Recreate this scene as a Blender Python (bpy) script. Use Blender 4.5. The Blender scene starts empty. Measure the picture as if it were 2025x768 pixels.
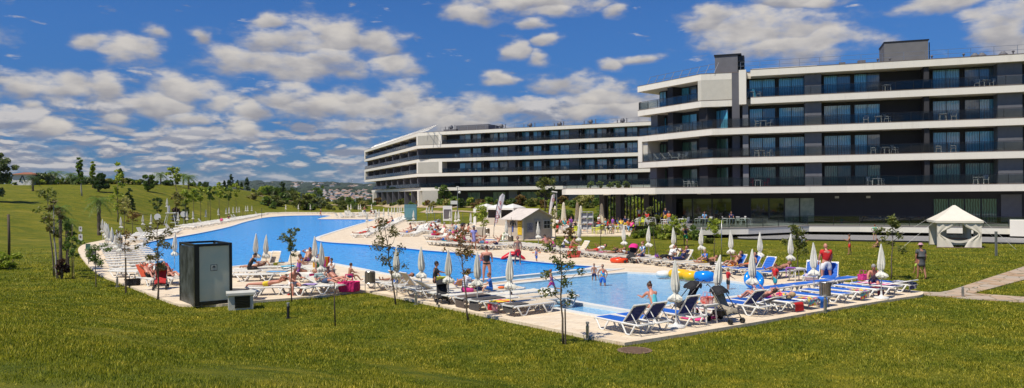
import bpy, math, random
import numpy as np
from math import radians as RAD, sin, cos, pi, tan, atan2, sqrt
from mathutils import Vector, Matrix
from mathutils.geometry import tessellate_polygon
R = random.Random(7)
SC = bpy.context.scene
COL = SC.collection
# ------------------------------------------------------------------ camera
CAMZ = 4.25
FPX = 1500.0
ROLL = 0.0084
HOR = 385.3
cam_d = bpy.data.cameras.new("camera")
cam = bpy.data.objects.new("camera", cam_d)
COL.objects.link(cam)
cam.matrix_world = Matrix(((cos(ROLL), sin(ROLL), 0, 0), (0, 0, -1, 0), (-sin(ROLL), cos(ROLL), 0, CAMZ), (0, 0, 0, 1)))
cam_d.sensor_width = 36.0
cam_d.lens = FPX / 2025 * 36
cam_d.shift_y = (HOR - 384) / 2025
cam_d.clip_start = 0.3
cam_d.clip_end = 30000
SC.camera = cam
# ------------------------------------------------------------------ exposure
SC.view_settings.view_transform = 'Standard'
SC.view_settings.look = 'None'
SC.view_settings.gamma = 1
SC.view_settings.exposure = 0.06
SC.view_settings.use_curve_mapping = False
# ------------------------------------------------------------------ sun
SUN_EL, SUN_AZ = RAD(60), RAD(-132)      # azimuth of the sun from +Y towards +X
sdir = Vector((sin(SUN_AZ) * cos(SUN_EL), cos(SUN_AZ) * cos(SUN_EL), sin(SUN_EL)))
sl = bpy.data.lights.new("sun", 'SUN')
sl.energy = 4.9
sl.angle = RAD(0.5)
sl.color = (1.0, 0.93, 0.80)
so = bpy.data.objects.new("sun", sl)
so.rotation_euler = sdir.to_track_quat('Z', 'Y').to_euler()
so.location = (-60, -30, 90)
COL.objects.link(so)


def ray(px, py):
    a = px - 1012.5
    b = 384 - py + (HOR - 384)
    return (a * cos(ROLL) + b * sin(ROLL)) / FPX, (-a * sin(ROLL) + b * cos(ROLL)) / FPX


# ------------------------------------------------------------------ world: Nishita sky and procedural clouds
W = bpy.data.worlds.new("World")
SC.world = W
W.use_nodes = True
NT = W.node_tree
for n in list(NT.nodes):
    NT.nodes.remove(n)
NL = NT.links


class NB:
    """short-hand node builder"""
    def __init__(s, tree):
        s.t = tree

    def n(s, kind, **kw):
        nd = s.t.nodes.new(kind)
        for k, v in kw.items():
            setattr(nd, k, v)
        return nd

    def plug(s, sock, v):
        if v is None:
            return
        if hasattr(v, 'is_linked') or hasattr(v, 'links'):
            s.t.links.new(v, sock)
        else:
            sock.default_value = v

    def m(s, op, a, b=None, c=None, clamp=False):
        nd = s.n('ShaderNodeMath', operation=op, use_clamp=clamp)
        for i, v in enumerate((a, b, c)):
            s.plug(nd.inputs[i], v)
        return nd.outputs[0]

    def v(s, op, a, b=None):
        nd = s.n('ShaderNodeVectorMath', operation=op)
        s.plug(nd.inputs[0], a)
        s.plug(nd.inputs[1], b)
        return nd.outputs['Value'] if op in ('LENGTH', 'DOT_PRODUCT') else nd.outputs[0]

    def noise(s, vec, scale, detail=4, rough=0.5, out='Fac', dist=0.0):
        nd = s.n('ShaderNodeTexNoise')
        s.plug(nd.inputs['Vector'], vec)
        nd.inputs['Scale'].default_value = scale
        nd.inputs['Detail'].default_value = detail
        nd.inputs['Roughness'].default_value = rough
        nd.inputs['Distortion'].default_value = dist
        return nd.outputs[out]

    def ss(s, x, lo, hi, a=0.0, b=1.0):
        nd = s.n('ShaderNodeMapRange', interpolation_type='SMOOTHSTEP')
        s.plug(nd.inputs[0], x)
        for i, v in enumerate((lo, hi, a, b)):
            s.plug(nd.inputs[1 + i], v)
        return nd.outputs[0]

    def mix(s, f, a, b, blend='MIX'):
        nd = s.n('ShaderNodeMix', data_type='RGBA', blend_type=blend)
        s.plug(nd.inputs[0], f)
        s.plug(nd.inputs[6], a)
        s.plug(nd.inputs[7], b)
        return nd.outputs[2]

    def ramp(s, f, stops):
        nd = s.n('ShaderNodeValToRGB')
        s.plug(nd.inputs[0], f)
        e = nd.color_ramp.elements
        while len(e) < len(stops):
            e.new(0.5)
        for k, (p, c) in enumerate(stops):
            e[k].position = p
            e[k].color = tuple(c) + (1,)
        return nd.outputs[0]


nb = NB(NT)
SKYS = 0.1
tc = nb.n('ShaderNodeTexCoord')
sky = nb.n('ShaderNodeTexSky', sky_type='NISHITA', sun_disc=False, sun_elevation=SUN_EL, sun_rotation=SUN_AZ, altitude=0.0,
           air_density=1.0, dust_density=0.4, ozone_density=4.0)
sep = nb.n('ShaderNodeSeparateXYZ')
NL.new(tc.outputs['Generated'], sep.inputs[0])
dx, dy, dz = sep.outputs
az = nb.m('ARCTAN2', dx, dy)
el = nb.m('ARCSINE', dz)
cv = nb.n('ShaderNodeCombineXYZ')
NL.new(az, cv.inputs[0])
NL.new(el, cv.inputs[1])
P = cv.outputs[0]
# horizon-stretched noise that frays the outline of every cloud
st = nb.v('MULTIPLY', P, (1.0, 2.1, 1.0))
warp = nb.v('SUBTRACT', nb.noise(st, 14.0, 3, 0.5, 'Color'), (0.5, 0.5, 0.5))
P2 = nb.v('ADD', P, nb.v('MULTIPLY', warp, (0.055, 0.022, 0.0)))
fb = nb.noise(st, 20.0, 6, 0.54)
CLOUDS = [(250, 98, 62, 27), (170, 84, 55, 16), (300, 64, 32, 15), (406, 71, 28, 15), (540, 44, 46, 16), (575, 80, 100, 32), (660, 70, 80, 38),
          (750, 88, 55, 34), (450, 116, 62, 30), (590, 128, 110, 28), (775, 130, 50, 22), (655, 120, 90, 28), (125, 170, 75, 32), (40, 168, 50, 22), (215, 172, 60, 30), (300, 205, 80, 26),
          (385, 180, 90, 28), (430, 200, 60, 25), (500, 212, 50, 20), (560, 188, 55, 24), (640, 210, 80, 26), (720, 215, 90, 32), (800, 190, 60, 26), (700, 195, 60, 26),
          (95, 250, 40, 17), (65, 203, 30, 11), (240, 233, 38, 16), (380, 235, 50, 14), (480, 253, 42, 15), (840, 232, 80, 36), (960, 215, 70, 28), (900, 240, 80, 22),
          (1045, 6, 160, 20), (940, 26, 60, 20), (1010, 97, 38, 20), (1083, 82, 28, 14), (1066, 115, 24, 13), (1095, 22, 70, 14), (985, 160, 36, 14), (1120, 165, 70, 24),
          (1200, 190, 80, 26), (1245, 215, 70, 24), (1160, 215, 60, 18), (1060, 50, 30, 12), (1215, 22, 30, 12), (1400, 40, 50, 32), (1470, 65, 110, 42), (1580, 55, 105, 36),
          (1560, 92, 150, 30), (1640, 80, 60, 40), (1980, 50, 80, 50), (1880, 5, 110, 20), (1570, 2, 90, 14), (1620, 4, 60, 10), (1205, 128, 30, 12), (1260, 118, 40, 9), (2120, 60, 120, 50), (-90, 150, 110, 40), (-60, 60, 70, 30)]
fmax, tw = None, None
for (cx, cy, rx, ry) in CLOUDS:
    u_, v_ = ray(cx, cy)
    a_ = math.atan(u_)
    r_ = sqrt(1 + u_ * u_ + v_ * v_)
    e_ = math.asin(v_ / r_)
    wx = rx / FPX / (1 + u_ * u_) * 1.34
    wy = ry / FPX / sqrt(1 + u_ * u_) * 1.42
    # the tiny term makes Cycles evaluate the clouds one after another, which keeps its node stack small
    Pk = P2 if fmax is None else nb.v('ADD', P2, nb.m('MULTIPLY', fmax, 1e-8))
    q = nb.v('MULTIPLY', nb.v('SUBTRACT', Pk, (a_, e_, 0)), (1 / wx, 1 / wy, 0))
    f = nb.m('SUBTRACT', 1.0, nb.v('LENGTH', q))
    s2 = nb.n('ShaderNodeSeparateXYZ')
    NL.new(q, s2.inputs[0])
    if fmax is None:
        fmax, tw = f, s2.outputs[1]
    else:
        g = nb.ss(nb.m('SUBTRACT', f, fmax), -0.12, 0.12)
        mm = nb.n('ShaderNodeMix', data_type='FLOAT')
        NL.new(g, mm.inputs[0])
        NL.new(tw, mm.inputs[2])
        NL.new(s2.outputs[1], mm.inputs[3])
        tw = mm.outputs[0]
        fmax = nb.m('MAXIMUM', fmax, f)
fr = nb.m('MULTIPLY', nb.m('SUBTRACT', fb, 0.5), 2.1)
den1 = nb.ss(nb.m('ADD', fmax, fr), -0.02, 0.78)
# the far banks of small clouds: flatter and finer towards the horizon
def bank(ks, kv, scale, thr, soft, seed):
    q_ = nb.v('ADD', nb.v('MULTIPLY', P, (ks, kv, 1.0)), (seed, seed * 0.7, 0.3))
    f_ = nb.noise(q_, scale, 6, 0.55, dist=0.2)
    g_ = nb.noise(nb.v('ADD', q_, (0.0, 0.32 / scale, 0.0)), scale, 5, 0.55, dist=0.2)
    return nb.ss(nb.m('SUBTRACT', f_, thr), -soft, soft), nb.ss(nb.m('SUBTRACT', f_, g_), -0.06, 0.11)


dA, sA = bank(1.0, 2.5, 13.0, nb.ss(el, RAD(10.0), RAD(6.5), 0.75, 0.515), 0.075, 2.3)
dB, sB = bank(1.0, 3.6, 24.0, nb.ss(el, RAD(6.5), RAD(4.5), 0.70, 0.505), 0.075, 5.1)
den2 = nb.m('MULTIPLY', nb.m('MAXIMUM', dA, dB), nb.ss(el, RAD(0.2), RAD(2.6), 0.4, 0.92))
sAB = nb.m('ADD', nb.m('MULTIPLY', sA, nb.ss(el, RAD(3.5), RAD(5.5))), nb.m('MULTIPLY', sB, nb.ss(el, RAD(5.5), RAD(3.5))))
topness = nb.ss(nb.m('ADD', tw, nb.m('MULTIPLY', nb.m('SUBTRACT', nb.noise(st, 24.0, 4, 0.5), 0.5), 2.4)), -1.0, 0.75)
c1 = nb.mix(topness, (3.0, 2.95, 3.2, 1), (6.3, 5.9, 5.4, 1))
c1 = nb.mix(nb.ss(den1, 0.0, 0.75, 0.0, 1.0), (3.0, 3.2, 3.9, 1), c1)
c2 = nb.mix(sAB, (2.3, 2.5, 3.2, 1), (5.9, 5.6, 5.4, 1))
skyc = nb.mix(1.0, sky.outputs[0], (0.26, 0.53, 0.90, 1), 'MULTIPLY')
skyc = nb.mix(nb.ss(el, RAD(14), RAD(0.5)), skyc, nb.mix(1.0, skyc, (0.55, 0.62, 0.72, 1), 'MULTIPLY'))
o = nb.mix(den2, skyc, c2)
o = nb.mix(nb.m('MULTIPLY', den1, 0.95), o, c1)
bg = nb.n('ShaderNodeBackground')
NL.new(o, bg.inputs[0])
bg.inputs[1].default_value = SKYS
wo = nb.n('ShaderNodeOutputWorld')
NL.new(bg.outputs[0], wo.inputs[0])
W.cycles.sampling_method = 'MANUAL'
W.cycles.sample_map_resolution = 512

# ------------------------------------------------------------------ terrain height
KN = [(-900, 45, 170, 358), (0, 58, 185, 364), (150, 78, 190, 362), (250, 100, 195, 362), (350, 132, 210, 365), (420, 150, 232, 369), (480, 175, 250, 376),
      (540, 198, 262, 387), (620, 206, 275, 398), (700, 204, 255, 401.5), (760, 203, 232, 401), (820, 165, 195, 402), (900, 130, 172, 403),
      (1000, 118, 165, 403.5), (1100, 112, 160, 404), (1200, 112, 155, 403), (1400, 112, 150, 402), (3500, 112, 150, 402)]


def lerp(a, b, t):
    return a + (b - a) * t


KA = np.array(KN, dtype=float)


def sm(t):
    t = np.clip(t, 0, 1)
    return t * t * (3 - 2 * t)


def hgt(x, y):
    x = np.asarray(x, dtype=float)
    y = np.asarray(y, dtype=float)
    r = np.sqrt(x * x + y * y)
    D = np.maximum(y, 0.3 * r)
    px = 1012.5 + FPX * x / np.maximum(D, 0.01)
    px = np.clip(px, -900, 3500)
    f = np.interp(px, KA[:, 0], KA[:, 1])
    c = np.interp(px, KA[:, 0], KA[:, 2])
    yy = np.interp(px, KA[:, 0], KA[:, 3])
    zc = CAMZ + (HOR - ROLL * (px - 1012.5) - yy) / FPX * c
    t = (D - f) / (c - f)
    z = zc * (0.75 * sm(t) + 0.25 * np.clip(t, 0, 1) ** 1.5)
    # beyond the crest: fall to the valley, then the far hills
    nn = np.sin(x * 0.0031 + 1.3) * 0.5 + np.sin(x * 0.0083 + y * 0.001) * 0.3 + np.sin(x * 0.0217 + 2.0 + y * 0.002) * 0.2
    zb = zc + (-6 - zc) * sm((D - c - 25) / 450)
    amp = np.interp(px, [-900, 350, 500, 3500], [0.25, 0.3, 1.0, 1.0])
    zb = zb + (38 + 9 * nn) * sm((D - 900) / 1700) * amp
    zb = zb + (58 + 13 * np.sin(x * 0.0026 + 0.6) + 7 * nn) * sm((D - 2700) / 1800) * amp
    zb = zb - 140 * sm((D - 5200) / 2500)
    z = np.where(D > c, zb, z)
    # the rise the photograph is taken from
    dm = np.interp(px, [-900, 0, 350, 1000, 1300, 3500], [46, 37, 27.5, 19, 17, 17])
    k = np.clip((y - 3.0) / (dm - 3.0), 0, 1)
    z = z + 2.35 * (0.72 * (1 - sm(k)) + 0.28 * (1 - k) ** 1.3)
    return z


def hz(x, y):
    return float(hgt(x, y))


def G(px, py, z=0.0):
    u, v = ray(px, py)
    d = (z - CAMZ) / v
    return u * d, d


def T(px, py, dmax=600):
    """first hit of the pixel's ray with the terrain"""
    u, v = ray(px, py)
    d, pd = 8.0, 8.0
    while d < dmax:
        if CAMZ + v * d < hz(u * d, d):
            lo, hi = pd, d
            for _ in range(18):
                m_ = (lo + hi) / 2
                if CAMZ + v * m_ < hz(u * m_, m_):
                    hi = m_
                else:
                    lo = m_
            d = (lo + hi) / 2
            return u * d, d, hz(u * d, d)
        pd = d
        d *= 1.01
    return u * d, d, hz(u * d, d)


def AT(px, D, z=None):
    """the point at depth D under this bearing, on the terrain unless z is given"""
    u, v = ray(px, HOR)
    x = u * D
    return (x, D, hz(x, D) if z is None else z)


# ------------------------------------------------------------------ materials
MATS = {}


def newmat(name):
    m = bpy.data.materials.new(name)
    m.use_nodes = True
    b = NB(m.node_tree)
    p = m.node_tree.nodes['Principled BSDF']
    MATS[name] = m
    return m, b, p


def mat(name, c, rough=0.6, var=0.0, scale=8.0, metal=0.0, bump=0.0, spec=None, c2=None, coat=0.0, bscale=None, objrand=0.0):
    """procedural material: base colour c, mottled towards c2 (or darker) by noise of its own"""
    if name in MATS:
        return MATS[name]
    m, b, p = newmat(name)
    p.inputs['Roughness'].default_value = rough
    p.inputs['Metallic'].default_value = metal
    if spec is not None:
        p.inputs['Specular IOR Level'].default_value = spec
    if coat:
        p.inputs['Coat Weight'].default_value = coat
    t = b.n('ShaderNodeTexCoord').outputs['Object']
    c = tuple(c)
    if c2 is None:
        c2 = tuple(x * (1 - (var or 0.08)) for x in c)
    f = b.noise(t, scale, 4, 0.6)
    col = b.mix(b.ss(f, 0.32, 0.68), c + (1,), tuple(c2) + (1,))
    if objrand:
        oi = b.n('ShaderNodeObjectInfo').outputs['Random']
        hs = b.n('ShaderNodeHueSaturation')
        b.plug(hs.inputs['Value'], b.m('ADD', 1 - objrand, b.m('MULTIPLY', oi, 2 * objrand)))
        b.plug(hs.inputs['Color'], col)
        col = hs.outputs[0]
    b.plug(p.inputs['Base Color'], col)
    if bump:
        bp = b.n('ShaderNodeBump')
        bp.inputs['Strength'].default_value = bump
        bp.inputs['Distance'].default_value = 0.02
        b.plug(bp.inputs['Height'], b.noise(t, bscale or scale * 3, 3))
        b.plug(p.inputs['Normal'], bp.outputs[0])
    return m


# ------------------------------------------------------------------ mesh builder
def frame_of(d):
    d = Vector(d).normalized()
    a = Vector((0, 0, 1)) if abs(d.z) < 0.9 else Vector((1, 0, 0))
    x = d.cross(a).normalized()
    return x, d.cross(x).normalized()


class MB:
    def __init__(s):
        s.v, s.f, s.mi, s.cur, s.M = [], [], [], 0, None

    def add(s, vs, fs):
        k = len(s.v)
        if s.M is not None:
            vs = [s.M @ Vector(p) for p in vs]
        s.v += [tuple(p) for p in vs]
        s.f += [tuple(i + k for i in f) for f in fs]
        s.mi += [s.cur] * len(fs)
        return s

    def box(s, c, d, rz=0.0, rx=0.0, ry=0.0):
        m = Matrix.Translation(c) @ Matrix.Rotation(rz, 4, 'Z') @ Matrix.Rotation(ry, 4, 'Y') @ Matrix.Rotation(rx, 4, 'X')
        hx, hy, h_ = d[0] / 2, d[1] / 2, d[2] / 2
        vs = [m @ Vector((a * hx, b_ * hy, c_ * h_)) for c_ in (-1, 1) for a, b_ in ((-1, -1), (1, -1), (1, 1), (-1, 1))]
        return s.add(vs, [(3, 2, 1, 0), (4, 5, 6, 7), (0, 1, 5, 4), (1, 2, 6, 5), (2, 3, 7, 6), (3, 0, 4, 7)])

    def prism(s, poly, z0, z1):
        n = len(poly)
        ar = sum(poly[i][0] * poly[(i + 1) % n][1] - poly[(i + 1) % n][0] * poly[i][1] for i in range(n))
        if ar < 0:
            poly = poly[::-1]
        vs = [(p[0], p[1], z0) for p in poly] + [(p[0], p[1], z1) for p in poly]
        tri = tessellate_polygon([[Vector((p[0], p[1], 0)) for p in poly]])
        fs = []
        for t in tri:
            a, b_, c_ = (Vector(poly[i][:2]) for i in t)
            if (b_ - a).cross(c_ - a) < 0:
                t = (t[0], t[2], t[1])
            fs.append(tuple(i + n for i in t))
            fs.append((t[2], t[1], t[0]))
        fs += [(i, (i + 1) % n, (i + 1) % n + n, i + n) for i in range(n)]
        return s.add(vs, fs)

    def tube(s, pts, rad, n=6, cap=True, sx=1.0, sy=1.0):
        pts = [Vector(p) for p in pts]
        if not hasattr(rad, '__len__'):
            rad = [rad] * len(pts)
        vs, fs = [], []
        px_ = None
        for i, p in enumerate(pts):
            d = (pts[min(i + 1, len(pts) - 1)] - pts[max(i - 1, 0)])
            if d.length < 1e-9:
                d = Vector((0, 0, 1))
            d.normalize()
            if px_ is None:
                ax, ay = frame_of(d)
            else:
                ax = (px_ - d * px_.dot(d))
                ax = ax.normalized() if ax.length > 1e-6 else frame_of(d)[0]
                ay = d.cross(ax)
            px_ = ax
            for k in range(n):
                a = 2 * pi * k / n
                vs.append(p + ax * (cos(a) * rad[i] * sx) + ay * (sin(a) * rad[i] * sy))
        for i in range(len(pts) - 1):
            for k in range(n):
                a, b_ = i * n + k, i * n + (k + 1) % n
                fs.append((a, b_, b_ + n, a + n))
        if cap:
            fs.append(tuple(range(n))[::-1])
            fs.append(tuple((len(pts) - 1) * n + k for k in range(n)))
        return s.add(vs, fs)

    def lathe(s, prof, n=12, c=(0, 0, 0), f=None):
        """prof: (radius, z) pairs; f(angle, index) scales the radius"""
        vs, fs = [], []
        for i, (r, z) in enumerate(prof):
            for k in range(n):
                a = 2 * pi * k / n
                q = r * (f(a, i) if f else 1)
                vs.append((c[0] + q * cos(a), c[1] + q * sin(a), c[2] + z))
        for i in range(len(prof) - 1):
            for k in range(n):
                a, b_ = i * n + k, i * n + (k + 1) % n
                fs.append((a, b_, b_ + n, a + n))
        fs.append(tuple(range(n))[::-1])
        fs.append(tuple((len(prof) - 1) * n + k for k in range(n)))
        return s.add(vs, fs)

    def ball(s, c, r, n=10, m=7, sc=(1, 1, 1)):
        prof = [(max(0.001, sin(pi * i / m)), -cos(pi * i / m)) for i in range(m + 1)]
        old = s.M
        mm = Matrix.Translation(c) @ Matrix.Diagonal((r * sc[0], r * sc[1], r * sc[2], 1))
        s.M = mm if old is None else old @ mm
        s.lathe(prof, n)
        s.M = old
        return s

    def torus(s, c, R_, r_, n=16, m=8, M=None):
        vs, fs = [], []
        for i in range(n):
            a = 2 * pi * i / n
            for j in range(m):
                b_ = 2 * pi * j / m
                p = Vector(((R_ + r_ * cos(b_)) * cos(a), (R_ + r_ * cos(b_)) * sin(a), r_ * sin(b_)))
                if M is not None:
                    p = M @ p
                vs.append(p + Vector(c))
        for i in range(n):
            for j in range(m):
                fs.append((i * m + j, ((i + 1) % n) * m + j, ((i + 1) % n) * m + (j + 1) % m, i * m + (j + 1) % m))
        return s.add(vs, fs)

    def sheet(s, rows):
        n = len(rows[0])
        vs = [p for r_ in rows for p in r_]
        fs = [(i * n + j, i * n + j + 1, (i + 1) * n + j + 1, (i + 1) * n + j) for i in range(len(rows) - 1) for j in range(n - 1)]
        return s.add(vs, fs)

    def mesh(s, name, mats, smooth=False):
        me = bpy.data.meshes.new(name)
        me.from_pydata(s.v, [], s.f)
        for m in (mats if isinstance(mats, (list, tuple)) else [mats]):
            me.materials.append(m)
        me.polygons.foreach_set('material_index', s.mi)
        if smooth:
            me.polygons.foreach_set('use_smooth', [True] * len(s.f))
        me.update()
        return me

    def build(s, name, mats, parent=None, smooth=False, loc=None):
        me = s.mesh(name, mats, smooth)
        return link(name, me, parent, loc)


def link(name, me, parent=None, loc=None):
    ob = bpy.data.objects.new(name, me)
    COL.objects.link(ob)
    if parent is not None:
        ob.parent = parent
    if loc is not None:
        ob.location = loc
    return ob


def tag(ob, label, cat, group=None, kind=None):
    ob['label'] = label
    ob['category'] = cat
    if group:
        ob['group'] = group
    if kind:
        ob['kind'] = kind
    return ob


def thing(name, label, cat, loc=(0, 0, 0), rz=0.0, group=None):
    ob = bpy.data.objects.new(name, None)
    COL.objects.link(ob)
    ob.empty_display_size = 0.2
    ob.location = loc
    ob.rotation_euler = (0, 0, rz)
    return tag(ob, label, cat, group)


def copy_tree(o_, parent=None, kids=None):
    c = o_.copy()
    COL.objects.link(c)
    c.parent = parent
    for ch in list(o_.children):
        copy_tree(ch, c)
    return c


def place(proto, loc, rz, label, cat=None, group=None, scale=None):
    """the prototype itself the first time, then copies of it and of each of its parts"""
    if not proto.get('_used'):
        proto['_used'] = 1
        c = proto
    else:
        c = copy_tree(proto)
    c.location = loc
    c.rotation_euler = (0, 0, rz)
    if scale:
        c.scale = scale if hasattr(scale, '__len__') else (scale,) * 3
    c['label'] = label
    if group:
        c['group'] = group
    elif 'group' in c:
        del c['group']
    return c


def offs(poly, d):
    """offset an open polyline to its left by d"""
    out = []
    n = len(poly)
    for i in range(n):
        a = Vector(poly[max(i - 1, 0)][:2])
        p = Vector(poly[i][:2])
        c = Vector(poly[min(i + 1, n - 1)][:2])
        t1 = (p - a).normalized() if i > 0 else (c - p).normalized()
        t2 = (c - p).normalized() if i < n - 1 else t1
        n1 = Vector((-t1.y, t1.x))
        n2 = Vector((-t2.y, t2.x))
        m_ = (n1 + n2)
        m_ = m_ / max(0.4, m_.dot(n1))
        out.append(tuple(p + m_ * d))
    return out
# ================================================================== THE SETTING
def grass_material():
    m, b, p = newmat("lawn_grass")
    t = b.n('ShaderNodeNewGeometry').outputs['Position']
    p.inputs['Roughness'].default_value = 0.85
    p.inputs['Specular IOR Level'].default_value = 0.15
    fine = b.noise(t, 26.0, 3, 0.7)
    mid = b.noise(t, 1.6, 5, 0.65)
    big = b.noise(t, 0.13, 4, 0.6)
    st_ = b.noise(b.v('MULTIPLY', t, (0.35, 2.2, 1)), 0.45, 4, 0.6)
    c = b.mix(b.ss(mid, 0.3, 0.7), (0.118, 0.135, 0.006, 1), (0.225, 0.205, 0.012, 1))
    c = b.mix(b.ss(fine, 0.3, 0.75), b.mix(1.0, c, (0.55, 0.62, 0.5, 1), 'MULTIPLY'), b.mix(1.0, c, (1.35, 1.25, 1.2, 1), 'MULTIPLY'))
    c = b.mix(b.ss(big, 0.45, 0.70, 0.0, 0.6), c, (0.25, 0.21, 0.03, 1))
    c = b.mix(b.ss(st_, 0.50, 0.72, 0.0, 0.6), c, (0.06, 0.095, 0.006, 1))
    c = b.mix(1.0, c, b.mix(b.ss(b.noise(t, 0.55, 4, 0.6), 0.38, 0.66), (0.72, 0.80, 0.7, 1), (1.1, 1.05, 1.0, 1)), 'MULTIPLY')
    # mower passes: broad faint bands
    sp = b.n('ShaderNodeSeparateXYZ')
    b.plug(sp.inputs[0], t)
    ph = b.m('ADD', b.m('MULTIPLY', sp.outputs[0], 0.55), b.m('ADD', b.m('MULTIPLY', sp.outputs[1], 1.25), b.m('MULTIPLY', big, 9.0)))
    wv = b.m('SINE', ph)
    c = b.mix(b.ss(wv, -0.6, 0.9, 0.0, 0.24), c, (0.06, 0.10, 0.005, 1))
    # distance zones: scrub and fields beyond the garden
    far = b.ss(sp.outputs[1], 262.0, 300.0)
    fr_ = b.noise(t, 0.02, 5, 0.6)
    fc = b.ramp(fr_, [(0.3, (0.02, 0.035, 0.016)), (0.47, (0.035, 0.052, 0.022)), (0.6, (0.12, 0.10, 0.05)), (0.7, (0.05, 0.065, 0.025))])
    c = b.mix(far, c, fc)
    b.plug(p.inputs['Base Color'], c)
    bp = b.n('ShaderNodeBump')
    bp.inputs['Strength'].default_value = 0.9
    bp.inputs['Distance'].default_value = 0.05
    b.plug(bp.inputs['Height'], b.m('ADD', b.noise(t, 30.0, 3, 0.7), b.m('MULTIPLY', mid, 1.4)))
    b.plug(p.inputs['Normal'], bp.outputs[0])
    return m


def hills_material():
    m, b, p = newmat("far_hills")
    t = b.n('ShaderNodeNewGeometry').outputs['Position']
    p.inputs['Roughness'].default_value = 1.0
    p.inputs['Specular IOR Level'].default_value = 0.0
    f = b.noise(t, 0.006, 6, 0.65)
    g = b.noise(t, 0.03, 4, 0.7)
    c = b.ramp(f, [(0.32, (0.012, 0.024, 0.02)), (0.47, (0.022, 0.036, 0.024)), (0.58, (0.05, 0.055, 0.032)), (0.66, (0.14, 0.11, 0.07)), (0.72, (0.03, 0.045, 0.025))])
    c = b.mix(b.ss(g, 0.45, 0.7, 0, 0.5), c, (0.015, 0.03, 0.02, 1))
    b.plug(p.inputs['Base Color'], c)
    return m


def ground():
    angs = []
    a = -180.0
    while a < 180:
        angs.append(a)
        a += 0.4 if abs(a) < 42 else 2.5
    rad = [0.0]
    r_ = 2.0
    while r_ < 9500:
        rad.append(r_)
        r_ *= 1.022 if r_ < 400 else 1.05
    na = len(angs)
    A, RR = np.meshgrid(np.radians(angs), np.array(rad[1:]))
    X, Y = RR * np.sin(A), RR * np.cos(A)
    Z = hgt(X, Y)
    # micro relief on the lawn away from the paving
    Z = Z + np.where((Y > 0) & (Z > 0.25), (np.sin(X * 0.9 + np.sin(Y * 0.4)) * np.sin(Y * 0.7 + X * 0.2)) * 0.03, 0)
    near = RR < 700

    def grid(mask_rows, name, m):
        rows = np.where(mask_rows)[0]
        x, y, z = X[rows], Y[rows], Z[rows]
        nr = len(rows)
        vs = np.stack([x.ravel(), y.ravel(), z.ravel()], 1)
        fs = []
        for i in range(nr - 1):
            for j in range(na):
                j2 = (j + 1) % na
                fs.append((i * na + j, i * na + j2, (i + 1) * na + j2, (i + 1) * na + j)[::-1])
        vs = [tuple(v_) for v_ in vs]
        if rows[0] == 0:
            k = len(vs)
            vs.append((0, 0, hz(0.0, 0.01)))
            fs += [(k, j, (j + 1) % na)[::-1] for j in range(na)]
        me = bpy.data.meshes.new(name)
        me.from_pydata(vs, [], fs)
        me.materials.append(m)
        me.polygons.foreach_set('use_smooth', [True] * len(fs))
        me.update()
        return link(name, me)
    rr = np.array(rad[1:])
    split = np.argmax(rr > 700)
    a_ = grid(np.arange(len(rr)) <= split, 'ground', grass_material())
    a_['kind'] = 'structure'
    b_ = grid(np.arange(len(rr)) >= split, 'hills', hills_material())
    b_['kind'] = 'structure'


ground()

DZ = 0.10          # top of the pool deck
WZ = 0.035         # water
OUT = [(1235, 678), (1160, 664), (934, 617), (804, 590), (725, 575), (680, 578), (647, 584), (501, 595), (430, 603), (355, 603), (308, 586), (256, 565), (230, 556), (200, 545), (175, 526), (158, 505),
       (153, 491), (167, 482), (200, 476), (237, 467), (267, 462), (310, 456), (354, 449), (400, 441), (452, 431), (504, 424), (530, 421), (567, 419.6), (610, 420), (660, 421),
       (681, 420.5), (720, 419.5), (762, 419), (794, 421), (806, 425), (822, 428), (812, 433), (800, 439), (858, 441), (880, 444), (935, 443), (947, 439), (1100, 438), (1190, 440), (1240, 448), (1250, 457),
       (1246, 466), (1100, 466), (1095, 474), (1002, 474), (975, 475), (985, 482), (1120, 497), (1283, 510), (1446, 527), (1560, 542), (1691, 561), (1800, 574), (1826, 577), (1826, 583), (1761, 592), (1621, 615), (1480, 640)]
BIG = [(272, 486), (308, 522), (330, 540), (365, 541), (400, 534), (459, 527), (560, 519), (636, 517), (699, 528), (778, 544), (851, 551), (903, 557.5), (1080, 539.5), (1160, 531.5), (1172, 528), (1125, 525), (1071, 520),
       (997, 513), (923, 502), (848, 497), (774, 489), (700, 483), (660, 481), (630, 478), (622, 474), (624, 470), (634, 466.5), (673, 454), (712, 442.5), (741, 435), (700, 434.5), (627, 434),
       (640, 430), (655, 427), (629, 426.3), (580, 427), (556, 428), (525, 430.5), (489, 438), (452, 450), (400, 461), (350, 470), (300, 478)]
STR = [(910, 559.5), (1000, 550), (1160, 534), (1216, 533.5), (1165, 541), (1050, 551), (947, 562.5)]
SML = [(980, 566.5), (1100, 554), (1160, 547), (1241, 540), (1303, 543), (1433, 556.5), (1500, 566), (1553, 570.5), (1538, 575), (1480, 583), (1316, 605), (1249, 615), (1160, 601), (1060, 582)]
LOW = [(962, 569), (1060, 585), (1160, 604), (1246, 618.5), (1188, 625.5), (1120, 614), (1040, 598), (985, 583)]


def G2(l, z=DZ):
    return [G(x, y, z) for x, y in l]


def ccw(p):
    a = sum(p[i][0] * p[(i + 1) % len(p)][1] - p[(i + 1) % len(p)][0] * p[i][1] for i in range(len(p)))
    return p if a > 0 else p[::-1]


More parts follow.
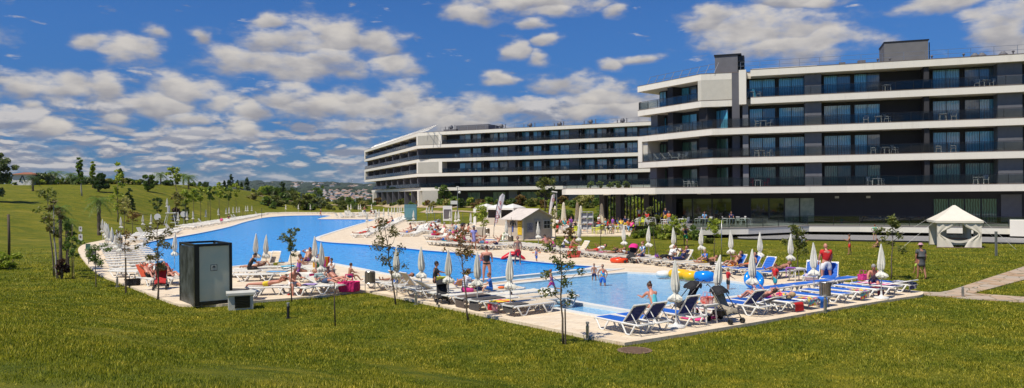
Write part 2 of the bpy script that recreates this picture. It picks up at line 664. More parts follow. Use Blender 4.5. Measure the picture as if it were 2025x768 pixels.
def smooth_poly(p, n=2):
    for _ in range(n):
        q = []
        for i in range(len(p)):
            a, b_ = Vector(p[i]), Vector(p[(i + 1) % len(p)])
            c_ = Vector(p[i - 1])
            ang = (a - c_).angle(b_ - a, 0)
            if ang > 0.9:
                q.append(tuple(a))
            else:
                L1 = min((b_ - a).length, (a - c_).length)
                q.append(tuple(a - (a - c_).normalized() * L1 * 0.25))
                q.append(tuple(a + (b_ - a).normalized() * L1 * 0.25))
        p = q
    return p


def deck_material():
    m, b, p = newmat("deck_stone")
    t = b.n('ShaderNodeNewGeometry').outputs['Position']
    p.inputs['Roughness'].default_value = 0.75
    mp = b.n('ShaderNodeMapping')
    b.plug(mp.inputs[0], t)
    mp.inputs['Rotation'].default_value = (0, 0, RAD(31))
    br = b.n('ShaderNodeTexBrick')
    b.plug(br.inputs['Vector'], mp.outputs[0])
    br.inputs['Scale'].default_value = 1.0
    br.inputs['Brick Width'].default_value = 0.6
    br.inputs['Row Height'].default_value = 0.3
    br.inputs['Mortar Size'].default_value = 0.008
    br.inputs['Color1'].default_value = (0.77, 0.65, 0.475, 1)
    br.inputs['Color2'].default_value = (0.68, 0.56, 0.41, 1)
    br.inputs['Mortar'].default_value = (0.5, 0.39, 0.27, 1)
    c = b.mix(b.ss(b.noise(t, 0.9, 5, 0.7), 0.42, 0.72, 0, 0.5), br.outputs[0], (0.60, 0.42, 0.24, 1))
    c = b.mix(b.ss(b.noise(t, 14, 4, 0.7), 0.35, 0.75, 0, 0.2), c, (0.66, 0.59, 0.49, 1))
    b.plug(p.inputs['Base Color'], c)
    bp = b.n('ShaderNodeBump')
    bp.inputs['Strength'].default_value = 0.4
    bp.inputs['Distance'].default_value = 0.01
    b.plug(bp.inputs['Height'], br.outputs['Fac'])
    bp.invert = True
    b.plug(p.inputs['Normal'], bp.outputs[0])
    return m


def water_material(name, shallow):
    m, b, p = newmat(name)
    t = b.n('ShaderNodeNewGeometry').outputs['Position']
    p.inputs['Roughness'].default_value = 0.06 if shallow else 0.14
    p.inputs['IOR'].default_value = 1.33 if shallow else 1.14
    p.inputs['Specular IOR Level'].default_value = 0.5 if not shallow else 0.3
    rip = b.noise(b.v('MULTIPLY', t, (1, 1.6, 1)), 2.2, 5, 0.65, dist=0.6)
    big = b.noise(t, 0.06, 3, 0.6)
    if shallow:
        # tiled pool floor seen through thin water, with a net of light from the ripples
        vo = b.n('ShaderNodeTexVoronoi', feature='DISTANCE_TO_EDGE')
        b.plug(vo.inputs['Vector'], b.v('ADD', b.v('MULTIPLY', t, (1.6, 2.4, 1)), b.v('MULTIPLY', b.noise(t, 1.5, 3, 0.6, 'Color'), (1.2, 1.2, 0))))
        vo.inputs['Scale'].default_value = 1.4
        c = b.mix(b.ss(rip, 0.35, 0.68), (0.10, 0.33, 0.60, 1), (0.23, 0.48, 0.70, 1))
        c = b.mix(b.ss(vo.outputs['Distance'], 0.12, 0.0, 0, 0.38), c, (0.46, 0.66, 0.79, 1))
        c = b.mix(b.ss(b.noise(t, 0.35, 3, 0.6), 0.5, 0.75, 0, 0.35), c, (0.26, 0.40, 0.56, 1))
    else:
        c = b.mix(b.ss(rip, 0.36, 0.66), (0.0, 0.27, 0.76, 1), (0.003, 0.38, 0.92, 1))
        sp = b.n('ShaderNodeSeparateXYZ')
        b.plug(sp.inputs[0], t)
        near = b.ss(b.m('ADD', sp.outputs[1], b.m('MULTIPLY', b.m('SUBTRACT', big, 0.5), 20.0)), 70.0, 36.0)
        c = b.mix(b.m('MULTIPLY', near, 0.75), c, b.mix(b.ss(rip, 0.38, 0.66), (0.004, 0.26, 0.66, 1), (0.07, 0.44, 0.82, 1)))
    b.plug(p.inputs['Base Color'], c)
    bp = b.n('ShaderNodeBump')
    bp.inputs['Strength'].default_value = 0.35 if not shallow else 0.6
    bp.inputs['Distance'].default_value = 0.05
    b.plug(bp.inputs['Height'], b.m('ADD', b.m('MULTIPLY', rip, 0.6), b.noise(t, 7.0, 4, 0.7)))
    b.plug(p.inputs['Normal'], bp.outputs[0])
    return m


def paving():
    outer = ccw(G2(OUT))
    outer_s = ccw(smooth_poly(outer, 2))
    holes = [ccw(smooth_poly(ccw(G2(h_)), 2)) for h_ in (BIG, STR, SML, LOW)]
    rings = [[Vector((x, y, 0)) for x, y in outer_s]] + [[Vector((x, y, 0)) for x, y in h_[::-1]] for h_ in holes]
    tri = tessellate_polygon(rings)
    flat = [p for r_ in rings for p in r_]
    mb = MB()
    fs = []
    for t in tri:
        a, b_, c_ = (flat[i] for i in t)
        cr = (b_ - a).cross(c_ - a).z
        fs.append(t if cr > 0 else (t[0], t[2], t[1]))
    mb.add([(p.x, p.y, DZ) for p in flat], fs)
    n = len(outer_s)
    mb.add([(x, y, -0.2) for x, y in outer_s] + [(x, y, DZ) for x, y in outer_s], [(i, (i + 1) % n, (i + 1) % n + n, i + n) for i in range(n)])
    d = mb.build('pool_deck', deck_material())
    d['kind'] = 'structure'
    cope = mat('coping_stone', (0.74, 0.72, 0.66), 0.5, 0.1, 2.0)
    lip = mat('pool_lip_tile', (0.02, 0.12, 0.38), 0.3, 0.2, 6)
    mbw = MB()
    for k, (h_, wz) in enumerate(zip(holes, (WZ, WZ - 0.02, WZ + 0.03, WZ))):
        inner = h_ + [h_[0], h_[1]]
        w_ = 0.42 if k == 0 else 0.3
        o_ = offs(inner, -w_)[1:-1]
        i_ = inner[1:-1]
        o_.append(o_[0]); i_.append(i_[0])
        cp = MB()
        m_ = len(i_)
        cp.sheet([[(p[0], p[1], DZ + 0.03 + 0.005 * k) for p in i_], [(p[0], p[1], DZ + 0.03 + 0.005 * k) for p in o_]])
        cp.sheet([[(p[0], p[1], DZ + 0.03 + 0.005 * k) for p in o_], [(p[0], p[1], DZ - (0.02 if k == 0 else 0.16)) for p in o_]])
        cp.cur = 1 if k == 0 else 0
        cp.sheet([[(p[0], p[1], wz - 0.3) for p in i_], [(p[0], p[1], DZ + 0.03 + 0.005 * k) for p in i_]])
        c_ = cp.build('pool_coping', [cope, lip])
        c_['kind'] = 'structure'
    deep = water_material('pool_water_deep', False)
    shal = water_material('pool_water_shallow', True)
    for k, (h_, wz) in enumerate(zip(holes, (WZ, WZ - 0.02, WZ + 0.03, WZ))):
        o_ = offs(h_ + [h_[0], h_[1]], -0.15)[1:-1]
        tri = tessellate_polygon([[Vector((x, y, 0)) for x, y in o_]])
        fs = []
        for t in tri:
            a, b_, c_ = (Vector(o_[i]) for i in t)
            fs.append(t if (b_ - a).cross(c_ - a) > 0 else (t[0], t[2], t[1]))
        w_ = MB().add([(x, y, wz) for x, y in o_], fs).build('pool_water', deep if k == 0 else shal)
        w_['kind'] = 'structure'
    # flagstone paths on the lawn
    m, b, p = newmat("flagstone")
    t = b.n('ShaderNodeNewGeometry').outputs['Position']
    vo = b.n('ShaderNodeTexVoronoi', feature='DISTANCE_TO_EDGE')
    b.plug(vo.inputs['Vector'], t)
    vo.inputs['Scale'].default_value = 1.5
    vc = b.n('ShaderNodeTexVoronoi')
    b.plug(vc.inputs['Vector'], t)
    vc.inputs['Scale'].default_value = 1.5
    c = b.ramp(b.m('FRACT', b.m('MULTIPLY', vc.outputs['Color'], 3.0)), [(0, (0.42, 0.27, 0.16)), (0.5, (0.48, 0.36, 0.25)), (1, (0.4, 0.34, 0.27))])
    c = b.mix(b.ss(vo.outputs['Distance'], 0.05, 0.0), c, (0.13, 0.11, 0.05, 1))
    c = b.mix(b.ss(b.noise(t, 6, 5, 0.7), 0.5, 0.8, 0, 0.4), c, (0.2, 0.15, 0.09, 1))
    b.plug(p.inputs['Base Color'], c)
    p.inputs['Roughness'].default_value = 0.85
    pth = [(1824, 577), (1857, 578), (1880, 574), (2025, 527), (2200, 478), (2230, 492), (2025, 553), (1925, 580), (2025, 587), (2300, 603), (2300, 613), (2025, 598), (1906, 590), (1824, 583)]
    q = MB().prism(ccw([G(x, y, 0.03) for x, y in pth]), -0.1, 0.03).build('path', m)
    q['kind'] = 'structure'
    # sandy garden paths draped over the far lawn
    sand = mat('sandy_path', (0.42, 0.32, 0.2), 0.9, 0.2, 0.6)
    for pts, w_ in (([(497, 384), (520, 389), (545, 394), (580, 399), (620, 403), (660, 406), (700, 407), (760, 407.5), (830, 409), (900, 410), (1000, 411)], 0.8),
                    ([(835, 419), (880, 420.5), (940, 420.5), (1000, 417)], 0.7)):
        cs = [T(*q_) for q_ in pts]
        fine = []
        for i in range(len(cs) - 1):
            for k in range(8):
                t_ = k / 8
                fine.append((lerp(cs[i][0], cs[i + 1][0], t_), lerp(cs[i][1], cs[i + 1][1], t_)))
        fine.append(cs[-1][:2])
        rows = []
        for dd in (-w_, -w_ / 3, w_ / 3, w_):
            rows.append([(x, y, hz(x, y) + 0.1) for x, y in offs(fine, dd)])
        g_ = MB().sheet(rows[::-1]).build('path', sand)
        g_['kind'] = 'structure'


paving()
# ================================================================== HOTEL BUILDINGS
WHITE, b_w, p_w = newmat('white_render')
t_w = b_w.n('ShaderNodeTexCoord').outputs['Object']
s_w = b_w.noise(b_w.v('MULTIPLY', t_w, (1.6, 1.6, 0.12)), 1.6, 5, 0.65)
j_w = b_w.noise(t_w, 0.35, 3, 0.5)
c_w = b_w.mix(b_w.ss(s_w, 0.5, 0.8, 0, 0.5), (0.76, 0.715, 0.63, 1), (0.56, 0.52, 0.45, 1))
c_w = b_w.mix(b_w.ss(j_w, 0.4, 0.7, 0, 0.3), c_w, (0.66, 0.62, 0.55, 1))
b_w.plug(p_w.inputs['Base Color'], c_w)
p_w.inputs['Roughness'].default_value = 0.7
CREAM = mat('cream_render', (0.55, 0.52, 0.45), 0.75, 0.06, 2.0)
DARK = mat('dark_grey_render', (0.030, 0.029, 0.034), 0.75, 0.12, 1.2)
GREY = mat('grey_panel', (0.15, 0.15, 0.165), 0.45, 0.12, 2.0, bump=0.3)
FRAME = mat('black_aluminium', (0.012, 0.013, 0.015), 0.35)
SOFF = mat('soffit_render', (0.5, 0.47, 0.42), 0.8, 0.05, 1.0)
STEEL = mat('steel', (0.45, 0.45, 0.45), 0.35, 0.1, 5, metal=0.9)
CAP = mat('brown_capping', (0.19, 0.13, 0.09), 0.6)


def pane_material(name, base, fold, refl):
    m, b, p = newmat(name)
    t = b.n('ShaderNodeTexCoord').outputs['Object']
    sp = b.n('ShaderNodeSeparateXYZ')
    b.plug(sp.inputs[0], t)
    hx = b.m('ADD', b.m('MULTIPLY', sp.outputs[0], 26.0), b.m('MULTIPLY', b.noise(t, 1.4, 3), 9.0))
    w_ = b.m('SINE', hx)
    oi = b.n('ShaderNodeObjectInfo').outputs['Random']
    c = b.mix(b.ss(w_, -0.8, 0.9), base + (1,), fold + (1,))
    c = b.mix(b.m('MULTIPLY', b.m('GREATER_THAN', oi, 0.8), 0.85), c, (0.012, 0.016, 0.018, 1))
    b.plug(p.inputs['Base Color'], c)
    p.inputs['Roughness'].default_value = 0.35
    p.inputs['Coat Weight'].default_value = 1.0
    p.inputs['Coat Roughness'].default_value = 0.02
    p.inputs['Coat IOR'].default_value = refl
    bp = b.n('ShaderNodeBump')
    bp.inputs['Strength'].default_value = 0.05
    bp.inputs['Distance'].default_value = 0.05
    b.plug(bp.inputs['Height'], b.noise(t, 0.9, 2))
    b.plug(p.inputs['Coat Normal'], bp.outputs[0])
    return m


PANE = pane_material('curtained_pane', (0.045, 0.27, 0.44), (0.13, 0.52, 0.72), 2.1)
PANEG = pane_material('green_reflection_pane', (0.02, 0.06, 0.04), (0.08, 0.20, 0.14), 1.8)  # lower floors: the green hill's reflection is put into the base colour


def clear_glass(name, tint, a, rough=0.02):
    m, b, p = newmat(name)
    t = m.node_tree
    tr = b.n('ShaderNodeBsdfTransparent')
    tr.inputs[0].default_value = tint + (1,)
    gl = b.n('ShaderNodeBsdfGlossy')
    gl.inputs['Roughness'].default_value = rough
    gl.inputs['Color'].default_value = (0.9, 0.95, 1, 1)
    fz = b.n('ShaderNodeFresnel')
    fz.inputs[0].default_value = 1.3
    mx = b.n('ShaderNodeMixShader')
    b.plug(mx.inputs[0], b.m('ADD', b.m('MULTIPLY', fz.outputs[0], 1.0), a))
    b.plug(mx.inputs[1], tr.outputs[0])
    b.plug(mx.inputs[2], gl.outputs[0])
    t.links.new(mx.outputs[0], t.nodes['Material Output'].inputs['Surface'])
    return m


RGLASS = clear_glass('railing_glass', (0.62, 0.66, 0.66), 0.012)


def V2(p):
    return Vector((p[0], p[1]))


class Line:
    """a facade line from a to b; 'inw' is the unit normal into the building"""
    def __init__(s, a, b):
        s.a, s.b = V2(a), V2(b)
        s.d = (s.b - s.a).normalized()
        s.inw = Vector((-s.d.y, s.d.x))
        s.L = (s.b - s.a).length
        s.ang = atan2(s.d.y, s.d.x)

    def at(s, t, off=0.0):
        p = s.a + s.d * t + s.inw * off
        return (p.x, p.y)

    def t_of(s, px, off=0.0, py=HOR):
        u = ray(px, py)[0]
        a = s.a + s.inw * off
        # (a.x + t d.x) = u (a.y + t d.y)
        return (u * a.y - a.x) / (s.d.x - u * s.d.y)


def rail(parent, pts, z, glass=RGLASS, h=0.95, step=1.6, post=0.04):
    """a glass railing along a polyline: the pane mesh with its posts and handrail as sub-parts"""
    g, p, r_ = MB(), MB(), MB()
    for i in range(len(pts) - 1):
        a, b_ = V2(pts[i]), V2(pts[i + 1])
        L = (b_ - a).length
        d = (b_ - a) / L
        ang = atan2(d.y, d.x)
        mid = (a + b_) / 2
        g.box((mid.x, mid.y, z + h / 2), (L - 0.06, 0.015, h - 0.12), ang)
        r_.box((mid.x, mid.y, z + h), (L + 0.02, post, 0.04), ang)
        n = max(1, int(round(L / step)))
        for k in range(n + (1 if i == len(pts) - 2 else 0)):
            q = a + d * (L * k / n)
            p.box((q.x, q.y, z + h / 2 - 0.03), (post, post, h - 0.03), ang)
    rr = g.build('railing', glass, parent)
    p.add(r_.v, r_.f)
    p.build('railing_frame', FRAME, rr)
    return rr


PC = {}


def window(parent, line, t0, t1, z0, z1, off, pane=PANE, mull=1):
    """a glazed door set: frame part, with each pane a sub-part; sits on the wall plane at 'off'"""
    w_, h_ = t1 - t0, z1 - z0
    f = MB()
    fr = 0.07
    f.box((w_ / 2, 0, h_ - fr / 2), (w_, 0.1, fr))
    f.box((w_ / 2, 0, fr / 2), (w_, 0.1, fr))
    f.box((fr / 2, 0, h_ / 2), (fr, 0.1, h_ - 2 * fr))
    f.box((w_ - fr / 2, 0, h_ / 2), (fr, 0.1, h_ - 2 * fr))
    for k in range(mull):
        f.box((w_ * (k + 1) / (mull + 1), 0, h_ / 2), (fr * 0.8, 0.09, h_ - 2 * fr))
    o_ = f.build('window', FRAME, parent)
    p = line.at(t0, off - 0.052)
    o_.location = (p[0], p[1], z0)
    o_.rotation_euler = (0, 0, line.ang)
    n = mull + 1
    for k in range(n):
        q = MB().box((0, 0, 0), (w_ / n - fr * 1.1, 0.02, h_ - 2 * fr))
        po = q.build('pane', pane, o_)
        po.location = (w_ * (k + 0.5) / n, 0.012 * (k % 2), h_ / 2)
    return o_


def lbox(mb, line, t0, t1, o0, o1, z0, z1):
    c = line.at((t0 + t1) / 2, (o0 + o1) / 2)
    mb.box((c[0], c[1], (z0 + z1) / 2), (abs(t1 - t0), abs(o1 - o0), z1 - z0), line.ang)
    return mb


def inter(l1, o1, l2, o2):
    a, b_ = l1.a + l1.inw * o1, l2.a + l2.inw * o2
    cr = l1.d.x * l2.d.y - l1.d.y * l2.d.x
    t = ((b_ - a).x * l2.d.y - (b_ - a).y * l2.d.x) / cr
    p = a + l1.d * t
    return (p.x, p.y)


TH = 0.74           # white slab edge
RC = 2.2            # balcony depth


def slab(parent, front, back, zt, name='balcony_slab', th=TH):
    mb = MB()
    mb.prism(front + back, zt - th, zt - 0.04)
    o_ = mb.build(name, WHITE, parent)
    MB().prism(offs(front, -0.025) + back, zt - 0.04, zt).build('slab_capping', CAP, o_)
    return o_


# ---------------------------------------------------------------- main building
ZS = [4.93, 8.13, 11.33, 14.53]
ZR = 17.5
main = thing('hotel_building', 'nearer white and charcoal hotel block on the right, restaurant on its ground floor', 'building', (24, 84, 0))
main.location = (0, 0, 0)
A_ = (15.6, 93.6)
B_ = (21.9, 82.85)
LW = Line(A_, B_)
R0 = (25.5, 81.8)
RD = Vector((24.1, -8.3)).normalized()
RE = tuple(V2(B_) + RD * 52)
RW = Line(B_, RE)
BKR = tuple(V2(RE) + RW.inw * 15)
BKM = (34.0, 98.0)
BKL = (25.0, 101.5)
BT = (21.1, 84.2)      # corner of the top floor
RTs = RW.t_of(1463)
for k, z in enumerate(ZS[:3]):
    if k == 0:
        S1 = [(6.4, 90.5), (15.4, 81.6), (34.5, 78.15)]
        slab(main, [(6.4, 97.0)] + S1 + [RE], [BKR, BKM, BKL], z)
    else:
        slab(main, [A_, B_, RE], [BKR, BKM, BKL], z)
slab(main, [A_, BT, (24.35, 83.4), RW.at(RTs + 1.2, 1.6), RW.at(RTs + 1.2, 0), RE], [BKR, BKM, BKL], ZS[3])
slab(main, [A_, BT, (24.35, 83.4), RW.at(RTs + 1.2, 1.6), RW.at(RTs + 1.2, 0), RE], [BKR, BKM, BKL], ZR, 'roof')
# solid white corner of the top floor and white ends of the boxes
e = MB()
e.prism([LW.at(LW.L - 2.1, 0.003), (BT[0] + 0.003, BT[1] + 0.003), (24.352, 83.404), (25.2, 86.2), (22.0, 87.0)], ZS[3] - 0.06, ZR - TH + 0.002)
e.build('corner_wall', CREAM, main)
e = MB()
lbox(e, RW, RTs, RTs + 0.75, -0.003, RC + 0.4, ZS[3] - TH, ZR - 0.002)
e.build('box_end', WHITE, main)
e = MB()
lbox(e, LW, -0.004, 0.75, -0.004, RC, ZS[1] - 0.05, ZS[2] - TH + 0.05)
e.build('box_end', WHITE, main)
e = MB()
lbox(e, LW, 0.75, 1.5, 0.25, RC, ZS[1] - 0.03, ZS[2] - TH + 0.01)
e.build('reveal_wall', CREAM, main)
# core walls of each upper storey
wA = LW.at(1.6, RC)
wB = inter(LW, RC, RW, RC)
wE = RW.at(51.5, RC)
for k in range(4):
    z0 = ZS[k] - 0.02
    z1 = (ZS[k + 1] if k < 3 else ZR) - TH + 0.02
    w_ = MB().prism([wA, wB, wE, (V2(BKR) + Vector((-0.6, -0.4)))[:], (BKM[0], BKM[1] - 0.5), (BKL[0], BKL[1] - 0.7)], z0, z1)
    w_.build('storey_wall', DARK, main)
e = MB()
lbox(e, RW, RW.t_of(1449, 1.2), RTs + 0.01, 1.2, RC + 0.1, ZS[0] + 0.002, ZR - 0.06)
e.build('service_shaft', mat('shaft_render', (0.10, 0.10, 0.12), 0.7, 0.1, 1.0), main)
# right wing, storey by storey
WINS = [(1483, 1535), (1541, 1592), (1630, 1684), (1690, 1742), (1845, 1900), (1908, 1968), (2062, 2120), (2130, 2192), (2330, 2400), (2410, 2480)]
for k in range(4):
    z0 = ZS[k] + 0.02
    z1 = z0 + 2.14
    for i, (a, b_) in enumerate(WINS):
        window(main, RW, RW.t_of(a, RC), RW.t_of(b_, RC), z0, z1, RC, PANE if k else PANEG)
    for (a, b_, o0, m_, nm) in ((1593, 1626, 0.35, GREY, 'sliding_screen'), (1829, 1839, 0.25, DARK, 'partition'), (1976, 2025, 0.35, GREY, 'sliding_screen'), (2270, 2282, 0.25, DARK, 'partition')):
        e = MB()
        t0, t1 = RW.t_of(a, o0), RW.t_of(b_, o0)
        zt = (ZS[k + 1] if k < 3 else ZR) - TH
        if nm == 'partition':
            lbox(e, RW, t0, t1, o0, RC + 0.02, ZS[k] - 0.01, zt + 0.01)
        else:
            lbox(e, RW, t0, t1, o0 + 0.25, RC + 0.02, ZS[k] - 0.01, zt + 0.01)
            for q in (0.33, 0.66):
                lbox(e, RW, lerp(t0, t1, q) - 0.015, lerp(t0, t1, q) + 0.015, o0 + 0.23, o0 + 0.26, ZS[k], zt)
        e.build(nm, m_, main)
    rs = RW.t_of(1478) if k == 3 else 0.0
    if k == 3:
        rail(main, [RW.at(RTs + 0.8, 0.12), RW.at(51.9, 0.12)], ZS[k])
        rail(main, [LW.at(0.1, 1.6), LW.at(0.1, 0.12), LW.at(LW.L - 2.2, 0.12)], ZS[k])
    elif k in (1, 2):
        st_ = [LW.at(0.1, 1.6), LW.at(0.1, 0.12)] if k == 2 else [LW.at(0.8, 0.12)]
        rail(main, st_ + [inter(LW, 0.12, RW, 0.12), RW.at(51.9, 0.12)], ZS[k])
    else:
        fr_ = offs([(6.4, 97.0)] + S1 + [RE], 0.15)
        rail(main, fr_, ZS[k])
# left wing
LWIN = [(1307, 1320), (1350, 1381), (1410, 1444)]
for k in range(4):
    for i, (a, b_) in enumerate(LWIN):
        if k == 3 and i == 2:
            continue
        t0, t1 = LW.t_of(a, RC), LW.t_of(b_, RC)
        if i == 2:
            t0, t1 = LW.L - 2.4 + 0.3, LW.L + 0.35
        window(main, LW, t0, t1, ZS[k] + 0.02, ZS[k] + 2.16, RC, PANE if k > 1 else PANEG)
    for (a, b_) in ((1322, 1332), (1384, 1400)):
        if k == 3 and a > 1350:
            continue
        t0, t1 = LW.t_of(a, 0.7), LW.t_of(b_, 0.7)
        e = MB()
        lbox(e, LW, t0, t1, 0.7, RC + 0.02, ZS[k] - 0.01, (ZS[k + 1] if k < 3 else ZR) - TH + 0.01)
        e.build('partition', DARK, main)
    if k < 3:
        e = MB()
        t0, t1 = RW.t_of(1470, 0.8), RW.t_of(1481, 0.8)
        lbox(e, RW, t0, t1, 0.55, 0.9, ZS[k] - 0.01, ZS[k + 1] - TH + 0.01)
        e.build('column', mat('column_grey', (0.2, 0.2, 0.22), 0.6, 0.1, 2), main)
e = MB()
for (a, b_) in ((1286, 1299),):
    t0, t1 = LW.t_of(a, 0.8), LW.t_of(b_, 0.8)
    lbox(MB(), LW, t0, t1, 0.8, RC + 0.1, ZS[0] - 0.01, ZS[1] - TH + 0.01).build('end_column', GREY, main)
    lbox(MB(), LW, t0, t1, 1.0, RC + 0.1, ZS[2] - 0.01, ZS[3] - TH + 0.01).build('end_column', GREY, main)
# ground floor: walls, restaurant glazing, columns and slats
ZT = 0.95
GL = Line(tuple(V2(RW.at(-6.0, RC + 0.5))), tuple(V2(RW.at(51.5, RC + 0.5))))
e = MB()
e.prism([GL.at(GL.t_of(1447)), GL.at(GL.t_of(1484)), GL.at(GL.t_of(1484), 6), GL.at(GL.t_of(1447), 6)], ZT - 0.3, ZS[0] - TH + 0.01)
e.prism([GL.at(GL.t_of(1611)), GL.at(GL.t_of(1845)), GL.at(GL.t_of(1845), 6), GL.at(GL.t_of(1611), 6)], ZT - 0.3, ZS[0] - TH + 0.01)
e.prism([GL.at(GL.t_of(1972)), GL.at(56), GL.at(56, 6), GL.at(GL.t_of(1972), 6)], ZT - 0.3, ZS[0] - TH + 0.01)
lbox(e, GL, GL.t_of(1315), 56, 6.0, 12, ZT - 0.3, ZS[0] - TH + 0.01)
e.build('ground_storey_wall', DARK, main)
e = MB()
lbox(e, GL, GL.t_of(1845), GL.t_of(1972), 0.0, 0.4, ZT + 2.55, ZS[0] - TH + 0.01)
lbox(e, GL, GL.t_of(1484), GL.t_of(1611), 0.0, 0.4, ZT + 2.72, ZS[0] - TH + 0.01)
lbox(e, GL, GL.t_of(1330), GL.t_of(1447), 0.0, 0.4, ZT + 2.72, ZS[0] - TH + 0.01)
e.build('lintel', DARK, main)
REFLP = mat('painted_reflection_pane', (0.36, 0.42, 0.34), 0.4, 0.25, 1.2, c2=(0.20, 0.27, 0.22), coat=0.8)  # opaque pane with a pale reflection painted into its colour
DGL = clear_glass('restaurant_glass', (0.38, 0.45, 0.43), 0.10)
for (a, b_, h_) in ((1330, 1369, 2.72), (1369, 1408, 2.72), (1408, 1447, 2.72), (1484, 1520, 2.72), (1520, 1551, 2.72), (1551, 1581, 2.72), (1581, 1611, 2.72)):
    window(main, GL, GL.t_of(a), GL.t_of(b_), ZT + 0.01, ZT + h_, 0.06, REFLP if a > 1530 and a > 1550 else DGL, 0)
for (a, b_) in ((1845, 1876), (1876, 1907), (1907, 1940), (1940, 1972)):
    window(main, GL, GL.t_of(a), GL.t_of(b_), ZT + 0.01, ZT + 2.55, 0.06, PANEG, 0)
# inside the glazed rooms: a back wall, a counter, blinds
e = MB()
for (a, b_) in ((1330, 1447), (1484, 1611)):
    lbox(e, GL, GL.t_of(a), GL.t_of(b_), 5.6, 5.9, ZT, ZT + 3)
e.build('room_back_wall', mat('room_wall', (0.30, 0.27, 0.20), 0.8, 0.3, 1.5), main)
e = MB()
lbox(e, GL, GL.t_of(1332), GL.t_of(1445), 2.0, 2.5, ZT + 0.75, ZT + 0.85)
lbox(e, GL, GL.t_of(1500), GL.t_of(1600), 2.0, 2.6, ZT + 0.0, ZT + 0.9)
e.build('counter', mat('counter_wood', (0.24, 0.13, 0.06), 0.5, 0.2, 4), main)
for (a, b_) in ((1331, 1368), (1370, 1407), (1409, 1446), (1552, 1580), (1582, 1610)):
    e = MB()
    lbox(e, GL, GL.t_of(a), GL.t_of(b_), 0.2, 0.24, ZT + (2.3 if a < 1500 else 0.9), ZT + 2.7)
    e.build('roller_blind', mat('blind_cloth', (0.66, 0.68, 0.56), 0.9, 0.1, 3), main)
for px_ in (1655, 1717):
    e = MB()
    t_ = GL.t_of(px_)
    lbox(e, GL, t_ - 0.2, t_ + 0.2, -0.06, 0.0, ZT + 2.62, ZT + 2.85)
    e.build('wall_plate', mat('plate_cream', (0.5, 0.48, 0.4), 0.5), main)
e = MB()
t_ = GL.t_of(1979), GL.t_of(2020)
lbox(e, GL, t_[0], t_[1], -0.08, 0.0, ZT + 0.1, ZT + 2.9)
e.build('door_panel', GREY, main)
# open corner under the terrace: columns, black slats, downlights
G1 = Line((9.2, 91.5), (16.6, 83.9))
e = MB()
for px_, w_ in ((1190, 0.75), (1222, 0.75), (1278, 0.7), (1322, 0.9)):
    t_ = G1.t_of(px_)
    c = MB()
    lbox(c, G1, t_ - w_ / 2, t_ + w_ / 2, 0, 0.8, ZT - 0.3, ZS[0] - TH + 0.01)
    c.build('column', DARK, main)
sl_ = MB()
for px_ in list(range(1199, 1218, 6)) + list(range(1230, 1272, 7)) + list(range(1285, 1318, 6)):
    t_ = G1.t_of(px_)
    lbox(sl_, G1, t_ - 0.04, t_ + 0.04, 0.2, 0.36, ZT + 0.1, ZS[0] - TH)
sl_.build('slat_screen', FRAME, main)
for px_, w_ in ((1200, 12), (1247, 13), (1290, 13), (1392, 26)):
    e = MB()
    ln = G1 if px_ < 1300 else GL
    t0, t1 = ln.t_of(px_ - w_ / 2, -1.2), ln.t_of(px_ + w_ / 2, -1.2)
    lbox(e, ln, t0, t1, -1.3, -1.0, ZS[0] - TH - 0.09, ZS[0] - TH - 0.002)
    e.build('ceiling_lamp', mat('lamp_white', (0.8, 0.8, 0.76), 0.4), main)
# roof: plant boxes, railings
def roofbox(px0, px1, off, z0, z1, dep, m_, nm='plant_box'):
    t0, t1 = RW.t_of(px0, off), RW.t_of(px1, off)
    e_ = MB()
    lbox(e_, RW, t0, t1, off, off + dep, z0, z1)
    o_ = e_.build(nm, m_, main)
    return o_, t0, t1


pb = mat('plant_box_grey', (0.14, 0.14, 0.155), 0.6, 0.15, 1.5)
o1, t0, t1 = roofbox(1416, 1461, 4.0, ZR - 0.05, ZR + 2.35, 3.0, pb)
e = MB()
lbox(e, RW, t0 - 0.1, t1 + 0.4, 3.9, 7.1, ZR + 2.35, ZR + 2.5)
for q in (0.45, 1.0, 1.55):
    lbox(e, RW, t1 + 0.0, t1 + 0.75, 3.9, 4.3, ZR + q, ZR + q + 0.12)
lbox(e, RW, t1 + 0.05, t1 + 0.7, 4.3, 6, ZR, ZR + 2.3)
e.build('louvre', FRAME, o1)
o2, t0, t1 = roofbox(1751, 1838, 4.0, ZR - 0.05, ZR + 2.6, 4.0, mat('lift_tower', (0.16, 0.16, 0.165), 0.7, 0.15, 1.0), 'lift_tower')
e = MB()
lbox(e, RW, t0 - 0.06, t1 + 0.1, 3.94, 8.06, ZR + 2.6, ZR + 2.7)
lbox(e, RW, t1 + 0.12, t1 + 0.2, 4.3, 4.4, ZR, ZR + 2.4)
e.build('coping', FRAME, o2)
for (a, b_, h_) in ((1662, 1674, 0.65), (1699, 1714, 0.75), (1870, 1895, .2)):
    o_, q0, q1 = roofbox(a, b_, 3.0, ZR - 0.02, ZR + h_, 0.8, pb, 'roof_vent')
e = MB()
for off, z_, h_ in ((1.2, ZR, 0.12), (1.7, ZR, 0.3), (2.4, ZR, 0.42)):
    lbox(e, RW, RW.t_of(1478 + off * 6), RW.t_of(1635 - off * 9), off, off + 0.3, z_ + h_ - 0.1, z_ + h_)
    for q in np.linspace(RW.t_of(1478 + off * 6), RW.t_of(1635 - off * 9), 8):
        lbox(e, RW, q, q + 0.08, off + 0.05, off + 0.2, z_ - 0.01, z_ + h_ - 0.1)
e.build('pipe_run', mat('pipe_white', (0.7, 0.66, 0.58), 0.5, 0.1, 3), main)
e = MB()
tt = RW.t_of(1466)
while tt < 51:
    p = RW.at(tt, 1.0)
    e.box((p[0], p[1], ZR + 0.5), (0.035, 0.035, 1.0), RW.ang)
    tt += 2.0
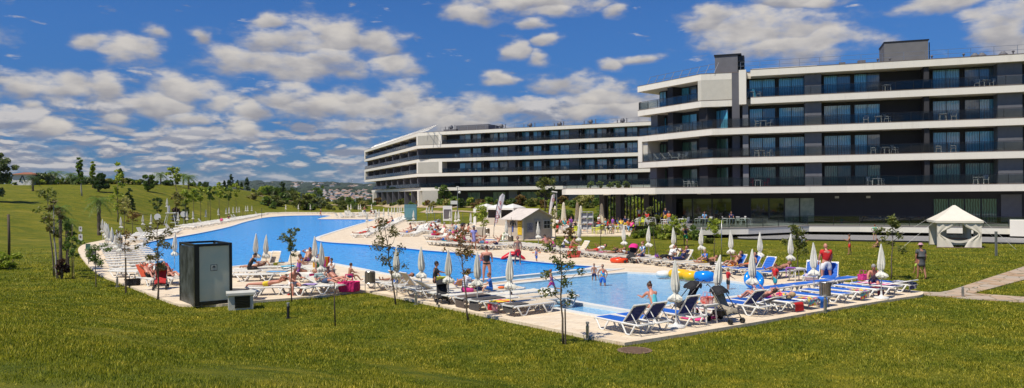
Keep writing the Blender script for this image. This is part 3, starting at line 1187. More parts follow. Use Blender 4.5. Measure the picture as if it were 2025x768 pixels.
for z_ in (0.55, 1.0):
    c = RW.at((RW.t_of(1466) + 51) / 2, 1.0)
    e.box((c[0], c[1], ZR + z_), (51 - RW.t_of(1466), 0.025, 0.025), RW.ang)
for q in np.linspace(0.6, LW.L - 0.5, 9):
    p = LW.at(q, 0.9)
    p2 = LW.at(q, 0.9)
    e.tube([(p[0], p[1], ZR - 0.03), (p[0] + 0.55, p[1] + 0.15, ZR + 1.15)], 0.03, 4)
for z_, o_ in ((0.5, 0.25), (1.12, 0.55)):
    a, b_ = LW.at(0.6, 0.9), LW.at(LW.L - 0.5, 0.9)
    e.tube([(a[0] + o_, a[1] + o_ * .27, ZR + z_), (b_[0] + o_, b_[1] + o_ * .27, ZR + z_)], 0.02, 4)
e.build('roof_railing', STEEL, main)
for px_ in (1762, 1908, 1930, 1944, 1986, 2006, 1738, 1845):
    t_ = RW.t_of(px_, 2.0)
    e = MB()
    p = RW.at(t_, 2.0)
    if px_ in (1930, 1986, 1944):
        e.lathe([(0.34, 0), (0.4, 0.1), (0.4, 0.3), (0.2, 0.5), (0.18, 0.55)], 12, (p[0], p[1], ZR + 0.05))
        e.box((p[0], p[1], ZR + 0.02), (0.9, 0.9, 0.08), RW.ang)
    else:
        e.tube([(p[0], p[1], ZR - 0.02), (p[0], p[1], ZR + 0.55)], 0.06, 6)
        e.lathe([(0.12, 0), (0.14, 0.08), (0.05, 0.16)], 8, (p[0], p[1], ZR + 0.5))
    e.build('roof_fan', pb, main)

# ---------------------------------------------------------------- terrace in front of the main building
ter = thing('raised_terrace', 'low white edged terrace with a glass railing in front of the nearer hotel block', 'terrace')
TF = [G(1366, 460, 0.6), (u_ := ray(1480, 450)[0]) and (u_ * 71.5, 71.5), (ray(1600, 450)[0] * 75.5, 75.5), (ray(1700, 450)[0] * 74.2, 74.2), (ray(1850, 450)[0] * 71.0, 71.0), (ray(2100, 450)[0] * 66.0, 66.0), (60.0, 64.5)]
TF[0] = (ray(1366, 450)[0] * 71.0, 71.0)
TF = [(ray(1352, 450)[0] * 76.5, 76.5)] + TF
MB().prism(TF + [(63, 75), RW.at(40, 4), RW.at(0, 4.5), (16.5, 86), (15.9, 82)], ZT - 0.62, ZT - 0.06).build('fascia', WHITE, ter)
MB().prism(offs(TF, -0.03) + [(63.1, 75), RW.at(40, 4.1), RW.at(0, 4.6), (16.4, 86.1), (15.8, 82)], ZT - 0.06, ZT).build('paving', mat('terrace_paving', (0.22, 0.2, 0.18), 0.7, 0.15, 1.5), ter)
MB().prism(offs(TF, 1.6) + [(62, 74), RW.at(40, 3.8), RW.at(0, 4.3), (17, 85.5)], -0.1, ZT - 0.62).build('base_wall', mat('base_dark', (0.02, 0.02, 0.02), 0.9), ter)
rail(ter, offs(TF, 0.2)[1:], ZT, clear_glass('terrace_glass', (0.6, 0.68, 0.66), 0.04), 0.95, 1.9)
w_a, w_b = ray(1997, 450)[0], ray(2130, 450)[0]
MB().prism([(w_a * 66.5, 66.5), (w_b * 63.5, 63.5), (w_b * 66.5, 66.5), (w_a * 69.5, 69.5)], 0.25, 1.62).build('end_block', WHITE, ter)
# dark slatted cover along the foot of the terrace
gr_, gb = MB(), MB()
gl_pts = [(1440, 472), (1480, 473.5), (1600, 475), (1760, 477.5), (1850, 479), (2025, 482), (2200, 486)]
gf = [G(x, y, 0.06) for x, y in gl_pts]
gk = [(p[0], p[1] + 10.0 * sm((p[0] - gf[0][0]) / 6)) for p in gf]
gt = thing('slatted_cover', 'dark metal slatted ground cover between lawn and raised terrace', 'ground cover')
gb.prism(gf + gk[::-1][:-1] + [], -0.1, 0.05)
gb.build('tray', mat('tray_dark', (0.05, 0.05, 0.055), 0.7), gt)
N_ = 90
slm = MB()
for i in range(N_):
    t_ = i / (N_ - 1)
    x0 = lerp(gf[0][0] + 1.0, gf[-1][0] - 1, t_)
    yf = np.interp(x0, [p[0] for p in gf], [p[1] for p in gf])
    slm.box((x0 + 0.9, yf + 4.4, 0.085), (0.30, 8.4, 0.04), -0.22)
slm.build('slat', mat('slat_grey', (0.30, 0.29, 0.28), 0.5, 0.15, 2), gt)
nz = MB()
nz.sheet([[(p[0], p[1] - 0.02, -0.1) for p in gf], [(p[0], p[1] - 0.02, 0.12) for p in gf]])
nz.sheet([[(p[0], p[1] - 0.02, 0.12) for p in gf], [(p[0], p[1] + 0.25, 0.12) for p in gf]])
nz.build('edge_trim', FRAME, gt)

# ---------------------------------------------------------------- rear building
rear = thing('hotel_building', 'farther white and charcoal hotel block behind the large pool, partly hidden by the nearer block', 'building')
Z2 = [6.15, 9.55, 12.95, 16.3]
ZR2 = 19.3
TH2 = 0.8


def BP(px, D):
    return (ray(px, HOR)[0] * D, D)


P0, P1, P2 = BP(721, 250), BP(827, 182), BP(868, 179)
P3 = BP(1290, 158)
FW = Line(P2, tuple(V2(P3) + (V2(P3) - V2(P2)).normalized() * 26))
SW = Line(P0, P1)
BKA, BKB, BKC = tuple(V2(FW.b) + FW.inw * 15), tuple(V2(P2) + FW.inw * 16), tuple(V2(P0) + Vector((14, 14)))
for k, z in enumerate(Z2):
    if k == 0:
        fr_ = [BP(735, 243), BP(833, 181), BP(868, 178.9), FW.b[:]]
    else:
        fr_ = [P0, P1, P2, FW.b[:]]
    slab(rear, fr_, [BKA, BKB, BKC], z, th=TH2)
slab(rear, [P0, P1, P2, FW.b[:]], [BKA, BKB, BKC], ZR2, 'roof', th=0.8)
e = MB()
for z0, z1 in ((Z2[3], ZR2), (Z2[1], Z2[2])):
    for ar in ((SW, SW.L - 1.3, SW.L + 0.003, -0.004, 3.0, z0 - 0.05, z1 - TH2 + 0.05), (SW, 0, 1.6, -0.004, 3.0, z0 - 0.05, z1 - TH2 + 0.05), (FW, -0.01, 0.9, -0.004, 3.0, z0 - 0.05, z1 - TH2 + 0.05)):
        lbox(MB(), *ar).build('box_end', WHITE, rear)
for ar in ((SW, 13.5, 15.0, 0.1, 3.0, 1.5, Z2[0] - TH2 + 0.05), (SW, SW.L - 1.3, SW.L - 0.1, 0.1, 3.0, 1.5, Z2[0] - TH2 + 0.05)):
    lbox(MB(), *ar).build('box_end', WHITE, rear)
e = MB()
CB = mat('beige_render', (0.42, 0.40, 0.35), 0.8, 0.08, 0.8)
for z0, z1 in ((Z2[3], ZR2), (Z2[1], Z2[2])):
    MB().prism([(P1[0] + 0.05, P1[1] - 0.01), (P2[0] - 0.02, P2[1] - 0.01), (P2[0] + 1, P2[1] + 4), (P1[0] + 1, P1[1] + 4)], z0 - 0.03, z1 - TH2 + 0.03).build('corner_wall', CB, rear)
p_ = BP(835, 180.9), BP(866, 179)
e.prism([p_[0], p_[1], (p_[1][0] + 1, p_[1][1] + 4), (p_[0][0] + 1, p_[0][1] + 4)], 1.0, Z2[0] - TH2 + 0.03)
e.build('corner_wall', CB, rear)
for k in range(-1, 4):
    z0 = (Z2[k] if k >= 0 else 1.0) - 0.02
    z1 = (Z2[k + 1] if k < 3 else ZR2) - TH2 + 0.02
    s0 = 16.0 if k < 1 else 1.5
    w_ = MB().prism([SW.at(s0, 2.4), inter(SW, 2.4, FW, 2.4), FW.at(FW.L - 1, 2.4), (BKA[0], BKA[1] - 1), (BKB[0], BKB[1] - 1), (BKC[0], BKC[1] - 1)], z0, z1)
    w_.build('storey_wall', DARK, rear)
FWIN = [(910, 932, 1), (936, 953, 1), (969, 986, 1), (989, 1005, 1), (1032, 1048, 1), (1056, 1072, 1), (1087, 1106, 1), (1109, 1127, 1), (1157, 1177, 1), (1182, 1201, 1), (1214, 1237, 1), (1241, 1262, 1), (1283, 1300, 1)]
for k in range(4):
    for (a, b_, n_) in FWIN:
        window(rear, FW, FW.t_of(a, 2.4), FW.t_of(b_, 2.4), Z2[k] + 0.02, Z2[k] + 2.25, 2.4, PANE if k > 0 else PANEG)
    for (a, b_) in ((1006, 1019), (1127, 1145), (890, 905)):
        if k == 0 or a == 890:
            continue
        e = MB()
        lbox(e, FW, FW.t_of(a, 1.2), FW.t_of(b_, 1.2), 1.3, 2.45, Z2[k] - 0.01, (Z2[k + 1] if k < 3 else ZR2) - TH2 + 0.01)
        e.build('sliding_screen', GREY, rear)
    for a in (957, 1027, 1079, 1150, 1207):
        e = MB()
        t_ = FW.t_of(a, 0.8)
        lbox(e, FW, t_ - 0.15, t_ + 0.15, 0.5, 2.45, Z2[k] - 0.01, (Z2[k + 1] if k < 3 else ZR2) - TH2 + 0.01)
        e.build('partition', DARK, rear)
for (a, b_) in ((925, 950), (975, 1000), (1030, 1062), (1085, 1100), (1160, 1190)):
    window(rear, FW, FW.t_of(a, 2.4), FW.t_of(b_, 2.4), 2.3, 4.9, 2.4, PANEG, 2)
e = MB()
for a, b_ in ((1006, 1022), (1124, 1148)):
    lbox(e, FW, FW.t_of(a, 1.8), FW.t_of(b_, 1.8), 1.9, 2.45, 1.0, Z2[0] - TH2)
e.build('wall_panel', GREY, rear)
BG_ = clear_glass('blue_railing_glass', (0.45, 0.58, 0.66), 0.07)
for k in range(4):
    t0, t1 = (0.9 if k in (3, 1) else -3.5), FW.L - 0.5
    if k in (1, 3):
        rail(rear, [FW.at(0.95, 0.15), FW.at(t1, 0.15)], Z2[k], RGLASS, 1.0, 3.0, 0.05)
        rail(rear, [SW.at(1.7, 0.15), SW.at(SW.L - 1.4, 0.15)], Z2[k], BG_, 1.0, 3.0, 0.05)
    else:
        rail(rear, [SW.at(0.3 if k else 14, 0.15), inter(SW, 0.15, FW, 0.15), FW.at(t1, 0.15)], Z2[k], BG_ if k else RGLASS, 1.0, 3.0, 0.05)
for k in range(-1, 4):
    n_ = 8
    for i in range(n_):
        t_ = (4.0 if k > 0 else 18.0) + i * ((SW.L - (6.0 if k > 0 else 20)) / (n_ - 1))
        e = MB()
        lbox(e, SW, t_ - 0.3, t_ + 0.3, 0.35 if k % 2 == 0 else 0.6, 2.45, (Z2[k] if k >= 0 else 1.0) - 0.01, (Z2[k + 1] if k < 3 else ZR2) - TH2 + 0.01)
        e.build('partition', mat('fin_grey', (0.10, 0.10, 0.12), 0.7, 0.1, 1), rear)
# rear roof equipment
e = MB()
lbox(e, FW, FW.t_of(903, 5), FW.t_of(967, 5), 5, 11, ZR2 - 0.05, ZR2 + 1.7)
o_ = e.build('plant_room', pb, rear)
for (a, b_, h_) in ((878, 903, 0.8), (978, 1003, .45), (1033, 1062, .4), (1094, 1118, .3), (1152, 1183, .5), (1219, 1243, .4)):
    e = MB()
    t0, t1 = FW.t_of(a, 4), FW.t_of(b_, 4)
    lbox(e, FW, t0, t1, 4, 5.5, ZR2 - 0.02, ZR2 + h_)
    for q in (0.1, 0.35, 0.6, 0.85):
        p = FW.at(lerp(t0, t1, q), 4.4)
        e.tube([(p[0], p[1], ZR2 + h_ - 0.05), (p[0], p[1], ZR2 + h_ + 0.7 + 0.3 * (q > .5))], 0.09, 6)
    p = FW.at(lerp(t0, t1, 0.5), 4.7)
    e.ball((p[0], p[1], ZR2 + h_ + 0.5), 0.5, 8, 6)
    e.build('roof_fan', pb, rear)
e = MB()
for i in range(46):
    t_ = lerp(2.0, SW.L + 6, i / 45)
    a, b_ = SW.at(t_, 0.8), SW.at(t_ - 0.5, 2.6)
    e.tube([(a[0], a[1], ZR2 - 0.02), (b_[0] + .8, b_[1], ZR2 + 1.5)], 0.06, 4)
a, b_ = SW.at(2, 0.8), SW.at(SW.L + 6, 0.8)
for z_ in (0.5, 1.0, 1.5):
    o_ = z_ * 1.2
    p, q = SW.at(2, 0.8 + o_), SW.at(SW.L + 6, 0.8 + o_)
    e.tube([(p[0] + .3 * z_, p[1], ZR2 + z_), (q[0] + .3 * z_, q[1], ZR2 + z_)], 0.05, 4)
for i in range(40):
    p = FW.at(i * 2.4, 1.0)
    e.box((p[0], p[1], ZR2 + 0.5), (0.05, 0.05, 1.0))
c = FW.at(47, 1.0)
e.box((c[0], c[1], ZR2 + 1.0), (94, 0.04, 0.04), FW.ang)
e.build('roof_railing', STEEL, rear)
# ================================================================== PROTOTYPES
PLW = mat('white_plastic', (0.72, 0.71, 0.67), 0.4, 0.06, 5, objrand=0.05)
BEIGE = mat('beige_sling', (0.62, 0.52, 0.38), 0.8, 0.08, 9, objrand=0.08)
CREAMF = mat('cream_sling', (0.70, 0.66, 0.56), 0.8, 0.06, 9, objrand=0.06)
BLUEF = mat('blue_sling', (0.012, 0.12, 0.52), 0.75, 0.15, 9, objrand=0.1)
NAVYF = mat('navy_sling', (0.008, 0.02, 0.16), 0.8, 0.2, 9)
CANV = mat('umbrella_canvas', (0.70, 0.68, 0.60), 0.85, 0.12, 5, objrand=0.08)
POLE = mat('pole_paint', (0.62, 0.61, 0.57), 0.4, 0.1, 5)
BARK = mat('bark', (0.15, 0.115, 0.08), 0.9, 0.3, 12, bump=0.5)
BARKP = mat('pale_bark', (0.42, 0.38, 0.32), 0.9, 0.3, 12)
WOODS = mat('stake_wood', (0.10, 0.075, 0.05), 0.9, 0.3, 10)
BLACK = mat('black_plastic', (0.015, 0.015, 0.017), 0.5, 0.2, 6)
RUB = mat('rubber', (0.02, 0.02, 0.02), 0.8)


def colmat(name, c, rough=0.8, c2=None, scale=9.0):
    return mat('cloth_' + name, c, rough, 0.12, scale, c2=c2)


def striped(name, a, b2, scale=14.0, axis=0, rough=0.85):
    if name in MATS:
        return MATS[name]
    m, b, p = newmat(name)
    sp = b.n('ShaderNodeSeparateXYZ')
    b.plug(sp.inputs[0], b.n('ShaderNodeTexCoord').outputs['Object'])
    w_ = b.m('GREATER_THAN', b.m('SINE', b.m('MULTIPLY', sp.outputs[axis], scale * 2 * pi)), 0.0)
    b.plug(p.inputs['Base Color'], b.mix(w_, a + (1,), b2 + (1,)))
    p.inputs['Roughness'].default_value = rough
    return m


def patterned(name, stops, scale=6.0):
    if name in MATS:
        return MATS[name]
    m, b, p = newmat(name)
    t = b.n('ShaderNodeTexCoord').outputs['Object']
    vo = b.n('ShaderNodeTexVoronoi')
    b.plug(vo.inputs['Vector'], t)
    vo.inputs['Scale'].default_value = scale
    sp = b.n('ShaderNodeSeparateColor')
    b.plug(sp.inputs[0], vo.outputs['Color'])
    r_ = b.n('ShaderNodeValToRGB')
    r_.color_ramp.interpolation = 'CONSTANT'
    b.plug(r_.inputs[0], sp.outputs[0])
    e = r_.color_ramp.elements
    while len(e) < len(stops):
        e.new(0.5)
    for k, c in enumerate(stops):
        e[k].position = k / len(stops)
        e[k].color = tuple(c) + (1,)
    b.plug(p.inputs['Base Color'], r_.outputs[0])
    p.inputs['Roughness'].default_value = 0.85
    return m


def make_lounger(fab, ang, name='sun_lounger'):
    """head end towards +Y; origin on the ground under the middle"""
    root = thing(name, 'sun lounger', 'sun lounger')
    f = MB()
    for s in (-1, 1):
        x = s * 0.31
        f.tube([(x, -0.97, 0.30), (x, -0.88, 0.345), (x, -0.4, 0.34), (x, 0.3, 0.335), (x, 0.86, 0.335), (x, 0.96, 0.31)], [0.03, 0.034, 0.034, 0.034, 0.032, 0.028], 5, sx=1.0, sy=1.0)
    for y in (-0.95, 0.28, 0.93):
        f.box((0, y, 0.325), (0.60, 0.05, 0.035))
    f.build('frame', PLW, root, smooth=True)
    for s in (-1, 1):
        for y0 in (-0.62, 0.52):
            g = MB()
            x = s * 0.315
            g.tube([(x, y0 - 0.27, 0.33), (x, y0 - 0.08, 0.03), (x, y0 + 0.02, 0.018), (x, y0 + 0.10, 0.03), (x, y0 + 0.30, 0.33)], [0.026, 0.026, 0.03, 0.026, 0.026], 5, sy=1.2)
            g.build('leg', PLW, root, smooth=True)
    g = MB()
    n = 7
    for i in range(n):
        y0, y1 = lerp(-0.92, 0.26, i / n), lerp(-0.92, 0.26, (i + 1) / n) - 0.012
        g.box((0, (y0 + y1) / 2, 0.362), (0.565, y1 - y0, 0.022))
    g.build('seat', BLUEF if fab is NAVYF else fab, root)
    b_ = MB()
    L = 0.72
    b_.M = Matrix.Translation((0, 0.28, 0.362)) @ Matrix.Rotation(RAD(ang), 4, 'X')
    nn = 5
    for i in range(nn):
        y0, y1 = L * i / nn, L * (i + 1) / nn - 0.01
        b_.box((0, (y0 + y1) / 2, 0), (0.54, y1 - y0, 0.024))
    b_.cur = 1
    for s in (-1, 1):
        b_.tube([(s * 0.29, 0, -0.01), (s * 0.29, L * 0.5, -0.012), (s * 0.285, L, 0)], [0.022, 0.026, 0.022], 5)
        b_.box((s * 0.25, L - 0.03, 0.004), (0.10, 0.09, 0.04))
    b_.box((0, L, -0.005), (0.56, 0.04, 0.035))
    b_.build('backrest', [fab, PLW], root)
    if ang > 20:
        h_ = L * 0.6
        p_ = Vector((0, 0.28 + h_ * cos(RAD(ang)), 0.362 + h_ * sin(RAD(ang))))
        g = MB()
        for s in (-1, 1):
            g.tube([(s * 0.25, p_.y, p_.z - 0.02), (s * 0.25, 0.84, 0.335)], 0.015, 5)
        g.tube([(-0.25, 0.84, 0.335), (0.25, 0.84, 0.335)], 0.015, 5)
        g.build('support_bar', PLW, root)
    return root


PARK = (0, -400, -60)
LP = {}


def lounger(kind, ang):
    k = (kind, ang)
    if k not in LP:
        LP[k] = make_lounger({'beige': BEIGE, 'cream': CREAMF, 'blue': BLUEF, 'navy': NAVYF}[kind], ang)
    return LP[k]


def make_umbrella(seed, H=2.1, base=True, canv=None):
    r_ = random.Random(seed)
    root = thing('closed_umbrella', 'closed umbrella', 'umbrella')
    g = MB()
    g.tube([(0, 0, 0.04), (0, 0, H * 0.5)], 0.021, 7)
    g.build('pole', POLE, root, smooth=True)
    c = MB()
    k = H / 2.1
    ph = r_.random() * 6
    prof = [(0.006, 2.1), (0.022, 2.07), (0.045, 1.95), (0.075, 1.75), (0.10, 1.5), (0.115, 1.32), (0.10, 1.16), (0.055, 1.06), (0.10, 1.0), (0.165, 0.93), (0.175, 0.86), (0.12, 0.80), (0.05, 0.82)]
    bend = [(r_.uniform(-.03, .03), r_.uniform(-.03, .03)) for _ in range(3)]
    n = 20
    vs, fs = [], []
    for i, (r, z) in enumerate(prof):
        t_ = (2.1 - z) / 1.3
        ox, oy = bend[0][0] * sin(t_ * 3), bend[0][1] * sin(t_ * 3)
        for q in range(n):
            a = 2 * pi * q / n
            w_ = 1 + (0.28 if q % 2 else -0.16) * min(1, t_ * 3) + 0.12 * sin(3 * a + ph + i)
            if i >= 9:
                w_ += 0.45 * max(0, sin(a * 1 + ph)) * (i - 8) / 4
            zz = z + (0.03 * sin(5 * a + ph) if i > 9 else 0)
            vs.append((ox + r * w_ * cos(a + 0.3 * t_), oy + r * w_ * sin(a + 0.3 * t_), zz * k))
    for i in range(len(prof) - 1):
        for q in range(n):
            a, b_ = i * n + q, i * n + (q + 1) % n
            fs.append((b_, a, a + n, b_ + n))
    c.add(vs, fs)
    cp = c.build('canopy', canv or CANV, root, smooth=False)
    g = MB()
    g.torus((0, 0, 1.06 * k), 0.062, 0.014, 10, 5)
    g.build('tie_band', PLW, cp)
    if base:
        g = MB()
        g.lathe([(0.27, 0), (0.28, 0.03), (0.26, 0.07), (0.09, 0.10), (0.04, 0.16), (0.035, 0.3)], 18)
        g.build('base', PLW, root, smooth=False)
    return root


def leaves(mb, centres, rads, n, size, rng, flat=0.6, aspect=1.7):
    """n leaf blades scattered through clumps"""
    cs = np.array(centres, dtype=float)
    rs = np.array(rads, dtype=float)
    w_ = rs ** 2
    idx = rng.choice(len(cs), n, p=w_ / w_.sum())
    d = rng.normal(size=(n, 3))
    d /= np.linalg.norm(d, axis=1, keepdims=True)
    rr = rng.uniform(0, 1, n) ** 0.55
    P_ = cs[idx] + d * (rr * rs[idx])[:, None] * np.array([1, 1, 0.8])
    a = rng.normal(size=(n, 3))
    a /= np.linalg.norm(a, axis=1, keepdims=True)
    a[:, 2] *= flat
    a /= np.linalg.norm(a, axis=1, keepdims=True)
    b_ = np.cross(a, rng.normal(size=(n, 3)))
    b_ /= np.linalg.norm(b_, axis=1, keepdims=True)
    s = size * rng.uniform(0.6, 1.3, n)[:, None]
    a = a * s * aspect / 2
    b_ = b_ * s / 2
    V = np.stack([P_ - a, P_ - b_ * 0.9, P_ + a, P_ + b_ * 0.9], 1).reshape(-1, 3)
    k = len(mb.v)
    mb.v += [tuple(x) for x in V.tolist()]
    mb.f += [(k + 4 * i, k + 4 * i + 1, k + 4 * i + 2, k + 4 * i + 3) for i in range(n)]
    mb.mi += [mb.cur] * n


def leafmat(name, a, b2, c):
    if name in MATS:
        return MATS[name]
    m, b, p = newmat(name)
    g = b.n('ShaderNodeNewGeometry')
    col = b.ramp(g.outputs['Random Per Island'], [(0.0, a), (0.5, b2), (1.0, c)])
    b.plug(p.inputs['Base Color'], col)
    p.inputs['Roughness'].default_value = 0.55
    p.inputs['Specular IOR Level'].default_value = 0.3
    # light comes through the blades
    tl = b.n('ShaderNodeBsdfTranslucent')
    b.plug(tl.inputs[0], b.mix(1.0, col, (1.3, 1.5, 0.6, 1), 'MULTIPLY'))
    mx = b.n('ShaderNodeMixShader')
    mx.inputs[0].default_value = 0.3
    b.plug(mx.inputs[1], p.outputs[0])
    b.plug(mx.inputs[2], tl.outputs[0])
    m.node_tree.links.new(mx.outputs[0], m.node_tree.nodes['Material Output'].inputs['Surface'])
    return m


LM = {
    'olive': leafmat('leaf_olive', (0.070, 0.093, 0.019), (0.132, 0.155, 0.031), (0.232, 0.217, 0.062)),
    'rust': leafmat('leaf_rust', (0.109, 0.078, 0.031), (0.248, 0.116, 0.046), (0.186, 0.186, 0.046)),
    'brown': leafmat('leaf_brown', (0.078, 0.070, 0.023), (0.155, 0.116, 0.046), (0.155, 0.171, 0.046)),
    'lime': leafmat('leaf_lime', (0.202, 0.264, 0.031), (0.310, 0.357, 0.046), (0.434, 0.449, 0.078)),
    'dark': leafmat('leaf_dark', (0.028, 0.054, 0.019), (0.054, 0.093, 0.028), (0.093, 0.132, 0.039)),
    'green': leafmat('leaf_green', (0.062, 0.116, 0.023), (0.116, 0.186, 0.031), (0.202, 0.248, 0.054)),
    'plum': leafmat('leaf_plum', (0.046, 0.019, 0.019), (0.093, 0.039, 0.031), (0.078, 0.062, 0.031)),
    'straw': leafmat('leaf_straw', (0.248, 0.217, 0.078), (0.341, 0.295, 0.093), (0.186, 0.202, 0.046)),
    'silver': leafmat('leaf_silver', (0.093, 0.124, 0.062), (0.155, 0.186, 0.093), (0.248, 0.264, 0.139)),
}


def tree(name, label, cat, loc, H, cr, z0, nl, lsize, lm, seed, lean=(0, 0), tr=0.03, limbs=8, clump=0.28, stake=0.0, bark=None, group=None, crown_sc=(1, 1), clumps=None, shape='round', strunk=1.0):
    """trunk with limbs, and a crown of leaf blades gathered in clumps round the limb ends"""
    rng = np.random.default_rng(seed)
    r_ = random.Random(seed)
    root = thing(name, label, cat, loc, 0, group)
    tb = MB()
    zt = z0 + (H - z0) * 0.86
    pts, rad = [], []
    n = 7
    wob = [(r_.uniform(-1, 1), r_.uniform(-1, 1)) for _ in range(n + 1)]
    for i in range(n + 1):
        t_ = i / n
        pts.append(Vector((lean[0] * t_ + wob[i][0] * tr * 0.9 * (0 < i), lean[1] * t_ + wob[i][1] * tr * 0.9 * (0 < i), -0.06 + (zt + 0.06) * t_)))
        rad.append(tr * lerp(1.25, 0.35, t_ ** 0.8) * strunk)
    tb.tube(pts, rad, 7)
    cc, rc = [], []
    k = clumps or limbs * 2
    for i in range(limbs):
        t_ = lerp(z0 / zt * 0.9, 0.97, (i + 0.5) / limbs)
        p = pts[0].lerp(pts[-1], t_)
        j = min(int(t_ * n), n - 1)
        p = pts[j].lerp(pts[j + 1], t_ * n - j)
        a = i * 2.4 + r_.uniform(-0.5, 0.5)
        zc = z0 + (H - z0) * 0.5
        if shape == 'cone':
            L = cr * (1.05 - (p.z - z0) / (H - z0)) * r_.uniform(0.8, 1.1)
        elif shape == 'column':
            L = cr * r_.uniform(0.6, 1.0)
        else:
            q = min(0.98, abs((p.z + cr * 0.3 - zc) / ((H - z0) / 2)))
            L = cr * sqrt(1 - q * q) * r_.uniform(0.65, 1.1)
        d = Vector((cos(a) * crown_sc[0], sin(a) * crown_sc[1], r_.uniform(0.35, 0.9)))
        e_ = p + d * L * 0.85
        mid = p.lerp(e_, 0.5) + Vector((r_.uniform(-1, 1), r_.uniform(-1, 1), -0.4)) * L * 0.08
        tb.tube([p, mid, e_], [rad[j] * 0.6, rad[j] * 0.4, rad[j] * 0.2], 5)
        for q in range(max(1, k // limbs)):
            t2 = r_.uniform(0.35, 1.1)
            c_ = p.lerp(e_, t2) + Vector((r_.uniform(-1, 1), r_.uniform(-1, 1), r_.uniform(-.6, .8))) * cr * clump * 0.9
            cc.append(c_[:])
            rc.append(cr * clump * r_.uniform(0.6, 1.25))
    cc.append((pts[-1].x, pts[-1].y, H - cr * clump * 0.7))
    rc.append(cr * clump)
    tb.build('trunk', bark or BARK, root, smooth=True)
    c = MB()
    leaves(c, cc, rc, nl, lsize, rng)
    c.build('crown', LM[lm], root)
    if stake:
        s = MB()
        s.tube([(0.06, -0.05, -0.05), (0.055, -0.045, stake)], [0.026, 0.024], 6)
        s.build('stake', WOODS, root)
    return root


def shrub(name, label, cat, loc, r, h, nl, lsize, lm, seed, group=None, pointy=False):
    rng = np.random.default_rng(seed)
    r_ = random.Random(seed)
    root = thing(name, label, cat, loc, r_.random() * 6, group)
    cc, rc = [], []
    for i in range(12):
        a = r_.random() * 2 * pi
        q = r_.random() ** 0.5 * r * 0.75
        z = r_.uniform(0.15, 0.85) * h
        q *= (1.15 - z / h * 0.75) if pointy else (1.0 - 0.35 * (z / h) ** 2)
        cc.append((cos(a) * q, sin(a) * q, z))
        rc.append(r_.uniform(0.25, 0.45) * min(r, h * 0.7))
    st_ = MB()
    for i in range(6):
        a = i * 1.1
        st_.tube([(0, 0, -0.1), (cos(a) * r * 0.25, sin(a) * r * 0.25, h * 0.4), (cos(a) * r * 0.5, sin(a) * r * 0.5, h * 0.75)], [0.03 * h, 0.02 * h, 0.008 * h], 4)
    st_.build('stem', BARK, root)
    c = MB()
    leaves(c, cc, rc, nl, lsize, rng, 0.9)
    c.build('foliage', LM[lm], root)
    return root


def palm(label, loc, H, L, seed, group=None, lm='dark', tk=1.0):
    r_ = random.Random(seed)
    root = thing('palm_tree', label, 'palm tree', loc, r_.random() * 6, group)
    t = MB()
    prof = []
    for i in range(11):
        z = -0.1 + (H + 0.1) * i / 10
        prof.append((tk * (0.17 + 0.05 * (i % 2) + (0.06 if i > 8 else 0)), z))
    t.lathe(prof, 9)
    t.build('trunk', BARK, root, smooth=False)
    c = MB()
    for k in range(22):
        a = k * 2.399
        up = lerp(1.1, -0.35, k / 21)
        prev = None
        d = Vector((cos(a), sin(a), 0))
        sd = Vector((-sin(a), cos(a), 0))
        spine = []
        for i in range(8):
            t_ = i / 7
            spine.append(Vector((0, 0, H)) + d * L * (t_ * cos(up * (1 - t_ * 0.6)) * 1.0) + Vector((0, 0, L * (sin(up) * t_ - 0.75 * t_ * t_))))
        for i in range(7):
            p, q = spine[i], spine[i + 1]
            w_ = 0.26 * L * sin(pi * min(1, (i + 0.8) / 7.6)) + 0.02
            for s in (-1, 1):
                for m_ in range(2):
                    o_ = p.lerp(q, m_ * 0.5)
                    tip = o_ + sd * s * w_ + (q - p) * 0.9 + Vector((0, 0, -w_ * 0.5))
                    c.add([o_, o_.lerp(q, 0.35), tip], [(0, 1, 2)])
    c.build('crown', LM[lm], root)
    return root


# ---------------------------------------------------------------- people
SKIN = {'pale': mat('skin_pale', (0.60, 0.33, 0.23), 0.55, 0.1, 5), 'tan': mat('skin_tan', (0.43, 0.20, 0.12), 0.5, 0.12, 5), 'red': mat('skin_sunburnt', (0.58, 0.25, 0.17), 0.5, 0.15, 5), 'brown': mat('skin_brown', (0.22, 0.10, 0.06), 0.5, 0.1, 5)}
EYE = mat('eye_dark', (0.02, 0.015, 0.01), 0.3)
LIP = mat('lip', (0.42, 0.12, 0.10), 0.5)
HAIR = {'dark': mat('hair_dark', (0.018, 0.012, 0.008), 0.6, 0.3, 30), 'brown': mat('hair_brown', (0.075, 0.035, 0.018), 0.6, 0.3, 30), 'blond': mat('hair_blond', (0.42, 0.28, 0.13), 0.6, 0.2, 30), 'grey': mat('hair_grey', (0.35, 0.33, 0.31), 0.6, 0.2, 30), 'red': mat('hair_auburn', (0.22, 0.07, 0.025), 0.6, 0.2, 30)}


TSC = bpy.data.scenes.new('workbench')


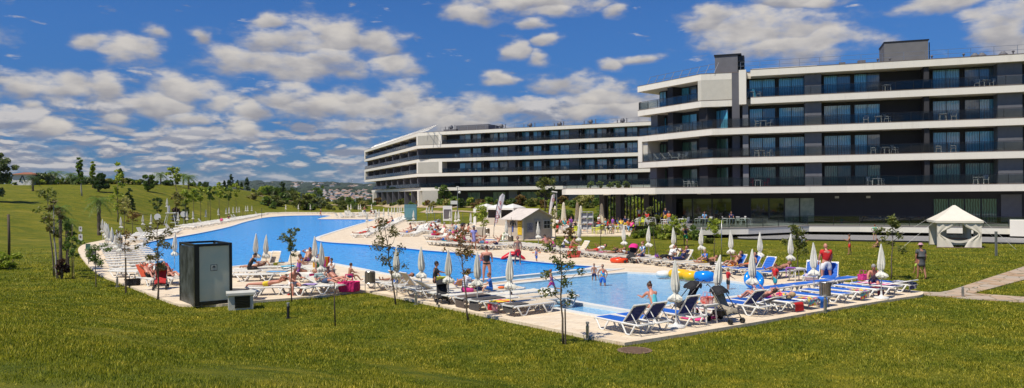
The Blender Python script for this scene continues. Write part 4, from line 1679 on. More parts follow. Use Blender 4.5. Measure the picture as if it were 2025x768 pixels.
def skin_mesh(verts, edges, rads, lv=1):
    me = bpy.data.meshes.new('tmp')
    me.from_pydata([tuple(v_) for v_ in verts], edges, [])
    ob = bpy.data.objects.new('tmp', me)
    TSC.collection.objects.link(ob)
    md = ob.modifiers.new('s', 'SKIN')
    me.update()
    if not me.skin_vertices:
        bpy.context.view_layer.objects.active = ob
    for i, v_ in enumerate(me.skin_vertices[0].data if me.skin_vertices else []):
        r_ = rads[i]
        v_.radius = r_ if hasattr(r_, '__len__') else (r_, r_)
        v_.use_root = (i == 0)
    md.use_smooth_shade = True
    sb = ob.modifiers.new('b', 'SUBSURF')
    sb.levels = lv
    sb.render_levels = lv
    TSC.view_layers[0].update()
    dg = TSC.view_layers[0].depsgraph
    ev = ob.evaluated_get(dg)
    m2 = ev.to_mesh()
    vs = [tuple(v_.co) for v_ in m2.vertices]
    fs = [tuple(p.vertices) for p in m2.polygons]
    ev.to_mesh_clear()
    bpy.data.objects.remove(ob)
    bpy.data.meshes.remove(me)
    return vs, fs


def fig(pose, build=1.0):
    """joint positions from sagittal angles in degrees. lean: torso from upright towards the front; t/s: thigh and shin from straight
    down towards the front; a/f: upper arm and forearm likewise; ab/lb: sideways spread of arms and legs"""
    q = dict(lean=0, t=(0, 0), s=(0, 0), a=(5, 5), f=(10, 10), ab=(0.15, 0.15), lb=(0.04, 0.04), head=0, z=None, curve=0)
    q.update(pose)
    J = {}
    up = lambda a: Vector((0, sin(RAD(a)), cos(RAD(a))))
    lb_ = lambda a, s: Vector((s, sin(RAD(a)), -cos(RAD(a)))).normalized()
    pz = q['z']
    J['pel'] = Vector((0, 0, 0))
    J['wst'] = J['pel'] + up(q['lean'] * 0.9) * 0.17
    J['chs'] = J['wst'] + up(q['lean']) * 0.20
    J['nck'] = J['chs'] + up(q['lean'] + q['curve']) * 0.16
    J['hed'] = J['nck'] + up(q['lean'] + q['head']) * 0.17
    fwd = Vector((0, cos(RAD(q['lean'])), -sin(RAD(q['lean']))))
    for i, s in enumerate((-1, 1)):
        n = 'LR'[i]
        J['sh' + n] = J['chs'].lerp(J['nck'], 0.62) + Vector((s * 0.165 * build, 0, 0))
        J['el' + n] = J['sh' + n] + lb_(q['a'][i], s * q['ab'][i]) * 0.28
        J['wr' + n] = J['el' + n] + lb_(q['f'][i], -s * q['ab'][i] * 0.6) * 0.245
        J['hp' + n] = J['pel'] + Vector((s * 0.09 * build, 0, -0.02))
        J['kn' + n] = J['hp' + n] + lb_(q['t'][i], s * q['lb'][i]) * 0.43
        J['an' + n] = J['kn' + n] + lb_(q['s'][i], s * q['lb'][i] * 0.3) * 0.42
        fa = q['s'][i]
        J['to' + n] = J['an' + n] + (Vector((0, cos(RAD(fa)), sin(RAD(fa)))) * 0.15 + lb_(fa, 0) * 0.045)
    if pz is None:
        pz = -min(J['toL'].z, J['toR'].z, J['anL'].z - 0.04, J['anR'].z - 0.04) + 0.02
    for k in J:
        J[k] = J[k] + Vector((0, 0, pz))
    return J


BODY = {}


def hand(mb, w_, d, sgn):
    """palm with four fingers of unequal length and a thumb leaving the side of the palm"""
    x, y = frame_of(d)
    d = Vector(d).normalized()
    pc = w_ + d * 0.05
    mb.tube([w_, w_ + d * 0.03, w_ + d * 0.08, w_ + d * 0.095], [0.022, 0.034, 0.036, 0.028], 6, sy=0.45)
    for k, L in enumerate((0.062, 0.078, 0.074, 0.056)):
        o_ = w_ + d * 0.085 + x * (0.024 - 0.016 * k)
        m_ = o_ + d * L * 0.5 + y * 0.004
        mb.tube([o_, m_, m_ + d * L * 0.4 + y * 0.018], [0.009, 0.0085, 0.006], 5)
    o_ = w_ + d * 0.03 + x * 0.03 * sgn
    mb.tube([o_, o_ + d * 0.03 + x * 0.022 * sgn, o_ + d * 0.058 + x * 0.026 * sgn], [0.011, 0.010, 0.007], 5)


def body_mesh(key, pose, build=1.0, female=False, skin='tan'):
    J = fig(pose, build)
    b = build
    order = ['pel', 'wst', 'chs', 'nck', 'hd0', 'shL', 'elL', 'wrL', 'shR', 'elR', 'wrR', 'hpL', 'knL', 'anL', 'toL', 'hpR', 'knR', 'anR', 'toR']
    J['hd0'] = J['nck'].lerp(J['hed'], 0.55)
    hipw = 0.135 if female else 0.12
    rad = {'pel': (hipw * b, 0.105 * b), 'wst': (0.105 * b, 0.085 * b), 'chs': (0.135 * b, 0.10 * b), 'nck': (0.055, 0.055), 'hd0': (0.05, 0.05),
           'shL': 0.058 * b, 'elL': 0.040 * b, 'wrL': 0.026, 'shR': 0.058 * b, 'elR': 0.040 * b, 'wrR': 0.026,
           'hpL': 0.088 * b, 'knL': 0.056 * b, 'anL': 0.036, 'toL': 0.03, 'hpR': 0.088 * b, 'knR': 0.056 * b, 'anR': 0.036, 'toR': 0.03}
    E = [('pel', 'wst'), ('wst', 'chs'), ('chs', 'nck'), ('nck', 'hd0'), ('chs', 'shL'), ('shL', 'elL'), ('elL', 'wrL'), ('chs', 'shR'), ('shR', 'elR'), ('elR', 'wrR'),
         ('pel', 'hpL'), ('hpL', 'knL'), ('knL', 'anL'), ('anL', 'toL'), ('pel', 'hpR'), ('hpR', 'knR'), ('knR', 'anR'), ('anR', 'toR')]
    vs, fs = skin_mesh([J[k] for k in order], [(order.index(a), order.index(c)) for a, c in E], [rad[k] for k in order])
    mb = MB()
    mb.add(vs, fs)
    # head with its face
    hd = J['hed']
    upv = (J['hed'] - J['nck']).normalized()
    q = dict(lean=0, head=0)
    q.update(pose)
    yaw = RAD(q.get('yaw', 0))
    fw = Vector((0, 1, 0)) - upv * upv.y
    if fw.length < 0.3:
        fw = Vector((0, 0, 1)) - upv * upv.z
    fw.normalize()
    if q['lean'] < -50:
        fw = Vector((0, -upv.z, upv.y)) if Vector((0, -upv.z, upv.y)).z > 0 else -Vector((0, -upv.z, upv.y))
    rt = fw.cross(upv)
    fw = fw * cos(yaw) + rt * sin(yaw)
    rt = fw.cross(upv)
    HM = Matrix((rt, fw, upv)).transposed().to_4x4()
    HM.translation = hd
    mb.M = HM
    mb.ball((0, 0, 0), 1, 12, 9, (0.077, 0.095, 0.115))
    mb.ball((0, 0.035, -0.055), 1, 8, 6, (0.052, 0.055, 0.055))
    mb.tube([(0, 0.088, 0.01), (0, 0.112, -0.022), (0, 0.09, -0.03)], [0.009, 0.015, 0.008], 5)
    for s in (-1, 1):
        mb.ball((s * 0.078, -0.005, -0.01), 1, 6, 4, (0.012, 0.022, 0.03))
    mb.cur = 1
    for s in (-1, 1):
        mb.ball((s * 0.03, 0.086, 0.008), 1, 6, 4, (0.013, 0.008, 0.008))
    mb.cur = 2
    mb.ball((0, 0.088, -0.06), 1, 6, 4, (0.024, 0.008, 0.008))
    mb.cur = 0
    mb.M = None
    for i, n in enumerate('LR'):
        hand(mb, J['wr' + n], J['wr' + n] - J['el' + n], (1, -1)[i])
    me = mb.mesh('body', [SKIN[skin], EYE, LIP], True)
    return me, J, HM


def garment(kind, J, m_, b, parent, female=False):
    g = 0.016
    up_ = {}
    if kind in ('shirt', 'dress', 'vest', 'longshirt'):
        names = ['pel', 'wst', 'chs', 'nk']
        P_ = {'pel': J['pel'].lerp(J['wst'], 0.1), 'wst': J['wst'], 'chs': J['chs'], 'nk': J['chs'].lerp(J['nck'], 0.75)}
        R_ = {'pel': (0.135 * b + g, 0.115 * b + g), 'wst': (0.115 * b + g, 0.095 * b + g), 'chs': (0.14 * b + g, 0.105 * b + g), 'nk': (0.08, 0.07)}
        E = [('pel', 'wst'), ('wst', 'chs'), ('chs', 'nk')]
        if kind != 'vest':
            for n in 'LR':
                names += ['sh' + n, 'es' + n]
                P_['sh' + n] = J['sh' + n]
                P_['es' + n] = J['sh' + n].lerp(J['el' + n], 1.0 if kind == 'longshirt' else 0.62)
                R_['sh' + n] = 0.062 * b + g
                R_['es' + n] = 0.055 * b + g
                E += [('chs', 'sh' + n), ('sh' + n, 'es' + n)]
                if kind == 'longshirt':
                    names += ['wq' + n]
                    P_['wq' + n] = J['el' + n].lerp(J['wr' + n], 0.9)
                    R_['wq' + n] = 0.04 + g
                    E += [('es' + n, 'wq' + n)]
        if kind == 'dress':
            names += ['hem']
            kk = (J['knL'] + J['knR']) / 2
            P_['hem'] = J['pel'].lerp(kk, 0.8)
            R_['hem'] = (0.2 * b, 0.17 * b)
            E += [('pel', 'hem')]
    elif kind in ('shorts', 'trunks', 'trousers', 'briefs'):
        names = ['pel', 'wst']
        P_ = {'pel': J['pel'] + Vector((0, 0, 0.0)), 'wst': J['pel'].lerp(J['wst'], 0.55)}
        R_ = {'pel': (0.132 * b + g, 0.112 * b + g), 'wst': (0.125 * b + g, 0.10 * b + g)}
        E = [('pel', 'wst')]
        fr_ = {'shorts': 0.85, 'trunks': 0.6, 'trousers': 1.0, 'briefs': 0.12}[kind]
        for n in 'LR':
            names += ['hp' + n, 'tk' + n]
            P_['hp' + n] = J['hp' + n]
            P_['tk' + n] = J['hp' + n].lerp(J['kn' + n], fr_)
            R_['hp' + n] = 0.092 * b + g
            R_['tk' + n] = (0.078 if fr_ < 0.9 else 0.064) * b + g
            E += [('pel', 'hp' + n), ('hp' + n, 'tk' + n)]
            if kind == 'trousers':
                names += ['ak' + n]
                P_['ak' + n] = J['kn' + n].lerp(J['an' + n], 0.92)
                R_['ak' + n] = 0.045 + g
                E += [('tk' + n, 'ak' + n)]
    elif kind == 'swimsuit':
        names = ['pel', 'wst', 'chs', 'nk']
        P_ = {'pel': J['pel'] + Vector((0, 0, -0.01)), 'wst': J['wst'], 'chs': J['chs'], 'nk': J['chs'].lerp(J['nck'], 0.1)}
        R_ = {'pel': (0.142 * b + g, 0.115 * b + g), 'wst': (0.11 * b + g, 0.09 * b + g), 'chs': (0.138 * b + g, 0.105 * b + g), 'nk': (0.11 * b + g, 0.09 * b + g)}
        E = [('pel', 'wst'), ('wst', 'chs'), ('chs', 'nk')]
    elif kind == 'bra':
        names = ['a', 'b']
        P_ = {'a': J['chs'].lerp(J['wst'], 0.2), 'b': J['chs'].lerp(J['nck'], 0.1)}
        R_ = {'a': (0.135 * b + g, 0.10 * b + g), 'b': (0.138 * b + g, 0.105 * b + g)}
        E = [('a', 'b')]
    vs, fs = skin_mesh([P_[k] for k in names], [(names.index(a), names.index(c)) for a, c in E], [R_[k] for k in names])
    me = MB().add(vs, fs).mesh(kind, m_, True)
    nm = {'vest': 'vest', 'longshirt': 'shirt', 'bra': 'bikini_top', 'briefs': 'bikini_bottom', 'trunks': 'swim_shorts'}.get(kind, kind)
    return link(nm, me, parent)


def hair(style, HM, m_, parent, hatm=None):
    mb = MB()
    mb.M = HM
    if style == 'short':
        mb.ball((0, -0.014, 0.026), 1, 12, 8, (0.087, 0.098, 0.106))
    elif style == 'crop':
        mb.ball((0, -0.012, 0.018), 1, 12, 8, (0.081, 0.094, 0.106))
    elif style == 'long':
        mb.ball((0, -0.018, 0.022), 1, 12, 8, (0.092, 0.10, 0.112))
        mb.tube([(0, -0.05, 0.02), (0, -0.085, -0.09), (0, -0.085, -0.2), (0, -0.08, -0.27)], [0.07, 0.08, 0.07, 0.03], 8, sy=0.55)
    elif style == 'bun':
        mb.ball((0, -0.016, 0.024), 1, 12, 8, (0.088, 0.10, 0.106))
        mb.ball((0, -0.10, 0.09), 1, 8, 6, (0.045, 0.045, 0.045))
    if style != 'bald':
        mb.build('hair', m_, parent, smooth=True)
    if hatm:
        h = MB()
        h.M = HM
        h.lathe([(0.165, 0.045), (0.17, 0.05), (0.10, 0.066), (0.095, 0.10), (0.085, 0.135), (0.03, 0.15)], 16)
        h.build('hat', hatm, parent, smooth=True)


def person(label, loc, rz, pose, skin='tan', top=None, bottom=None, hr=('short', 'brown'), build=1.0, scale=1.0, female=False, hatm=None, group=None, cat='person'):
    root = thing('person', label, cat, loc, rz, group)
    me, J, HM = body_mesh(None, pose, build, female, skin)
    root.scale = (scale,) * 3
    b = link('body', me, root)
    if bottom:
        garment(bottom[0], J, bottom[1], build, root, female)
    if top:
        garment(top[0], J, top[1], build, root, female)
    hair(hr[0], HM, HAIR.get(hr[1]), root, hatm)
    return root


# poses
STAND = dict(t=(2, -2), s=(-1, -4), a=(8, 4), f=(20, 14), ab=(0.22, 0.22), lb=(0.10, 0.10))
WALK = dict(t=(22, -14), s=(6, -38), a=(-18, 22), f=(0, 42), lean=3)
RUN = dict(t=(42, -25), s=(-10, -85), a=(-35, 40), f=(40, 110), lean=10)
SUPINE = dict(lean=-84, t=(91, 89), s=(90, 90), a=(82, 82), f=(86, 86), ab=(0.3, 0.3), z=0.10, lb=(.1, .1))
def recline(r, knees=0, arms='down', sp=.1):
    d = dict(lean=-(90 - r), t=(90 + knees, 90 + knees * 0.8), s=(90 - knees * 1.25, 90 - knees), z=0.11, lb=(sp, sp), head=10, curve=4)
    if arms == 'down':
        d.update(a=(70 - r, 70 - r), f=(80, 85), ab=(0.3, 0.3))
    elif arms == 'read':
        d.update(a=(75 + r * 0.3, 75 + r * 0.3), f=(140, 140), ab=(0.2, 0.2))
    elif arms == 'head':
        d.update(a=(175 - r, 170 - r), f=(-100, -110), ab=(0.9, 0.9))
    elif arms == 'belly':
        d.update(a=(60 - r, 55 - r), f=(120, 125), ab=(0.35, 0.35))
    return d
PRONE = dict(lean=86, t=(-90, -90), s=(-90, -90), a=(150, 160), f=(60, 80), ab=(0.6, 0.6), z=0.12, head=-30)
SIT = dict(lean=8, t=(84, 80), s=(4, -6), a=(25, 30), f=(70, 62), ab=(0.15, 0.15), z=0.11, lb=(0.12, 0.12))
SITFWD = dict(lean=26, t=(88, 84), s=(10, 4), a=(50, 46), f=(95, 80), z=0.11, lb=(0.15, 0.15), head=8)
SITG = dict(lean=10, t=(112, 100), s=(20, 38), a=(40, 30), f=(85, 80), z=0.11, lb=(0.3, 0.3))
SITLEG = dict(lean=12, t=(92, 90), s=(86, 88), a=(40, 45), f=(80, 75), z=0.11, lb=(0.12, 0.12), head=10)


# ---------------------------------------------------------------- furniture and kit
def make_chair(m_, name='armchair', cat='chair'):
    root = thing(name, 'chair', cat)
    g = MB()
    g.box((0, 0, 0.43), (0.44, 0.44, 0.03))
    g.build('seat', m_, root)
    g = MB()
    for i in range(5):
        g.box((-0.16 + i * 0.08, -0.235 - 0.02, 0.64), (0.055, 0.02, 0.38), rx=0.12)
    g.box((0, -0.285, 0.84), (0.42, 0.03, 0.07), rx=0.12)
    g.build('backrest', m_, root)
    for sx in (-1, 1):
        for sy in (-1, 1):
            l = MB()
            l.tube([(sx * 0.19, sy * 0.19, 0.43), (sx * 0.225, sy * 0.24, 0)], [0.022, 0.017], 5)
            l.build('leg', m_, root)
        l = MB()
        l.tube([(sx * 0.235, -0.26, 0.66), (sx * 0.25, 0.1, 0.65), (sx * 0.245, 0.22, 0.62), (sx * 0.225, 0.24, 0.40)], [0.022, 0.024, 0.022, 0.018], 5)
        l.build('armrest', m_, root)
    return root


def make_table(m_, w_=0.75, h_=0.72, name='side_table', cat='table', round_=False):
    root = thing(name, 'table', cat)
    g = MB()
    if round_:
        g.lathe([(w_ / 2, h_ - 0.04), (w_ / 2 + 0.01, h_ - 0.02), (w_ / 2, h_)], 20)
    else:
        g.box((0, 0, h_ - 0.018), (w_, w_, 0.036))
        g.box((0, 0, h_ - 0.06), (w_ * 0.9, w_ * 0.9, 0.05))
    g.build('table_top', m_, root)
    for sx in (-1, 1):
        for sy in (-1, 1):
            l = MB()
            l.tube([(sx * w_ * 0.36, sy * w_ * 0.36, h_ - 0.03), (sx * w_ * 0.42, sy * w_ * 0.42, 0)], [0.035, 0.022], 5)
            l.build('leg', m_, root)
    return root


def make_stroller(label, loc, rz, hood_m, seat_m, scale=1.0):
    root = thing('pushchair', label, 'pushchair', loc, rz)
    root.scale = (scale,) * 3
    f = MB()
    for s in (-1, 1):
        f.tube([(s * 0.24, 0.42, 0.10), (s * 0.235, 0.1, 0.48), (s * 0.22, -0.30, 0.95), (s * 0.22, -0.42, 1.03), (s * 0.22, -0.47, 0.98)], 0.013, 6)
        f.tube([(s * 0.24, -0.38, 0.10), (s * 0.235, 0.12, 0.5)], 0.013, 6)
    f.tube([(-0.24, -0.38, 0.12), (0.24, -0.1, 0.36)], 0.01, 5)
    f.tube([(0.24, -0.38, 0.12), (-0.24, -0.1, 0.36)], 0.01, 5)
    f.tube([(-0.24, 0.38, 0.16), (0.24, 0.38, 0.16)], 0.012, 5)
    f.build('frame', mat('stroller_tube', (0.08, 0.08, 0.085), 0.3, 0.1, 5, metal=0.7), root, smooth=True)
    st_ = MB()
    n = 6
    path = [(0.30, 0.28), (0.26, 0.40), (0.02, 0.42), (-0.08, 0.5), (-0.2, 0.75), (-0.28, 0.88)]
    rows = [[(x, y, z + 0.02 * cos(x * 12)) for x in (-0.21, -0.14, 0, 0.14, 0.21)] for y, z in path]
    st_.sheet(rows)
    st_.sheet([[(x, y - 0.02, z - 0.03) for x, y, z in r_] for r_ in rows][::-1])
    st_.build('seat', seat_m, root, smooth=True)
    h = MB()
    rows = []
    for i in range(7):
        a = lerp(-0.7, 1.15, i / 6)
        rows.append([(0.24 * sin(b_), -0.22 + 0.33 * sin(a) * (0.45 + 0.55 * cos(b_)), 0.70 + 0.29 * cos(a) * (0.3 + 0.7 * cos(b_)) + (0.02 if i % 2 else 0)) for b_ in np.linspace(-1.45, 1.45, 9)])
    h.sheet(rows)
    h.build('hood', hood_m, root, smooth=False)
    for s in (-1, 1):
        for y in (0.42, -0.38):
            w_ = MB()
            M_ = Matrix.Rotation(pi / 2, 3, 'Y')
            for o_ in (-0.025, 0.025):
                w_.torus((s * 0.24 + o_, y, 0.08), 0.06, 0.02, 12, 6, M_)
            w_.tube([(s * 0.24 - 0.03, y, 0.08), (s * 0.24 + 0.03, y, 0.08)], 0.02, 6)
            w_.build('wheel', RUB, root)
    b_ = MB()
    b_.box((0, -0.12, 0.25), (0.36, 0.34, 0.14))
    b_.build('basket', BLACK, root)
    return root


def make_bin(label, loc, rz=0.0, body=None, group=None):
    root = thing('litter_bin', label, 'litter bin', loc, rz, group)
    g = MB()
    for i in range(18):
        a = 2 * pi * i / 18
        g.box((0.19 * cos(a), 0.19 * sin(a), 0.62), (0.012, 0.052, 0.5), a)
    g.lathe([(0.175, 0.38), (0.18, 0.39), (0.18, 0.86), (0.17, 0.87)], 18)
    g.build('basket', body or mat('bin_slats', (0.20, 0.16, 0.11), 0.7, 0.35, 5), root)
    g = MB()
    g.torus((0, 0, 0.87), 0.195, 0.014, 18, 5)
    g.torus((0, 0, 0.38), 0.195, 0.014, 18, 5)
    g.build('rim', STEEL, root)
    for s in (-1, 1):
        l = MB()
        l.tube([(s * 0.21, 0, 0), (s * 0.21, 0, 0.85)], 0.018, 6)
        l.build('leg', STEEL, root)
    return root


def bollard(label, loc, h=0.5, m_=None, group=None, r=0.06):
    root = thing('path_light', label, 'path light', loc, 0, group)
    g = MB()
    g.lathe([(r * 1.9, 0), (r * 1.9, 0.02), (r, 0.025), (r, h * 0.78)], 14)
    g.build('post', m_ or STEEL, root)
    g = MB()
    g.lathe([(r * 0.7, h * 0.78), (r * 0.7, h * 0.9), (r * 1.05, h * 0.9), (r * 1.05, h)], 14)
    g.build('lamp_head', mat('bollard_head', (0.3, 0.3, 0.28), 0.4), root)
    return root


def towel(label, loc, rz, w_, l_, m_, z, seed=0, drop=0.0, cat='towel', name='towel', group=None):
    """a cloth lying at height z, its +Y end hanging down by 'drop'"""
    r_ = random.Random(seed)
    mb = MB()
    rows = []
    n = 9
    tot = l_ + drop
    for i in range(n + 1):
        s = tot * i / n
        row = []
        for k in range(6):
            x = lerp(-w_ / 2, w_ / 2, k / 5) + r_.uniform(-.01, .01)
            if s <= l_:
                row.append((x, s - l_ / 2, 0.012 + r_.uniform(0, 0.014)))
            else:
                row.append((x * 0.97, l_ / 2 + 0.02 + r_.uniform(-.01, .02), 0.01 - (s - l_)))
        rows.append(row)
    mb.sheet(rows)
    mb.sheet([[(x, y, z_ - 0.012) for x, y, z_ in r2] for r2 in rows][::-1])
    ob = mb.build(name, m_, None, True)
    ob.location = (loc[0], loc[1], z)
    ob.rotation_euler = (0, 0, rz)
    tag(ob, label, cat, group)
    return ob


def bag(label, loc, rz, s, m_, cat='bag'):
    root = thing('beach_bag', label, cat, loc, rz)
    b_ = MB()
    b_.lathe([(0.13, 0), (0.185, 0.01), (0.20, 0.08), (0.205, 0.2), (0.215, 0.25), (0.17, 0.245), (0.15, 0.1), (0.02, 0.08)], 20, f=lambda a, i: (1 + 0.32 * cos(2 * a)) * (1 + 0.07 * sin(7 * a + i)))
    b_.build('body', m_, root, smooth=False)
    h = MB()
    for y in (-0.1, 0.1):
        h.tube([(-0.1, y, 0.27), (-0.08, y * 1.1, 0.42), (0.08, y * 1.1, 0.42), (0.1, y, 0.27)], 0.012, 5)
    h.build('handle', m_, root)
    root.scale = (s, s, s)
    return root
# ================================================================== PLACEMENT
ONES = 'first second third fourth fifth sixth seventh eighth ninth tenth eleventh twelfth thirteenth fourteenth fifteenth sixteenth seventeenth eighteenth nineteenth'.split()
TENS = {20: 'twent', 30: 'thirt', 40: 'fort', 50: 'fift'}


def nth(n):
    if n < 20:
        return ONES[n - 1]
    t_, o_ = n // 10 * 10, n % 10
    return TENS[t_] + ('ieth' if o_ == 0 else 'y-' + ONES[o_ - 1])


def hd(v_):
    return atan2(-v_[0], v_[1])


EK = Line(G(1235, 678, DZ), G(1790, 586, DZ))
EJ = Line(G(725, 575, DZ), G(1235, 678, DZ))
EG = Line(G(1660, 557, DZ), G(1120, 497, DZ))
LZ = DZ + 0.375


def add_lounger(kind, ang, xy, head, label, group=None):
    return place(lounger(kind, ang), (xy[0], xy[1], DZ), hd(head) + R.uniform(-.04, .04), label, group=group)


def on_lounger(label, xy, head, r=0, pose=None, dz=0.0, along=0.1, **kw):
    h_ = Vector(head).normalized()
    p = (xy[0] + h_.x * along, xy[1] + h_.y * along, LZ + dz)
    return person(label, p, hd(head) + pi, pose or recline(r), **kw)


C_ = lambda n, c, **k: colmat(n, c, **k)
RED = C_('red', (0.62, 0.015, 0.015))
BLKC = C_('black', (0.012, 0.012, 0.015))
NVY = C_('navy', (0.012, 0.02, 0.10))
WHT = C_('white', (0.75, 0.74, 0.72))
YEL = C_('yellow', (0.80, 0.58, 0.03))
PNK = C_('pink', (0.75, 0.05, 0.28))
PUR = C_('purple', (0.28, 0.08, 0.42))
TEA = C_('teal', (0.02, 0.33, 0.38))
ORG = C_('orange', (0.80, 0.16, 0.03))
GRN = C_('green', (0.03, 0.28, 0.12))
GRYC = C_('grey', (0.17, 0.17, 0.18))
LBL = C_('light_blue', (0.18, 0.42, 0.70))
BLU = C_('blue', (0.02, 0.16, 0.60))
AQU = C_('aqua', (0.10, 0.55, 0.62))
DRT = C_('dark_towel', (0.075, 0.068, 0.065))
STRP = striped('striped_white_blue', (0.75, 0.75, 0.77), (0.25, 0.30, 0.45), 14, 2)
STRG = striped('striped_green', (0.75, 0.75, 0.55), (0.04, 0.10, 0.02), 4, 0)
STRM = striped('striped_multi', (0.72, 0.14, 0.10), (0.75, 0.72, 0.65), 5, 1)
STRY = striped('striped_yellow_red', (0.82, 0.42, 0.03), (0.72, 0.05, 0.03), 3, 0)
FLW = patterned('floral_multi', [(0.7, 0.05, 0.06), (0.75, 0.6, 0.08), (0.1, 0.35, 0.4), (0.7, 0.65, 0.6), (0.4, 0.06, 0.25)], 9)
BWP = patterned('blue_white_print', [(0.75, 0.77, 0.8), (0.03, 0.08, 0.25), (0.25, 0.45, 0.6), (0.01, 0.02, 0.06)], 11)
LIL = C_('lilac', (0.33, 0.33, 0.68))

# ---- right hand near row (blue slings)
HK = tuple(-EK.inw)
kx = [(1231, 'navy', 48, 'navy cushioned lounger with raised back nearest the pool deck corner'),
      (1269, 'navy', 48, 'navy lounger with raised back, second from the near deck corner'),
      (1337, 'navy', 55, 'navy lounger with raised back in front of the black pushchair hood'),
      (1466, 'navy', 45, 'navy raised lounger just right of the beige lined pushchair'),
      (1494, 'navy', 20, 'lounger carrying the man who holds up a book'),
      (1526, 'blue', 0, 'flat blue lounger between the reading man and the flowery towel'),
      (1556, 'blue', 0, 'flat blue lounger with flowery towel and blue cloth at its head'),
      (1592, 'blue', 0, 'flat blue lounger just left of the slatted litter bin'),
      (1630, 'blue', 0, 'flat blue lounger behind the slatted litter bin'),
      (1662, 'blue', 0, 'flat blue lounger with the bright patterned towel on its head end'),
      (1697, 'blue', 0, 'flat blue lounger with dark red towel hanging under its head'),
      (1729, 'navy', 0, 'lounger with pink striped towel beside the sitting woman'),
      (1760, 'navy', 12, 'last navy lounger at the far right end of the near right row')]
KP = {}
for px_, kd, ang, lb in kx:
    t_ = EK.t_of(px_, 1.25)
    p = EK.at(t_, 1.25)
    KP[px_] = p
    add_lounger(kd, ang, p, HK, lb, 'blue loungers along the right near deck edge')
for i, (px_, kd) in enumerate(((1530, 'blue'), (1575, 'blue'), (1610, 'blue'), (1662, 'blue'))):
    t_ = EK.t_of(px_, 3.3)
    add_lounger(kd, 0, EK.at(t_, 3.3), EK.d, ['flat blue lounger lying crosswise by the end of the shallow pool', 'second crosswise blue lounger beyond the reading man', 'blue lounger crosswise behind the litter bin, nearer the pool', 'blue crosswise lounger farthest right on the pool side'][i], 'blue loungers along the right near deck edge')
# people there
p = KP[1337]
person('woman in bright blue swimsuit sitting on a lounger, seen from behind', (p[0] - 0.62, p[1] + 0.5, LZ), RAD(20), SITFWD, 'red', ('swimsuit', AQU), ('briefs', AQU), ('bun', 'brown'), 1.05, 1.0, True)
on_lounger('bare chested man lying back and holding up a book', KP[1494], HK, 20, recline(22, 35, 'read'), skin='red', bottom=('trunks', NVY), hr=('crop', 'brown'))
on_lounger('woman lying flat on navy lounger holding a tablet', KP[1526], HK, 0, recline(4, 0, 'read'), skin='pale', top=('shirt', FLW), bottom=('shorts', PNK), hr=('long', 'blond'), female=True)
p = KP[1729]
person('woman in grey top bending forward on the right end lounger', (p[0] + 0.1, p[1] + 0.25, LZ), RAD(150), dict(SITFWD, lean=32), 'red', ('vest', GRYC), ('shorts', NVY), ('short', 'grey'), 1.05, 1.0, True)
towel('bright flowery towel rolled over the head of a blue lounger', KP[1556], hd(HK), 0.6, 0.5, FLW, LZ + 0.005, 3, 0.25).location = (KP[1556][0] + HK[0] * .75, KP[1556][1] + HK[1] * .75, LZ + .01)
towel('deep blue cloth hanging off a lounger beside the litter bin', (KP[1556][0] + HK[0] * .8 + .55, KP[1556][1] + HK[1] * .8 + .3), hd(HK), 0.45, 0.3, BLU, LZ - 0.02, 4, 0.34)
towel('yellow, red and teal towel folded on a lounger right of the bin', (KP[1662][0] + HK[0] * .7, KP[1662][1] + HK[1] * .7), hd(HK), 0.6, 0.45, FLW, LZ + 0.005, 5, 0.3)
towel('dark red towel hanging beneath the head of a blue lounger', (KP[1697][0] + HK[0] * .72, KP[1697][1] + HK[1] * .72), hd(HK), 0.5, 0.3, C_('maroon', (.16, .01, .03)), LZ + 0.005, 6, 0.3)
towel('pink and white striped towel spread on navy lounger', KP[1729], hd(HK), 0.6, 1.3, striped('striped_pink', (.7, .05, .25), (.72, .7, .75), 4, 1), LZ + 0.004, 7, 0.0)
towel('dark striped cloth at the far right lounger head', (KP[1760][0] + HK[0] * .5, KP[1760][1] + HK[1] * .5), hd(HK), 0.6, 0.8, striped('striped_dark', (.03, .03, .10), (.6, .6, .65), 6, 1), LZ + 0.03, 8, 0.25)
towel('crimson towel under the flowery towel lounger', (KP[1526][0] + HK[0] * .9, KP[1526][1] + HK[1] * .9), hd(HK), 0.5, 0.3, RED, LZ - 0.05, 9, 0.28)
bg_ = G(1706, 556 + 11, DZ)
bag('magenta bag standing by the loungers at the far right', (EK.at(EK.t_of(1706, 2.6), 2.6) + (DZ + 0.3,)), 0.3, 1.0, PNK)
# white table with the red bag
TP = EK.at(EK.t_of(1393, 0.75), 0.75)
place(make_table(PLW, 0.6, 0.62), TP + (DZ,), EK.ang, 'small white plastic table with a red bag, among the near right loungers')
rb = bag('red and white carrier bag standing on the small white table', (TP[0] + 0.05, TP[1], DZ + 0.62), 0.4, 0.85, C_('bag_red', (0.75, 0.04, 0.01), c2=(0.75, 0.55, 0.5), scale=5))
towel('aqua and yellow cloth lying on the small white table', (TP[0] - 0.18, TP[1] + .1), 0.3, 0.25, 0.3, FLW, DZ + 0.625, 11)
towel('bright pink towel heaped on the deck under the white table', (TP[0] + 0.05, TP[1] + 0.9), 0.6, 1.1, 0.8, C_('hotpink', (0.80, 0.06, 0.26)), DZ + 0.01, 12)
add_lounger('navy', 0, (TP[0] + 0.1, TP[1] + 1.3), HK, 'flat navy lounger behind the small white table', 'blue loungers along the right near deck edge')
BEI = C_('stroller_beige', (0.45, 0.40, 0.30), c2=(0.25, 0.2, 0.14), scale=14)
make_stroller('black umbrella pushchair with beige lining at the deck edge', EK.at(EK.t_of(1431, 0.5), 0.5) + (DZ,), RAD(212), BLKC, BEI, 1.15)
make_stroller('pushchair with big black hood behind the navy raised lounger', EK.at(EK.t_of(1356, 2.0), 2.0) + (DZ,), RAD(100), BLKC, BLKC, 1.2)
